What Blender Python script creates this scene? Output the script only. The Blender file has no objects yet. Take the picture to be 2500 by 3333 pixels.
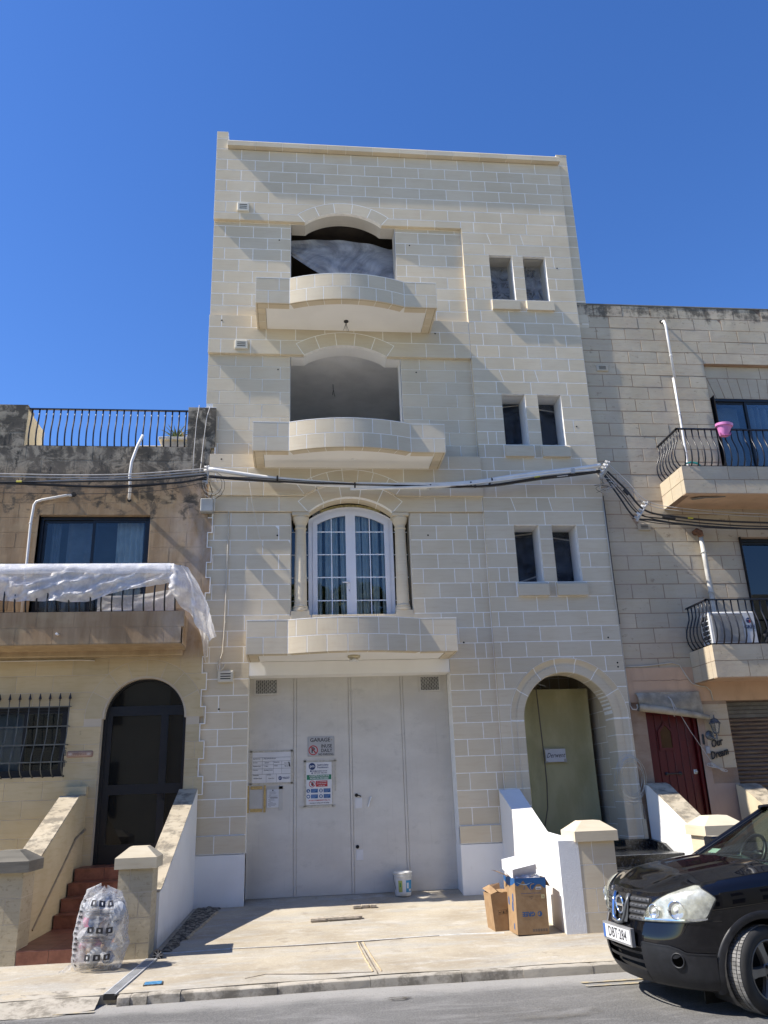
import bpy, math, random
from mathutils import Vector, Matrix, noise as mn
random.seed(7)
S = bpy.context.scene
COL = S.collection
# ---------------------------------------------------------------- camera, sky, sun, exposure
cam = bpy.data.objects.new('camera', bpy.data.cameras.new('camera')); COL.objects.link(cam)
S.camera = cam
CP, CR, CY = .3344, -.0359, .1148
fw = Vector((math.sin(CY)*math.cos(CP), math.cos(CY)*math.cos(CP), math.sin(CP)))
rt = Vector((math.cos(CY), -math.sin(CY), 0)); up = rt.cross(fw)
r2 = rt*math.cos(CR)+up*math.sin(CR); u2 = -rt*math.sin(CR)+up*math.cos(CR)
M = Matrix((r2, u2, -fw)).transposed().to_4x4(); M.translation = Vector((1.6593, -13.5316, 1.552))
cam.matrix_world = M
cam.data.sensor_fit = 'VERTICAL'; cam.data.sensor_height = 36.0
cam.data.lens = 36.0*2622.6/3333.0
cam.data.clip_start = .1; cam.data.clip_end = 4000
SUN = Vector((1.0, .108, -1.185)).normalized()
w = bpy.data.worlds.new('World'); S.world = w; w.use_nodes = True
wn = w.node_tree; bg = wn.nodes['Background']
sky = wn.nodes.new('ShaderNodeTexSky'); sky.sky_type = 'NISHITA'; sky.sun_disc = False
sky.sun_elevation = math.asin(-SUN.z); sky.sun_rotation = math.atan2(-SUN.x, -SUN.y)
sky.altitude = 300; sky.air_density = 1.0; sky.dust_density = .15; sky.ozone_density = 3.5
hs = wn.nodes.new('ShaderNodeHueSaturation'); hs.inputs['Saturation'].default_value = 1.24; hs.inputs['Hue'].default_value = .512
wn.links.new(sky.outputs[0], hs.inputs['Color']); wn.links.new(hs.outputs[0], bg.inputs[0]); bg.inputs[1].default_value = .13
sun = bpy.data.objects.new('sun', bpy.data.lights.new('sun', 'SUN')); COL.objects.link(sun)
sun.data.energy = 5.0; sun.data.angle = math.radians(.53); sun.data.color = (1, .94, .85)
sun.rotation_mode = 'QUATERNION'; sun.rotation_quaternion = SUN.to_track_quat('-Z', 'Y'); sun.location = (-20, -2, 30)
S.view_settings.view_transform = 'Standard'; S.view_settings.look = 'None'
S.view_settings.exposure = .72; S.view_settings.gamma = 1; S.view_settings.use_curve_mapping = False
S.render.engine = 'CYCLES'
# ---------------------------------------------------------------- helpers
def tag(o, label=None, cat=None, group=None, kind=None):
    if label: o['label'] = label
    if cat: o['category'] = cat
    if group: o['group'] = group
    if kind: o['kind'] = kind
    return o
def empty(name, loc=(0, 0, 0), rz=0, **k):
    o = bpy.data.objects.new(name, None); COL.objects.link(o); o.location = loc; o.rotation_euler = (0, 0, rz)
    o.empty_display_size = .1
    return tag(o, **k)
class MB:
    def __init__(s): s.v = []; s.f = []; s.m = []; s.r = []; s.cr = 0.
    def add(s, vs, fs, mi=0):
        n = len(s.v); s.v += [tuple(p) for p in vs]
        for f in fs: s.f.append([n+i for i in f]); s.m.append(mi); s.r.append(s.cr)
        return s
    def box(s, x0, x1, y0, y1, z0, z1, mi=0):
        return s.add([(x0,y0,z0),(x1,y0,z0),(x1,y1,z0),(x0,y1,z0),(x0,y0,z1),(x1,y0,z1),(x1,y1,z1),(x0,y1,z1)],
                     [(0,3,2,1),(4,5,6,7),(0,1,5,4),(1,2,6,5),(2,3,7,6),(3,0,4,7)], mi)
    def cbox(s, x0, x1, y0, y1, z0, z1, c=.01, mi=0):           # box with chamfered front and all long edges
        a = MB(); p = [(x0+c,z0),(x1-c,z0),(x1,z0+c),(x1,z1-c),(x1-c,z1),(x0+c,z1),(x0,z1-c),(x0,z0+c)]
        return s.prism(p, y0, y1, mi, c)
    def prism(s, poly, y0, y1, mi=0, ch=0.):                    # poly in x,z counter-clockwise seen from -y
        n = len(poly)
        if ch > 0:
            q = inset(poly, ch)
            vs = [(x, y0, z) for x, z in q]+[(x, y0+ch, z) for x, z in poly]+[(x, y1, z) for x, z in poly]
            fs = [list(range(n))]+[(i, i+n, (i+1) % n+n, (i+1) % n) for i in range(n)]+[(i+n, i+2*n, (i+1) % n+2*n, (i+1) % n+n) for i in range(n)]
            fs.append(list(range(3*n-1, 2*n-1, -1)))
        else:
            vs = [(x, y0, z) for x, z in poly]+[(x, y1, z) for x, z in poly]
            fs = [list(range(n))]+[(i, i+n, (i+1) % n+n, (i+1) % n) for i in range(n)]+[list(range(2*n-1, n-1, -1))]
        return s.add(vs, fs, mi)
    def hprism(s, poly, z0, z1, mi=0):                          # poly in x,y counter-clockwise from above
        n = len(poly)
        vs = [(x, y, z0) for x, y in poly]+[(x, y, z1) for x, y in poly]
        return s.add(vs, [list(range(n-1, -1, -1)), list(range(n, 2*n))]+[(i, (i+1) % n, (i+1) % n+n, i+n) for i in range(n)], mi)
    def tube(s, pts, r, n=6, mi=0, cap=True, closed=False):
        pts = [Vector(p) for p in pts]; m = len(pts); rings = []
        rr = r if isinstance(r, (list, tuple)) else [r]*m
        pu = None
        for i, p in enumerate(pts):
            a = pts[i-1] if (i > 0 or closed) else p; b = pts[(i+1) % m] if (i < m-1 or closed) else p
            t = (b-a).normalized()
            if pu is None: pu = t.orthogonal().normalized()
            pu = (pu-t*pu.dot(t)).normalized(); pv = t.cross(pu)
            rings.append([p+(pu*math.cos(k*2*math.pi/n)+pv*math.sin(k*2*math.pi/n))*rr[i] for k in range(n)])
        vs = [q for R in rings for q in R]; fs = []
        for i in range(m if closed else m-1):
            j = (i+1) % m
            for k in range(n): fs.append((i*n+k, i*n+(k+1) % n, j*n+(k+1) % n, j*n+k))
        if cap and not closed: fs += [list(range(n-1, -1, -1)), list(range((m-1)*n, m*n))]
        return s.add(vs, fs, mi)
    def lathe(s, prof, c, n=24, mi=0, axis='z', cap=True):      # prof: (r, h)
        vs = []; fs = []; m = len(prof)
        for r, h in prof:
            for k in range(n):
                a = 2*math.pi*k/n; u, v = r*math.cos(a), r*math.sin(a)
                if axis == 'z': vs.append((c[0]+u, c[1]+v, c[2]+h))
                elif axis == 'y': vs.append((c[0]+u, c[1]-h, c[2]+v))
                else: vs.append((c[0]+h, c[1]+u, c[2]+v))
        for i in range(m-1):
            for k in range(n): fs.append((i*n+k, i*n+(k+1) % n, (i+1)*n+(k+1) % n, (i+1)*n+k))
        if cap: fs += [list(range(n-1, -1, -1)), list(range((m-1)*n, m*n))]
        return s.add(vs, fs, mi)
    def grid(s, fn, nu, nv, mi=0, skip=None):
        vs = [fn(i/nu, j/nv) for j in range(nv+1) for i in range(nu+1)]
        fs = []
        for j in range(nv):
            for i in range(nu):
                f = (j*(nu+1)+i, j*(nu+1)+i+1, (j+1)*(nu+1)+i+1, (j+1)*(nu+1)+i)
                if skip and skip([vs[k] for k in f]): continue
                fs.append(f)
        return s.add(vs, fs, mi)
    def mesh(s, name, mats, smooth=False):
        me = bpy.data.meshes.new(name); me.from_pydata(s.v, [], s.f)
        for m in (mats if isinstance(mats, (list, tuple)) else [mats]): me.materials.append(m)
        me.polygons.foreach_set('material_index', s.m)
        if any(s.r):
            a = me.attributes.new('rnd', 'FLOAT', 'FACE'); a.data.foreach_set('value', s.r)
        if smooth: me.polygons.foreach_set('use_smooth', [True]*len(s.f))
        me.update(); return me
    def build(s, name, mats, parent=None, smooth=False, **k):
        o = bpy.data.objects.new(name, s.mesh(name, mats, smooth)); COL.objects.link(o)
        if parent: o.parent = parent
        if smooth == 'auto':
            pass
        return tag(o, **k)
def inset(poly, d):
    n = len(poly); out = []
    for i in range(n):
        a = Vector(poly[i-1]); b = Vector(poly[i]); c = Vector(poly[(i+1) % n])
        e1 = (b-a).normalized(); e2 = (c-b).normalized()
        n1 = Vector((-e1.y, e1.x)); n2 = Vector((-e2.y, e2.x)); m = n1+n2
        L = m.length_squared
        if L < 1e-6: out.append(tuple(b+n1*d)); continue
        m = m*(2*d/L) if L > .5 else m.normalized()*d
        out.append(tuple(b+m))
    return out
def auto_smooth(o, deg=35):
    me = o.data
    import bmesh
    bm = bmesh.new(); bm.from_mesh(me)
    bmesh.ops.recalc_face_normals(bm, faces=bm.faces)
    for f in bm.faces: f.smooth = True
    for e in bm.edges:
        if len(e.link_faces) == 2 and e.calc_face_angle(0) > math.radians(deg): e.smooth = False
    bm.to_mesh(me); bm.free()
    return o
# ---------------------------------------------------------------- materials
class MT:
    def __init__(s, name, col=(.5, .5, .5), rough=.8, metal=0., spec=.5):
        s.m = bpy.data.materials.new(name); s.m.use_nodes = True; s.t = s.m.node_tree
        s.b = s.t.nodes['Principled BSDF']; s.b.inputs['Base Color'].default_value = (*col, 1)
        s.b.inputs['Roughness'].default_value = rough; s.b.inputs['Metallic'].default_value = metal
        s.b.inputs['Specular IOR Level'].default_value = spec
        s._p = None
    def n(s, ty, **k):
        nd = s.t.nodes.new(ty)
        for a, v in k.items(): setattr(nd, a, v)
        return nd
    def L(s, a, b): s.t.links.new(a, b)
    @property
    def pos(s):
        if not s._p: s._p = s.n('ShaderNodeNewGeometry').outputs['Position']
        return s._p
    def xyz(s):
        nd = s.n('ShaderNodeSeparateXYZ'); s.L(s.pos, nd.inputs[0]); return nd.outputs
    def obj(s): return s.n('ShaderNodeTexCoord').outputs['Object']
    def noise(s, scale=(1, 1, 1), detail=4, rough=.55, src=None, off=0, dist=0):
        mp = s.n('ShaderNodeMapping'); s.L(src or s.pos, mp.inputs[0])
        if not isinstance(scale, tuple): scale = (scale,)*3
        mp.inputs['Scale'].default_value = scale; mp.inputs['Location'].default_value = (off, off*.7, off*1.3)
        nz = s.n('ShaderNodeTexNoise'); nz.inputs['Scale'].default_value = 1; nz.inputs['Detail'].default_value = detail
        nz.inputs['Roughness'].default_value = rough; nz.inputs['Distortion'].default_value = dist
        s.L(mp.outputs[0], nz.inputs['Vector']); return nz.outputs['Fac']
    def mr(s, v, a, b, c=0., d=1.):
        m = s.n('ShaderNodeMapRange'); s.L(v, m.inputs[0])
        for i, x in enumerate((a, b, c, d)): m.inputs[i+1].default_value = x
        m.interpolation_type = 'SMOOTHSTEP'
        return m.outputs[0]
    def op(s, o, a, b=None):
        m = s.n('ShaderNodeMath', operation=o)
        for i, x in enumerate((a, b)):
            if x is None: continue
            if isinstance(x, (int, float)): m.inputs[i].default_value = x
            else: s.L(x, m.inputs[i])
        return m.outputs[0]
    def mix(s, f, a, b, blend='MIX'):
        m = s.n('ShaderNodeMix', data_type='RGBA', blend_type=blend)
        for i, x in ((0, f), (6, a), (7, b)):
            if isinstance(x, (int, float)): m.inputs[i].default_value = x
            elif isinstance(x, tuple): m.inputs[i].default_value = (*x, 1)
            else: s.L(x, m.inputs[i])
        return m.outputs[2]
    def rnd(s):
        a = s.n('ShaderNodeAttribute', attribute_name='rnd').outputs['Fac']
        r = s.n('ShaderNodeObjectInfo').outputs['Random']
        return s.op('FRACT', s.op('ADD', a, r))
    def col(s, c):
        s.L(c, s.b.inputs['Base Color']) if not isinstance(c, tuple) else None
        return s
    def bump(s, h, strength=.3, dist=.01):
        b = s.n('ShaderNodeBump'); b.inputs['Strength'].default_value = strength; b.inputs['Distance'].default_value = dist
        s.L(h, b.inputs['Height']); s.L(b.outputs[0], s.b.inputs['Normal']); return s
    def rough(s, v): s.L(v, s.b.inputs['Roughness']); return s
def simple(name, col, rough=.7, metal=0., var=.12, bump=0., sc=6., spec=.5):
    m = MT(name, col, rough, metal, spec)
    n = m.noise(sc, 4)
    k = tuple(c*(1-var) for c in col); g = tuple(min(1, c*(1+var)) for c in col)
    m.col(m.mix(m.mr(n, .3, .7), k, g))
    if bump: m.bump(m.noise(sc*8, 3), bump, .004)
    return m.m
def stone_mat(name, a, b, hue, bump=.25, extra=None, rv=.16):
    m = MT(name, a, .93, spec=.25)
    c = m.mix(m.mr(m.noise((1.3, 1.3, 1.3), 3), .32, .68), a, b)
    c = m.mix(m.op('MULTIPLY', m.mr(m.noise((2.5, 3, 26), 4, .6, dist=.6), .45, .75), .5), c, hue)
    r = m.rnd()
    c = m.mix(1., c, m.mix(r, (1-rv,)*3, (1., 1.-rv*.15, 1-rv*.35)), 'MULTIPLY')
    c = m.mix(m.op('MULTIPLY', m.mr(m.noise(34, 5, .7), .55, .8), .22), c, tuple(x*.72 for x in a))
    if extra: c = extra(m, c)
    m.col(c)
    h = m.op('ADD', m.op('MULTIPLY', m.noise(5, 3), 1.2), m.op('MULTIPLY', m.noise(60, 4, .7), .25))
    m.bump(h, bump, .006)
    return m.m
STONE = stone_mat('new limestone', (.635, .55, .40), (.68, .60, .455), (.59, .48, .335), .3, rv=.13)
SOFFST = STONE
MORTAR = simple('white pointing mortar', (.84, .82, .77), .9, var=.06, bump=.3, sc=12)
def old_left(m, c):
    x, y, z = m.xyz()
    st = m.noise((5, 5, .7), 5, .65); bl = m.noise((1.1, 1.1, 1.6), 5, .6, off=3)
    up_ = m.mr(z, 3.55, 4.0)
    brown = m.mix(m.mr(st, .35, .7), (.29, .19, .105), (.42, .295, .175))
    c = m.mix(m.op('MULTIPLY', up_, m.mr(bl, .25, .5, .55, .96)), c, brown)
    c = m.mix(m.op('MULTIPLY', m.mr(x, -.9, .1), m.op('MULTIPLY', up_, m.mr(m.noise((3, 3, 1.4), 6, .7, off=9), .35, .65, 0, .55))), c, (.46, .40, .36))
    pt = m.noise((3.2, 3.2, 3.8), 7, .72, off=13, dist=.6)
    bm_ = m.op('ADD', m.mr(z, 5.3, 7.1, 0, .50), m.op('ADD', m.op('MULTIPLY', m.op('SUBTRACT', st, .5), .8), m.op('MULTIPLY', m.op('SUBTRACT', pt, .5), 1.7)))
    c = m.mix(m.mr(z, 6.7, 7.25, 0, .75), c, (.36, .325, .25))
    c = m.mix(m.op('MULTIPLY', m.mr(bm_, .30, .58), .9), c, m.mix(m.mr(bl, .35, .7), (.045, .042, .036), (.15, .125, .095)))
    c = m.mix(m.op('MULTIPLY', m.mr(m.noise((9, 9, 5), 5, .7, off=5), .55, .7), m.mr(z, 6.6, 7.0, 0, .9)), c, (.04, .038, .034))
    c = m.mix(m.op('MULTIPLY', m.mr(m.noise((30, 30, 12), 3, .6, off=1), .66, .72), m.op('MULTIPLY', m.mr(x, -.15, .05), m.mr(z, 4.0, 2.0, 0, .5))), c, (.33, .16, .09))
    return c
OLDL = stone_mat('weathered brown limestone', (.52, .43, .26), (.60, .51, .33), (.46, .36, .2), .6, old_left, .14)
OLDLM = stone_mat('old pale joint left', (.52, .46, .36), (.56, .50, .40), (.5, .42, .3), .5, lambda m, c: m.mix(.8, (.50, .43, .31), old_left(m, c)), .05)
def old_right(m, c):
    x, y, z = m.xyz()
    st = m.noise((6, 6, .8), 5, .65, off=2); bl = m.noise((1.5, 1.5, 2.2), 5, .6, off=7)
    c = m.mix(m.op('MULTIPLY', m.mr(bl, .4, .7), .5), c, (.44, .36, .28))
    c = m.mix(m.op('MULTIPLY', m.mr(m.noise((7, 7, 12), 5, .7, off=4), .60, .70), .6), c, (.27, .20, .14))
    c = m.mix(m.op('MULTIPLY', m.mr(m.noise((16, 16, 30), 5, .75, off=8), .64, .72), .6), c, (.20, .155, .11))
    tm = m.op('ADD', m.mr(z, 10.0, 10.85, 0, .55), m.op('ADD', m.op('MULTIPLY', m.op('SUBTRACT', st, .5), .9), m.op('MULTIPLY', m.op('SUBTRACT', m.noise((3, 3, 4), 6, .75, off=17), .5), 1.5)))
    return m.mix(m.op('MULTIPLY', m.mr(tm, .34, .66), .8), c, (.055, .05, .042))
OLDR = stone_mat('old cream limestone', (.52, .445, .32), (.59, .515, .385), (.52, .40, .27), .7, old_right, .14)
OLDRM = stone_mat('brown eroded joint', (.27, .175, .115), (.38, .28, .20), (.25, .16, .11), .8, old_right, .05)
def grime(m, c):
    x, y, z = m.xyz()
    return m.mix(m.op('MULTIPLY', m.mr(m.noise((4, 4, 4), 6, .7), .45, .62), .75), c, (.13, .115, .09))
COPE = stone_mat('weathered coping stone', (.43, .37, .27), (.50, .44, .33), (.36, .29, .2), .8, grime, .1)
DARKCOPE = stone_mat('lichen blackened coping stone', (.16, .15, .125), (.26, .24, .2), (.09, .085, .07), .9, None, .1)
PITTED = stone_mat('pitted limestone', (.45, .39, .27), (.52, .455, .33), (.38, .31, .2), 1., lambda m, c: m.mix(m.op('MULTIPLY', m.mr(m.noise((14, 14, 18), 4, .7), .56, .62), .4), c, (.22, .17, .1)), .1)
def plaster(name, col, var=.06, bump=.25, stain=0.):
    m = MT(name, col, .85, spec=.3)
    c = m.mix(m.mr(m.noise(1.4, 4), .35, .65), tuple(x*(1-var) for x in col), col)
    if stain: c = m.mix(m.op('MULTIPLY', m.mr(m.noise((5, 5, 1.2), 6, .7), .5, .75), stain), c, tuple(x*.45 for x in col))
    m.col(c); m.bump(m.op('ADD', m.noise(110, 3), m.op('MULTIPLY', m.noise(14, 4), .8)), bump, .004); return m.m
def dirty_white():
    m = MT('white painted render', (.8, .8, .79), .85, spec=.3)
    x, y, z = m.xyz()
    c = m.mix(m.mr(m.noise(1.1, 4), .35, .65), (.78, .765, .73), (.83, .82, .785))
    lo = m.op('ADD', m.mr(z, .22, -.16), m.op('MULTIPLY', m.noise((9, 9, 5), 6, .7), .5))
    c = m.mix(m.op('MULTIPLY', m.mr(lo, .55, 1.2), .55), c, (.42, .38, .31))
    c = m.mix(m.op('MULTIPLY', m.mr(m.noise((11, 11, 2), 5, .75, off=4), .62, .78), .3), c, (.55, .52, .46))
    m.col(c); m.bump(m.op('ADD', m.noise(110, 3), m.op('MULTIPLY', m.noise(14, 4), .8)), .4, .005); return m.m
WHITE = dirty_white()
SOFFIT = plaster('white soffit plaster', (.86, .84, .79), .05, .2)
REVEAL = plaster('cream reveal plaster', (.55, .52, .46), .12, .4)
ROOM = plaster('unlit room plaster', (.78, .77, .74), .15, .2)
ROUGHWH = plaster('rough white stucco', (.72, .73, .74), .06, 1.0)
PEACH = plaster('peach painted render', (.60, .41, .27), .12, .3, .25)
CREAMR = plaster('cream painted render', (.62, .53, .36), .1, .3, .3)
PINK = plaster('pinkish worn render', (.40, .30, .235), .15, .35, .3)
def concrete():
    m = MT('stained concrete paving', (.5, .45, .37), .92, spec=.25)
    x, y, z = m.xyz()
    c = m.mix(m.mr(m.noise(.8, 5), .35, .65), (.32, .27, .195), (.44, .385, .29))
    c = m.mix(m.op('MULTIPLY', m.mr(m.noise((.9, 3.4, 1), 6, .65, off=4, dist=.5), .42, .68), .7), c, (.36, .35, .32))
    c = m.mix(m.op('MULTIPLY', m.mr(m.noise((2.2, 5, 1), 6, .7, off=11, dist=.5), .50, .72), .6), c, (.52, .49, .43))
    c = m.mix(m.op('MULTIPLY', m.mr(m.noise((3, 3, 1), 6, .7, off=21), .56, .70), .5), c, (.22, .185, .14))
    c = m.mix(m.op('MULTIPLY', m.mr(m.noise((45, 45, 1), 3, .7), .5, .72), .5), c, (.26, .23, .18))
    c = m.mix(m.op('MULTIPLY', m.mr(m.noise((13, 17, 1), 6, .75, off=31), .5, .7), .35), c, (.55, .51, .43))
    m.col(c); m.bump(m.op('ADD', m.noise((8, 20, 8), 5, .7), m.op('MULTIPLY', m.noise(70, 4, .75), .6)), .55, .008); return m.m
CONC = concrete()
def dirtm():
    m = MT('dark broken cement edge', (.1, .09, .07), .95)
    c = m.mix(m.mr(m.noise(14, 6, .7), .42, .6), (.05, .045, .035), (.30, .27, .21))
    m.col(c); m.bump(m.noise(26, 5, .75), 1., .03); return m.m
DIRT = dirtm()
def asphalt():
    m = MT('dusty asphalt', (.2, .2, .19), .9, spec=.3)
    x, y, z = m.xyz()
    c = m.mix(m.mr(m.noise(.5, 4), .35, .65), (.115, .113, .108), (.155, .152, .145))
    c = m.mix(m.op('MULTIPLY', m.mr(m.noise((1.2, 3.2, 1), 6, .68, off=5, dist=.8), .46, .66), .8), c, (.235, .23, .22))
    c = m.mix(m.op('MULTIPLY', m.mr(m.op('ADD', y, m.op('MULTIPLY', m.noise((2.5, 2.5, 1), 5, .7), .45)), -4.75, -4.35), .75), c, (.40, .385, .355))
    sp = m.mr(m.noise(60, 4, .8), .42, .62)
    c = m.mix(m.op('MULTIPLY', sp, .35), c, (.33, .32, .30))
    c = m.mix(m.op('MULTIPLY', m.mr(m.noise(48, 4, .8, off=3), .56, .68), .6), c, (.07, .07, .068))
    m.col(c); m.bump(m.noise(50, 5, .85), 1., .012); return m.m
ASPH = asphalt()
KERB = stone_mat('worn grey kerb stone', (.40, .37, .31), (.47, .43, .36), (.36, .32, .26), .9, grime, .1)
TILE = MT('terracotta step tile', (.2, .06, .04), .45)
_c = TILE.mix(TILE.mr(TILE.noise(7, 5, .6), .35, .65), (.15, .05, .028), (.27, .105, .062))
TILE.col(TILE.mix(TILE.op('MULTIPLY', TILE.rnd(), .3), _c, (.26, .11, .075))); TILE.bump(TILE.noise(40, 3), .2, .004); TILE = TILE.m
GROUT = simple('pinkish tile grout', (.38, .27, .22), .9)
MARBLE = MT('black speckled marble', (.02, .02, .022), .25)
MARBLE.col(MARBLE.mix(MARBLE.mr(MARBLE.noise(24, 6, .75), .5, .72), (.012, .013, .015), (.13, .135, .135))); MARBLE = MARBLE.m
def metal_door():
    m = MT('pale grey painted steel', (.5, .5, .49), .55, spec=.4)
    c = m.mix(m.mr(m.noise((1.2, 1, 2.2), 6, .65), .35, .68), (.53, .505, .455), (.60, .575, .52))
    c = m.mix(m.op('MULTIPLY', m.mr(m.noise((3, 3, 5), 6, .75, off=6), .54, .72), .5), c, (.42, .40, .36))
    c = m.mix(m.op('MULTIPLY', m.mr(m.noise((24, 24, .9), 4, .7, off=2), .56, .75), .25), c, (.33, .315, .285))
    m.col(c); m.rough(m.mr(m.noise(6, 4), .3, .7, .42, .65)); m.bump(m.noise((2, 2, 3), 3), .12, .02); return m.m
STEEL = metal_door()
PVC = simple('white plastic frame', (.74, .74, .76), .35, var=.02)
BLACKM = simple('black painted iron', (.012, .012, .016), .32, var=.2)
BLACKF = simple('black aluminium frame', (.008, .009, .012), .4, var=.1)
GREYIRON = simple('grey green painted iron', (.10, .105, .095), .45, var=.25)
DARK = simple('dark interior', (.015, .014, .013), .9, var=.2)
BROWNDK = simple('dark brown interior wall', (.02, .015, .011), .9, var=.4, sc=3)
PIPE = simple('white plastic pipe', (.74, .72, .68), .45, var=.06)
PIPEC = simple('cream plastic conduit', (.52, .47, .38), .5, var=.08)
PIPEG = simple('weathered grey pipe', (.48, .46, .41), .6, var=.2)
CABLE = simple('black cable', (.02, .02, .022), .45)
CABLEG = simple('pale grey cable', (.48, .46, .43), .5)
GALV = simple('grey insulator bracket', (.45, .44, .42), .5, var=.25, sc=30)
LAMPM = simple('brushed brass fitting', (.55, .48, .32), .35, .6)
CARD = MT('brown corrugated cardboard', (.33, .21, .11), .85, spec=.2)
CARD.col(CARD.mix(CARD.mr(CARD.noise(9, 5, .6, src=CARD.obj()), .3, .7), (.30, .19, .10), (.37, .245, .135))); CARD.bump(CARD.noise((2, 160, 2), 2, src=CARD.obj()), .15, .002); CARD = CARD.m
CARDIN = simple('cardboard inside', (.22, .13, .07), .9)
BLUEINK = simple('blue print', (.015, .09, .25), .6)
BLACKINK = simple('black print', (.02, .02, .022), .6)
REDINK = simple('red print', (.42, .03, .035), .6)
GREENINK = simple('green print', (.02, .17, .09), .6)
NAVY = simple('navy print', (.012, .035, .12), .6)
PAPER = simple('white paper', (.62, .62, .62), .7, var=.04)
SIGNGR = simple('grey sign plate', (.40, .40, .395), .5, var=.04)
TAPE = simple('dried masking tape', (.46, .43, .36), .6, var=.15, sc=30)
TAPEY = simple('yellow masking tape', (.46, .33, .13), .6, var=.15, sc=30)
WHITEP = simple('white plastic', (.70, .70, .68), .4, var=.05)
WHITECARD = simple('white cardboard', (.80, .80, .80), .7, var=.03)
TERRA = simple('terracotta plaque', (.33, .21, .15), .7, var=.15)
TEAL = simple('teal plastic', (.02, .30, .27), .4)
PINKP = simple('pink plastic', (.58, .20, .45), .45, var=.05)
SANITARY = simple('grey plastic', (.33, .34, .33), .5)
BLUECOV = simple('blue cover plate', (.06, .21, .38), .45, var=.25, sc=25)
YELLOW = MT('worn yellow road paint', (.5, .36, .12), .85)
YELLOW.col(YELLOW.mix(YELLOW.mr(YELLOW.noise((9, 9, 9), 6, .75), .42, .66), (.29, .28, .255), (.46, .37, .21))); YELLOW = YELLOW.m
REDDOOR = simple('dark red painted wood', (.085, .0025, .004), .4, var=.1, bump=.1, sc=4)
SHUT = MT('rusty brown roller shutter', (.12, .075, .05), .6)
_x = SHUT.mix(SHUT.mr(SHUT.noise((3, 3, 60), 5, .7), .45, .65), (.16, .12, .09), (.075, .04, .028))
SHUT.col(SHUT.mix(SHUT.mr(SHUT.noise((14, 14, 90), 4, .8, off=2), .6, .7), _x, (.33, .22, .15))); SHUT = SHUT.m
CANVAS = simple('dirty grey canvas', (.34, .295, .22), .85, var=.3, bump=.3, sc=5)
LEAF = simple('agave leaf', (.10, .13, .045), .6, var=.5, sc=12)
LEAFDRY = simple('dry leaf', (.34, .26, .12), .8, var=.3, sc=12)
WOOD = simple('dusty timber', (.36, .31, .24), .9, var=.25, bump=.5, sc=14)
FUR = simple('grey furry dashboard cover', (.06, .085, .08), 1., var=.4, bump=1., sc=40)
RUBBER = simple('tyre rubber', (.018, .018, .018), .75, var=.3)
RUBBERW = simple('worn sunlit tread', (.16, .155, .145), .9, var=.35, sc=20)  # worn tread, its grey lightened to carry the sun on it
RIM = simple('dark silver alloy', (.17, .165, .16), .38, .7, var=.1)
BUMP = simple('dark textured bumper plastic', (.010, .0105, .013), .5, var=.25, bump=.2, sc=20)
CHROME = simple('chrome', (.75, .78, .82), .08, 1., var=.02)
GRILL = simple('grey grille plastic', (.055, .057, .062), .45, var=.1)
def paint():
    m = MT('black car paint', (.0025, .0025, .004), .5, spec=.05)
    m.b.inputs['Coat Weight'].default_value = 1.; m.b.inputs['Coat Roughness'].default_value = .03
    m.bump(m.noise(3, 2), .02, .02); return m.m
PAINT = paint()
def thin_glass(name, tint=(.9, .93, .95), dark=.0, rough=.0, ior=1.5):
    m = MT(name); t = m.t
    tr = m.n('ShaderNodeBsdfTransparent'); tr.inputs[0].default_value = (*tint, 1)
    gl = m.n('ShaderNodeBsdfGlossy'); gl.inputs['Roughness'].default_value = rough; gl.inputs[0].default_value = (1, 1, 1, 1)
    fr = m.n('ShaderNodeFresnel'); fr.inputs[0].default_value = ior
    fac = m.op('MINIMUM', m.op('ADD', m.op('MULTIPLY', fr.outputs[0], .95), dark), 1.)
    mx = m.n('ShaderNodeMixShader'); m.L(fac, mx.inputs[0]); m.L(tr.outputs[0], mx.inputs[1]); m.L(gl.outputs[0], mx.inputs[2])
    m.L(mx.outputs[0], t.nodes['Material Output'].inputs[0]); return m.m
GLASS = thin_glass('window glass', (.82, .87, .88), .0)
GLASSD = thin_glass('dark tinted glass', (.18, .2, .22), .03)
CARGLASS = thin_glass('windscreen glass', (.62, .74, .66), .05)
LENS = thin_glass('hazed headlight lens', (.86, .87, .8), .03, .12)
def film(name, col, alpha, rough=.35, sc=9, trans=.5, bmp=.5):
    m = MT(name); t = m.t
    tr = m.n('ShaderNodeBsdfTransparent')
    p = m.b; p.inputs['Base Color'].default_value = (*col, 1); p.inputs['Roughness'].default_value = rough
    tl = m.n('ShaderNodeBsdfTranslucent'); tl.inputs[0].default_value = (*col, 1)
    m.bump(m.op('ADD', m.noise(sc, 6, .65, dist=1.5), m.op('MULTIPLY', m.noise(sc*5, 4), .15)), bmp, .02)
    a = m.n('ShaderNodeMixShader'); a.inputs[0].default_value = trans; m.L(p.outputs[0], a.inputs[1]); m.L(tl.outputs[0], a.inputs[2])
    f = m.mr(m.noise(sc*.5, 5, .7, off=3, dist=2.), .3, .75, alpha[0], alpha[1])
    b = m.n('ShaderNodeMixShader'); m.L(f, b.inputs[0]); m.L(tr.outputs[0], b.inputs[1]); m.L(a.outputs[0], b.inputs[2])
    m.L(b.outputs[0], t.nodes['Material Output'].inputs[0]); return m.m
FILMW = film('white plastic sheeting', (.90, .90, .91), (.62, .93), .3, 7, .4, .6)
FILMB = film('clear builders film', (.62, .65, .72), (.25, .65), .3, 6, .3)
FILMB2 = film('draped clear film', (.60, .63, .70), (.35, .8), .35, 2.2, .3, .35)
FILMG = film('thin clear polythene', (.5, .56, .68), (.04, .20), .15, 5, .2)
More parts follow.
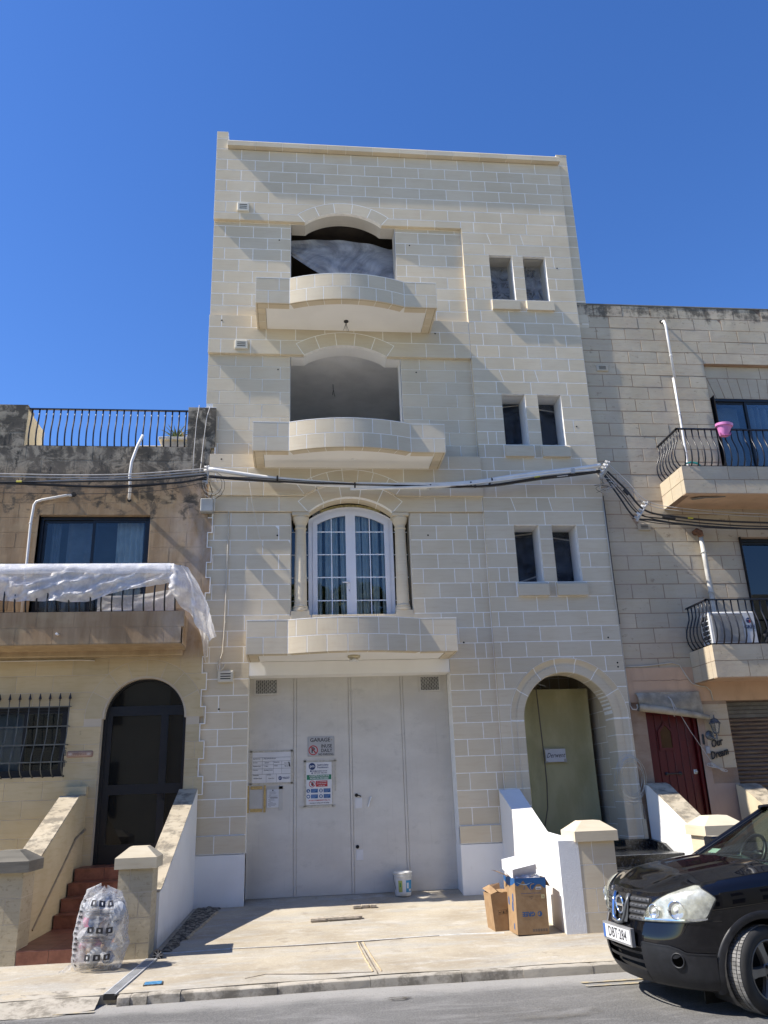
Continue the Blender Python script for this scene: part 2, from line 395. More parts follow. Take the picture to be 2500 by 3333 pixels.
BAGM = film('translucent waste bag', (.66, .67, .69), (.22, .62), .22, 12, .3)
CURT = simple('sheer curtain', (.78, .78, .74), .9, var=.1)
CURTG = simple('grey curtain', (.24, .25, .27), .9, var=.1)
TARP = MT('olive cream tarpaulin', (.25, .23, .1), .6)
TARP.col(TARP.mix(TARP.mr(TARP.noise((2, 2, 1), 5, .6), .35, .65), (.40, .355, .17), (.50, .45, .235))); TARP.bump(TARP.noise((3, 3, 1.2), 5, .6, dist=1.), .6, .03); TARP = TARP.m
MUNT = simple('white glazing bar', (.8, .82, .84), .5)
NET = simple('cream garage mesh paint', (.5, .49, .45), .6)
# ---------------------------------------------------------------- masonry
J = .0125
Z = lambda k: 13.99-.265*k
CACHE = {}
class Masonry:
    def __init__(s, parent, mat, name='stone', jw=J, jit=.0014):
        s.p = parent; s.mat = mat; s.name = name; s.j = jw; s.it = []; s.jit = jit
    def rect(s, x0, x1, z0, z1, Y, d=.1, sl=0., sr=0.):   # sl/sr: slant of the left/right joint (top offset)
        h = s.j/2
        if x1-x0 < .03 or z1-z0 < .025: return
        s.it.append((x0+h, x1-h, z0+h, z1-h, Y, d, sl, sr))
    def poly(s, p, Y, d=.1): s.it.append((inset(p, s.j/2), Y, d))
    def row(s, xl, xr, z0, z1, Y, js, holes=(), d=.1, slant=None, arch=None):
        if arch:
            js = [j for j in js if xl+.05 < j < xr-.05]; cx, cz, R, a = arch; zc = cz+R*math.cos(a)
            def xb(z): return (z-cz)*math.tan(a) if z < zc and a < 1.5 else (R if z <= cz else math.sqrt(max(0, R*R-(z-cz)**2)))
            if z0 < cz+R:
                zs = sorted({z0, z1}|({zc} if z0 < zc < z1 else set())|{z0+(z1-z0)*i/6 for i in range(1, 6)})
                if z1 > cz+R: zs = [z for z in zs if z < cz+R-.002]
                hw = xb(zs[-1]) if z1 <= cz+R else 0
                wmax = max(xb(z) for z in zs)
                for sg in (-1, 1):
                    # end stone from the arch line out to the next joint beyond its widest point
                    if sg < 0: out = max([j for j in [xl]+list(js) if j <= cx-wmax-.1] or [xl])
                    else: out = min([j for j in list(js)+[xr] if j >= cx+wmax+.1] or [xr])
                    if hw:
                        side = [(cx+sg*xb(z), z) for z in zs]
                        p = [(out, z0)]+side+[(out, z1)] if sg < 0 else [(out, z1)]+side[::-1]+[(out, z0)]
                        if abs(out-(cx+sg*wmax)) > .02: s.poly(p, Y, d)
                        if sg < 0: s.row(xl, out, z0, z1, Y, js, holes, d, slant)
                        else: s.row(out, xr, z0, z1, Y, js, holes, d, slant)
                if not hw:
                    l = max([j for j in [xl]+list(js) if j <= cx-wmax-.05] or [xl]); r = min([j for j in list(js)+[xr] if j >= cx+wmax+.05] or [xr])
                    cu = [l]+[j for j in js if l+.07 < j < r-.07]+[r]
                    for p, q in zip(cu, cu[1:]):
                        n = 8; bt = []
                        for i in range(n+1):
                            x = p+(q-p)*i/n; t = R*R-(x-cx)**2; bt.append((x, max(z0, cz+math.sqrt(t)) if t > 0 else z0))
                        s.poly(bt+[(q, z1), (p, z1)], Y, d)
                    s.row(xl, l, z0, z1, Y, js, holes, d, slant); s.row(r, xr, z0, z1, Y, js, holes, d, slant)
                return
        segs = [(xl, xr)]
        for a, b in holes:
            ns = []
            for p, q in segs:
                if b <= p or a >= q: ns.append((p, q)); continue
                if a > p: ns.append((p, a))
                if b < q: ns.append((b, q))
            segs = ns
        slant = slant or {}
        for p, q in segs:
            c = [p]+[j for j in js if p+.07 < j < q-.07]+[q]
            for a, b in zip(c, c[1:]): s.rect(a, b, z0, z1, Y, d, slant.get(a, 0), slant.get(b, 0))
    def finish(s, cap=300, y=None, key=None):
        def kz(i):
            if len(i) == 3: return sum(p[1] for p in i[0])/len(i[0])
            return i[2]
        s.it.sort(key=key or kz)
        rest = MB()
        for n, i in enumerate(s.it):
            dy = random.uniform(-s.jit, s.jit)*.5
            if len(i) == 8 and not (i[6] or i[7]):
                x0, x1, z0, z1, Y, d, _, _ = i; w_, h_ = round(x1-x0, 3), round(z1-z0, 3)
                if n < cap:
                    key_ = (w_, h_, d, s.mat.name)
                    if key_ not in CACHE:
                        CACHE[key_] = MB().prism([(0, 0), (w_, 0), (w_, h_), (0, h_)], 0, d, 0, .002).mesh(s.name, s.mat)
                    o = bpy.data.objects.new(s.name, CACHE[key_]); COL.objects.link(o); o.location = (x0, Y+dy, z0)
                    o.rotation_euler = (random.uniform(-1, 1)*s.jit*1.2, 0, random.uniform(-1, 1)*s.jit*1.2)
                    o.parent = s.p; continue
                poly, Y_, d_ = [(x0, z0), (x1, z0), (x1, z1), (x0, z1)], Y, d
            elif len(i) == 8:
                x0, x1, z0, z1, Y_, d_, sl, sr = i; poly = [(x0-sl*.5, z0), (x1-sr*.5, z0), (x1+sr*.5, z1), (x0+sl*.5, z1)]
            else: poly, Y_, d_ = i
            if n < cap: MB().prism(poly, Y_+dy, Y_+d_, 0, .002).build(s.name, s.mat, s.p)
            else: rest.cr = random.random(); rest.prism(poly, Y_+dy, Y_+d_, 0, .002)
        if rest.v: rest.build(s.name+'_courses', s.mat, s.p, kind='stuff')
def cutrow(mas, xl, xr, z0, z1, Y, js, rects, d, arch=None, extra=()):
    holes = list(extra)
    for x0, x1, zb, zt in rects:
        lo, hi = max(z0, zb), min(z1, zt)
        if hi-lo < .01: continue
        holes.append((x0, x1))
        if zt < z1-.03: mas.row(x0, x1, zt, z1, Y, js, (), d)
        if zb > z0+.03: mas.row(x0, x1, z0, zb, Y, js, (), d)
    mas.row(xl, xr, z0, z1, Y, list(js)+[e for h in holes for e in h], holes, d, arch=arch)
def arcpts(cx, cz, R, a0, a1, n): return [(cx+R*math.sin(a0+(a1-a0)*i/n), cz+R*math.cos(a0+(a1-a0)*i/n)) for i in range(n+1)]
def ring(mas, mortar, parent, cx, cz, Ri, Ro, a0, a1, cuts, Y, d=.1):
    A = [a0]+cuts+[a1]
    for p, q in zip(A, A[1:]):
        n = 4
        mas.poly(arcpts(cx, cz, Ri, p, q, n)+arcpts(cx, cz, Ro, q, p, n), Y, d)
    e = .006/Ri
    return arcpts(cx, cz, Ri+.004, a0+e, a1-e, 20)+arcpts(cx, cz, Ro+.007, a1-e+.002, a0+e-.002, 20)
def slab(mb, x0, x1, y0, y1, z0, z1, rects, arcs=()):
    """wall slab with rectangular openings (x0,x1,z0,z1) and arched tops (cx,cz,R,halfwidth) above z=cz+..."""
    xs = {x0, x1}
    for r in rects: xs |= {r[0], r[1]}
    for cx, cz, R, hw, zb in arcs:
        for i in range(71): xs.add(round(cx-hw*math.cos(math.pi*i/70), 4))
    xs = sorted(x for x in xs if x0 <= x <= x1)
    for a, b in zip(xs, xs[1:]):
        m = (a+b)/2; op = [(r[2], r[3]) for r in rects if r[0] < m < r[1]]
        for cx, cz, R, hw, zb in arcs:
            if abs(m-cx) < hw:
                t = cz+math.sqrt(max(0, R*R-min(abs(a-cx), abs(b-cx))**2))
                op.append((zb, t))
        op.sort(); z = z0
        for p, q in op:
            if p > z: mb.box(a, b, y0, y1, z, p)
            z = max(z, q)
        if z < z1: mb.box(a, b, y0, y1, z, z1)
def strip(mb, pts, y0, y1, mi=0):
    n = len(pts)
    return mb.add([(x, y0, z) for x, z in pts]+[(x, y1, z) for x, z in pts], [(i, i+1, i+1+n, i+n) for i in range(n-1)], mi)
def text(name, body, size, loc, mat, parent=None, rx=90, rz=0, ry=0, ex=.002, shear=0., align='CENTER', sx=1., bold=0., quat=None, space=1., **k):
    c = bpy.data.curves.new(name, 'FONT'); c.body = body; c.size = size; c.extrude = ex; c.shear = shear
    c.align_x = align; c.align_y = 'CENTER'; c.resolution_u = 2; c.offset = bold; c.space_character = space; c.space_line = .8
    t = bpy.data.objects.new(name+'_src', c); COL.objects.link(t)
    me = bpy.data.meshes.new_from_object(t.evaluated_get(bpy.context.evaluated_depsgraph_get()))
    bpy.data.objects.remove(t); bpy.data.curves.remove(c)
    me.materials.clear(); me.materials.append(mat)
    o = bpy.data.objects.new(name, me); COL.objects.link(o); o.location = loc
    o.rotation_euler = (math.radians(rx), math.radians(ry), math.radians(rz)); o.scale = (sx, 1, 1)
    if quat: o.rotation_mode = 'QUATERNION'; o.rotation_quaternion = quat
    if parent: o.parent = parent
    return tag(o, **k)
# ---------------------------------------------------------------- ground
def gz(y):
    if y > .35: return .05
    if y > 0: return .05*y/.35
    return .0467*y if y > -3 else -.14+(y+3)*.05
def kerb_y(x): return (-4.38 if x < 5.5 else -4.38+(x-5.5)*.11) if x > 2.4 else -4.38-.05*min(4, 2.4-x)
m_ = MB()
xs = [-30, -8, -4, -2, -1.5, -.05, 0, .6, 1.2, 1.8, 2.4, 3, 3.6, 4.2, 4.8, 5.4, 6, 8, 12, 40]
ys = [-4.26, -4.0, -3.6, -3.3, -3.0, -2.72, -2.3, -1.8, -1.2, -.6, 0, .35, .5]
def gp(x, y):
    yy = y if y > -4.2 else kerb_y(x)+.12
    b = (mn.noise(Vector((x*1.3, y*1.7, 0)))*.008 if y < -.2 else 0)
    return (x, yy, gz(yy)+b)
def fine(a, n):
    out = []
    for p, q in zip(a, a[1:]):
        k = n if abs(q-p) < 2 else 1
        out += [p+(q-p)*i/k for i in range(k)]
    return out+[a[-1]]
fx, fy = fine(xs, 3), fine(ys, 3)
m_.grid(lambda u, v: gp(fx[round(u*(len(fx)-1))], fy[round(v*(len(fy)-1))]), len(fx)-1, len(fy)-1)
m_.add([p for x in fx for p in ((x, kerb_y(x)+.12, gz(-4.3)-.004), (x, kerb_y(x)+.125, -.4))], [(2*i, 2*i+2, 2*i+3, 2*i+1) for i in range(len(fx)-1)])
pave = m_.build('pavement', CONC, smooth=True, kind='structure')
# road: crowned, gutter at the kerb
m_ = MB(); rx = [-300, -60, -12, -3, -1, 0, 1, 2, 3, 4, 5.5, 8, 12, 40, 300]; ry = [-14.6, -12, -9.5, -8, -7, -6.2, -5.6, -5.1, -4.75, -4.4, -4.0]
m_.grid(lambda u, v: (rx[round(u*14)], ry[round(v*10)], -.295+.0*u+(.05*math.sin(min(1, (ry[round(v*10)]+14.6)/10)*math.pi) if ry[round(v*10)] > -14.5 else 0)*.6), 14, 10)
m_.build('road', ASPH, smooth=True, kind='structure')
m_ = MB(); m_.add([(-600, -600, -.36), (600, -600, -.36), (600, 600, -.36), (-600, 600, -.36)], [(0, 1, 2, 3)])
m_.build('ground', simple('dry earth', (.25, .22, .17), .95, sc=.2), kind='structure')
m_ = MB(); m_.box(-60, 60, -17.5, -14.6, -.5, -.18); m_.build('opposite_pavement', CONC, kind='structure')
# kerb stones as pieces of the pavement
kx = [-.04, .08, .24, .55, 1.48, 2.41, 3.34, 3.98, 4.72, 5.45, 6.5, 7.6, 8.7, 10, 11.2]
for a, b in zip(kx, kx[1:]):
    r_ = random.Random(int(a*100)); t0 = -.213+r_.uniform(-.006, .004); y0a, y0b = kerb_y(a)+r_.uniform(-.008, .008), kerb_y(b)+r_.uniform(-.008, .008)
    n = 7; mb = MB(); vs = []
    prof = [(0, -.34), (.004, -.30), (.008, t0-.028), (.012, t0-.008), (.022, t0), (.13, t0+.003), (.14, t0-.05)]
    for i in range(n+1):
        u = i/n; x = a+.002+(b-a-.004)*u; e = -.004 if i in (0, n) else 0
        for py, pz in prof:
            nn = mn.noise(Vector((x*9, pz*20, 3)))*.007+mn.noise(Vector((x*31, pz*50, 7)))*.004
            vs.append((x, y0a+(y0b-y0a)*u+py+nn, pz+nn*.6+(e if pz > -.25 else 0)))
    q = len(prof); mb.add(vs, [(i*q+k, (i+1)*q+k, (i+1)*q+k+1, i*q+k+1) for i in range(n) for k in range(q-1)]+[list(range(q)), list(range(n*q+q-1, n*q-1, -1))])
    o = mb.build('kerb_stone', KERB, pave); auto_smooth(o, 28)
# cracks and joint of the pavement (real grooves filled with dark dirt) -- thin raised repair ridges
def ridge(name, pts, w_, h_, mat, par=None, **k):
    mb = MB(); vs = []
    P = []
    for p, q in zip(pts, pts[1:]):
        for i in range(8): P.append((p[0]+(q[0]-p[0])*i/8, p[1]+(q[1]-p[1])*i/8))
    P.append(pts[-1])
    for i, (x, y) in enumerate(P):
        a = P[max(0, i-1)]; b = P[min(len(P)-1, i+1)]; t = Vector((b[0]-a[0], b[1]-a[1])).normalized(); nn = Vector((-t.y, t.x))
        d = mn.noise(Vector((x*6, y*6, 1)))*w_*.6; ww = w_*(.7+.6*abs(mn.noise(Vector((x*11, y*9, 5)))))
        for s_, hh in ((-1, -.004), (-.4, h_), (.4, h_), (1, -.004)):
            X, Y = x+nn.x*(s_*ww+d), y+nn.y*(s_*ww+d); vs.append((X, Y, gz(Y)+.003+hh))
    mb.add(vs, [(i*4+k_, i*4+k_+1, i*4+k_+5, i*4+k_+4) for i in range(len(P)-1) for k_ in range(3)])
    return mb.build(name, mat, par, smooth=True, **k)
CR1 = simple('pale cement repair', (.46, .46, .43), .95, var=.2, bump=.6, sc=9)
CR2 = simple('dark crack filling', (.13, .11, .085), .95, var=.4, sc=12)
TAN = simple('tan sealing bead', (.42, .33, .2), .9, var=.25, bump=.5, sc=15)
ridge('cement_seam', [(.15, -2.82), (.9, -2.76), (1.6, -2.78), (2.46, -2.74), (3.0, -2.69), (3.67, -2.66), (4.2, -2.72)], .022, .006, CR1, pave)
ridge('crack', [(.9, -2.79), (1.7, -2.80), (2.46, -2.765), (3.4, -2.70)], .006, .007, CR2, pave)
ridge('expansion_joint', [(2.42, -2.78), (2.45, -3.3), (2.50, -4.24)], .008, .005, CR2, pave)
ridge('sealing_bead', [(2.39, -2.80), (2.41, -3.3), (2.455, -4.15)], .012, .008, TAN, pave)
ridge('sealing_bead', [(2.46, -2.80), (2.49, -3.3), (2.545, -4.15)], .010, .006, TAN, pave)
ridge('crack', [(1.15, -4.12), (1.35, -4.0), (1.9, -4.1), (2.45, -4.16)], .005, .004, CR2, pave)
# broken dark earth strip along the foot of the left stair wall
m_ = MB()
def dp(u, v):
    y = -2.75+u*2.72; w0 = .02; w1 = .16+.26*u+.08*mn.noise(Vector((y*3, 0, 2)))
    x = .06+.08*u+(w0+(w1-w0)*v); return (x, y, gz(y)+.006+(.035*abs(mn.noise(Vector((x*16, y*16, 0))))+.012)*math.sin(math.pi*min(1, max(0, v)))*(1-v*.3)-(.02 if v in (0., 1.) else 0))
m_.grid(dp, 60, 12); m_.build('broken_cement', DIRT, pave, kind='stuff')
ridge('sealing_bead', [(.30, -2.1), (.42, -1.2), (.52, -.35)], .03, .012, TAN, pave)
# yellow double line, oil stains
for yy in (-4.78, -4.94):
    for xa, xb in ((4.45, 9.5),):
        mb = MB(); mb.grid(lambda u, v: (xa+(xb-xa)*u+.05*mn.noise(Vector((v*9, yy, 0))), kerb_y(xa+(xb-xa)*u)+yy+4.38+.055*v+.012*mn.noise(Vector((u*30, v*4, yy))), -.2915+.03*math.sin(min(1, (yy+14.6)/10)*math.pi)+.006), 40, 1)
        mb.build('yellow_line', YELLOW, kind='structure')
for xa, xb in ((-2.6, -.2),):
    for yy in (-4.72,):
        mb = MB(); mb.grid(lambda u, v: (xa+(xb-xa)*u, yy+.05*v, -.286+.004), 12, 1); mb.build('yellow_line', YELLOW, kind='structure')
def stain(name, cx, cy, rx_, ry_, col, z, par=None):
    n = 28; mb = MB(); ps = []
    for i in range(n):
        a = 2*math.pi*i/n; k = 1+.25*mn.noise(Vector((math.cos(a)*2, math.sin(a)*2, cx)))
        ps.append((cx+rx_*k*math.cos(a), cy+ry_*k*math.sin(a), z))
    mb.add(ps+[(cx, cy, z)], [(i, (i+1) % n, n) for i in range(n)]); mb.build(name, col, par, kind='structure')
OIL = MT('dark oil stain', (.07, .06, .045), .7); _o = OIL.mr(OIL.noise((5, 9, 5), 5, .75), .38, .6)
_t = OIL.n('ShaderNodeBsdfTransparent'); _s = OIL.n('ShaderNodeMixShader'); OIL.L(_o, _s.inputs[0]); OIL.L(_t.outputs[0], _s.inputs[1]); OIL.L(OIL.b.outputs[0], _s.inputs[2])
OIL.L(_s.outputs[0], OIL.t.nodes['Material Output'].inputs[0]); OIL = OIL.m
OIL2 = MT('faint brown stain', (.13, .115, .085), .8); _o = OIL2.mr(OIL2.noise((3, 6, 5), 5, .75), .42, .75, 0, .45)
_t = OIL2.n('ShaderNodeBsdfTransparent'); _s = OIL2.n('ShaderNodeMixShader'); OIL2.L(_o, _s.inputs[0]); OIL2.L(_t.outputs[0], _s.inputs[1]); OIL2.L(OIL2.b.outputs[0], _s.inputs[2])
OIL2.L(_s.outputs[0], OIL2.t.nodes['Material Output'].inputs[0]); OIL2 = OIL2.m
stain('oil_stain', 2.62, -4.93, .12, .055, OIL, -.2795)
stain('oil_stain', 3.6, -5.8, .7, .22, OIL2, -.271)
# ---------------------------------------------------------------- main townhouse
H = empty('townhouse', (3.65, .2, 0), label='four storey new pale limestone townhouse with three curved balconies and a grey garage', cat='townhouse')
H.location = (0, 0, 0)
ms = Masonry(H, STONE); core = MB()
def jn(k, p=.56):
    o = .235 if k % 2 == 0 else .52
    return [o+p*i for i in range(-1, 15)]
BA, BB = [5.30, 5.87, 6.42, 6.98], [5.16, 5.60, 6.17, 6.75]
XR = 7.305
# arches of the three big windows: cx, cz, Rin, Rout, half angle
def seg(hw, sag): R = (hw*hw+sag*sag)/(2*sag); return R
ARCH = []
for cx, zs, hw, sag, th in ((2.60, 12.49, .77, .265, .245), (2.59, 9.445, .79, .225, .28), (2.624, 6.285, .756, .285, .265)):
    R = seg(hw, sag); ARCH.append((cx, zs+sag-R, R, R+th, math.asin(hw/R), hw))
def AX(i): return (ARCH[i][0], ARCH[i][1], ARCH[i][3], ARCH[i][4])
def excl(i, z0, z1):
    cx, cz, Ri, Ro, a, hw = ARCH[i]; dzb, dzt = z0-cz, z1-cz
    if dzb > Ro: return []
    A = math.sqrt(max(0, (Ri+.004)**2-dzb*dzb)) if dzb > 0 else hw
    B = math.sqrt(max(0, (Ro-.006)**2-dzt*dzt)) if dzt < Ro else 0
    x = min(max(A, B), Ro*math.sin(a)-.01)
    if x < .02: return []
    return [(cx-x, cx+x)]
# A: upper field
for k in range(-1, 6):
    z1, z0 = Z(k), Z(k+1)
    if k == -1: z1, z0 = 14.255, Z(0)
    if k == 5:
        ms.row(0, 5.03, 12.49, z1, 0, jn(k, .567), arch=AX(0))
        ms.row(5.03, XR, z0, z1, 0, BA)
    else: ms.row(0, XR, z0, z1, 0, jn(k, .567), arch=AX(0))
ms.row(0, .238, 14.255, 14.52, 0, []); ms.row(0, .238, 14.52, 14.71, 0, [])
core.box(.004, .234, .0015, .32, 14.2, 14.706); core.box(.004, XR-.004, .0015, .3, 12.78, 14.25); core.box(.004, 1.84, .0015, .3, 12.505, 12.66); core.box(3.36, XR-.004, .0015, .3, 12.505, 12.66)
core.box(.004, 1.98, .0015, .3, 12.66, 12.78); core.box(3.22, XR-.004, .0015, .3, 12.66, 12.78)
# B: panel 3
W3 = (1.54, 3.655)
ms.row(0, 5.03, Z(6), 12.49, .085, [.52, 1.1, 4.35, 4.9], [W3], .06)
for k in range(6, 14): ms.row(0, 5.03, Z(k+1), Z(k), .085, jn(k, .557), [W3])
# D: band 3 with arch 2
for k in range(14, 17):
    z1, z0 = Z(k), (9.445 if k == 16 else Z(k+1))
    ms.row(0, 5.03, z0, z1, 0, jn(k), arch=AX(1))
core.box(.004, 5.03, .0015, .1, 9.66+.14, Z(14)-.012)
for a, b in ((.004, 1.83), (3.36, 5.03)): core.box(a, b, .0015, .1, 9.46, 9.80)
# E: panel 2
for k in range(17, 25):
    z1 = 9.445 if k == 17 else Z(k)
    ms.row(0 if k < 21 else .12, 5.03, Z(k+1), z1, .08, jn(k, .5 if k % 2 else .56), [W3])
# F: band 2, proud
for k in range(25, 28): ms.row(.12, 5.05, Z(k+1), Z(k), -.05, jn(k), d=.14, arch=(ARCH[2][0], ARCH[2][1], ARCH[2][3]+.24, .61))
slab(core, .13, 5.044, -.0485, .1, Z(28)+.012, Z(25)-.012, [], [(ARCH[2][0], ARCH[2][1], ARCH[2][3]+.03, .86, 6.4)])
# G: course 28 with arch 1, H: panel 1
ms.row(.12, 5.03, 6.285, Z(28), 0, jn(28), arch=AX(2))
core.box(.13, 1.86, .0015, .1, 6.30, Z(28)); core.box(3.38, 5.03, .0015, .1, 6.30, Z(28))
W1 = (1.565, 3.68)
for k in range(29, 39):
    z1 = 6.285 if k == 29 else Z(k); z0 = Z(k+1)
    ms.row(.12, 5.03, z0, z1, .04, jn(k)+[4.9 if k % 2 == 0 else 4.76], [W1] if z0 > 4.4 else ([(1.85, 3.40)] if z0 > 4.2 else ()))
core.box(.13, 5.036, .0415, .1, 3.66, 4.37)
for a, b in ((.13, W1[0]-.01), (W1[1]+.01, 5.036)): core.box(a, b, .0415, .1, 4.37, 6.28)
# I: piers beside the garage
for k in range(39, 50):
    z0, z1 = Z(k+1), Z(k); Y = .01 if k == 49 else .04
    ms.row(.12, .89, z0, z1, Y, [.642] if k % 2 == 0 else [.41], d=.12)
    ms.row(4.245, 5.03, z0, z1, Y, [4.473, 4.915] if k % 2 == 0 else [4.75], d=.12)
core.box(.13, .884, .0415, .42, .7, 3.66); core.box(4.251, 5.036, .0415, .42, .7, 3.66)
core.box(.13, .884, .0115, .1, .74, .99); core.box(4.251, 5.03, .0115, .1, .74, .99)
# C, J: right bay
WN = [(8, 12, 5.575, 6.045, 6.283, 6.745), (20, 24, 5.57, 6.02, 6.28, 6.73), (30, 34, 5.58, 6.038, 6.283, 6.74)]
DCX, DCZ, DRI, DRO = 6.243, 2.61, .775, 1.02
for k in range(6, 51):
    z1, z0 = Z(k), Z(k+1); js = BA if k % 2 else BB; holes = []; sl = None
    for t, b, x0, x1, x2, x3 in WN:
        if t <= k < b:
            holes = [(x0, x1), (x2, x3)]; js = [6.925] if (k-t) % 2 == 0 else []
            if (k-t) % 2 == 1: js = js+[5.235, 5.40]
        if k == t-1: js = [5.485, 6.165, 6.88]
        if k == t-2: js = [5.60, 6.04, 6.30, 6.73]; sl = {5.60: -.07, 6.30: -.05, 6.73: .0}
        if k == b: holes = [(5.52, 6.12), (6.235, 6.81)]
    ar = (DCX, DCZ, DRO, 1.5708) if DCZ < z1 and z0 < DCZ+DRO else None
    if z1 <= DCZ+.02: holes = [(DCX-DRO, DCX+DRO)]; ar = None
    if k >= 49: continue
    ms.row(5.03, XR, z0, z1, 0, js, holes, slant=sl, arch=ar)
dz = 2.73
core.box(5.042, XR-.004, .0015, .1, Z(8), 12.505)
for t, b, x0, x1, x2, x3 in WN:
    for a, c in ((5.042, x0-.006), (x1+.006, x2-.006), (x3+.006, XR-.004)): core.box(a, c, .0015, .3, Z(b), Z(t))
core.box(5.042, XR-.004, .0015, .1, Z(20), Z(12)); core.box(5.042, XR-.004, .0015, .1, Z(30), Z(24))
slab(core, 5.042, XR-.004, .0015, .1, .6, Z(34), [(DCX-DRO+.012, DCX+DRO-.012, 0, DCZ)], [(DCX, DCZ, DRO-.012, DRO-.013, 0)])
# structural slab behind all facings
op = [(W3[0], W3[1], 10.0, 12.49), (W3[0], W3[1], 7.12, 9.445), (W1[0], W1[1], 4.2, 6.285), (.885, 4.25, -1, 3.66), (DCX-.79, DCX+.79, -1, DCZ)]
for t, b, x0, x1, x2, x3 in WN: op += [(x0, x1, Z(b), Z(t)), (x2, x3, Z(b), Z(t))]
slab(core, .01, XR-.01, .0865, .34, -.3, 12.7, op, [(ARCH[0][0], ARCH[0][1], ARCH[0][2], .77, 10), (ARCH[1][0], ARCH[1][1], ARCH[1][2], .79, 7.2), (ARCH[2][0], ARCH[2][1], ARCH[2][2], .756, 4.3), (DCX, DCZ, .79, .79, 0)])
core.build('mortar_bed', MORTAR, H)
# arch rings
am = Masonry(H, STONE, 'arch_stone', J, .0)
for i, Y in ((0, 0.), (1, 0.), (2, 0.)):
    cx, cz, Ri, Ro, a, hw = ARCH[i]
    cuts = [-a*.6, -a*.2, a*.2, a*.6]
    rp = ring(am, MORTAR, H, cx, cz, Ri, Ro, -a, a, cuts, Y, .1)
    MB().prism(rp, Y+.0009, Y+.088).build('arch_mortar', MORTAR, H)
cx, cz, Ri, Ro, a, hw = ARCH[2]
ring(am, MORTAR, H, cx, cz, Ro+.0, Ro+.24, -.61, .61, [-.44, -.26, -.09, .09, .26, .44], -.05, .1)
# door arch with a hollowed outer moulding, swept in pieces
def dprof(p):   # radial profile from the outer edge inwards: (radius offset from DRI, y)
    return [(DRO, -.003), (DRO-.015, .004), (DRO-.05, .030), (DRO-.085, .048), (DRO-.115, .052), (DRO-.12, .04), (DRI+.012, .04), (DRI, .052), (DRI, .15), (DRI, .28), (DRI, .43)]
def sweep(mb, path, off=0.):                           # path: list of (cx,cz,dx,dz) centre + outward direction
    q = len(dprof(0)); vs = []
    for (ox, oz, dx, dzz) in path:
        for r, y in dprof(0): vs.append((ox+dx*(r-off*0), y+off, oz+dzz*(r+(off if y > .051 else 0))) if abs(dzz) > 1e-9 else (ox+dx*(r+(off if y > .051 else 0)), y+off, oz))
    mb.add(vs, [(i*q+k, i*q+k+1, (i+1)*q+k+1, (i+1)*q+k) for i in range(len(path)-1) for k in range(q-1)])
acuts = [-90, -60, -33, -10, 12, 35, 62, 90]
for p, q in zip(acuts, acuts[1:]):
    g = .45
    mb = MB(); sweep(mb, [(DCX, DCZ, math.sin(math.radians(t)), math.cos(math.radians(t))) for t in [p+g+(q-p-2*g)*i/6 for i in range(7)]])
    mb.build('arch_stone', STONE, H, smooth=False)
mb = MB(); sweep(mb, [(DCX, DCZ, math.sin(math.radians(t)), math.cos(math.radians(t))) for t in range(-90, 91, 5)], .0015)
for sd in (-1, 1): sweep(mb, [(DCX, .55, sd, 0), (DCX, DCZ, sd, 0)], .0015)
mb.build('arch_mortar', MORTAR, H)
for sd in (-1, 1):
    for k in range(43, 51):
        z1, z0 = min(Z(k), DCZ), Z(k+1)
        if k == 50: z0 = .68
        if z1-z0 < .03: continue
        mb = MB(); sweep(mb, [(DCX, z0+.006, sd, 0), (DCX, z1-.006, sd, 0)]); mb.build('jamb_stone', STONE, H)
am.finish(300)
MB().box(DCX+DRO-.003, XR, 0, .1, .69, Z(49)+.0).build('plinth_block', STONE, H)
MB().box(DCX+DRO-.0, XR+.02, -.03, .1, .69, Z(49)-.01).build('plinth_block', STONE, H)
MB().box(5.03, DCX-DRO+.003, 0, .1, .3, Z(49)).build('plinth_block', STONE, H)
ms.finish(300, key=lambda i: (i[2] if len(i) == 8 else i[0][0][1]))
# side strip on the right, end of the party wall, set back 7 cm
sm = Masonry(H, STONE, 'strip_stone', J)
for i in range(17):
    z1 = 14.60-.02-.265*i; sm.row(7.30, 7.53, z1-.265, z1, .07, [])
sm.row(7.30, 7.53, 14.58, 14.615, .07, []) if False else None
sm.finish()
m_ = MB(); m_.box(7.30, 7.526, .0715, 3.0, 10.3, 14.578); m_.box(XR-.3, 7.53, 3.0, 6, 9, 14.5); m_.build('party_wall', MORTAR, H)
MB().cbox(7.296, 7.536, .066, .6, 14.58, 14.61, .004).build('strip_cap', STONE, H)
MB().box(-.0, .236, .1, .6, 14.2, 14.70).build('pier_back', STONE, H)
# coping
cxs = [.238, .80, 1.36, 1.93, 2.30, 2.68, 3.24, 3.82, 4.39, 4.96, 5.54, 6.12, 6.68, 7.30]
for a, b in zip(cxs, cxs[1:]):
    p = [(-.112, 14.262), (-.112, 14.375), (-.095, 14.40), (.26, 14.40), (.26, 14.262)]
    mb = MB(); e = .004
    mb.add([(a+e, y, z) for y, z in p]+[(b-e, y, z) for y, z in p], [(0, 4, 3, 2, 1), (5, 6, 7, 8, 9)]+[(i, (i+1) % 5, (i+1) % 5+5, i+5) for i in range(5)])
    mb.build('coping_stone', STONE, H)
MB().box(.236, 7.302, -.100, .25, 14.266, 14.392).build('coping_mortar', MORTAR, H)
MB().box(7.16, 7.32, .3, .55, 14.3, 14.60).build('parapet_return', WHITE, H)
# roof slab, side walls and back of the house
m_ = MB(); m_.box(.02, 7.28, .3, 9, 13.4, 13.55); m_.box(0.006, .2, .34, 9, -.3, 14.25); m_.box(7.08, 7.28, .34, 9, -.3, 14.2); m_.box(.02, 7.28, 8.8, 9, -.3, 13.5)
m_.build('house_shell', MORTAR, H)
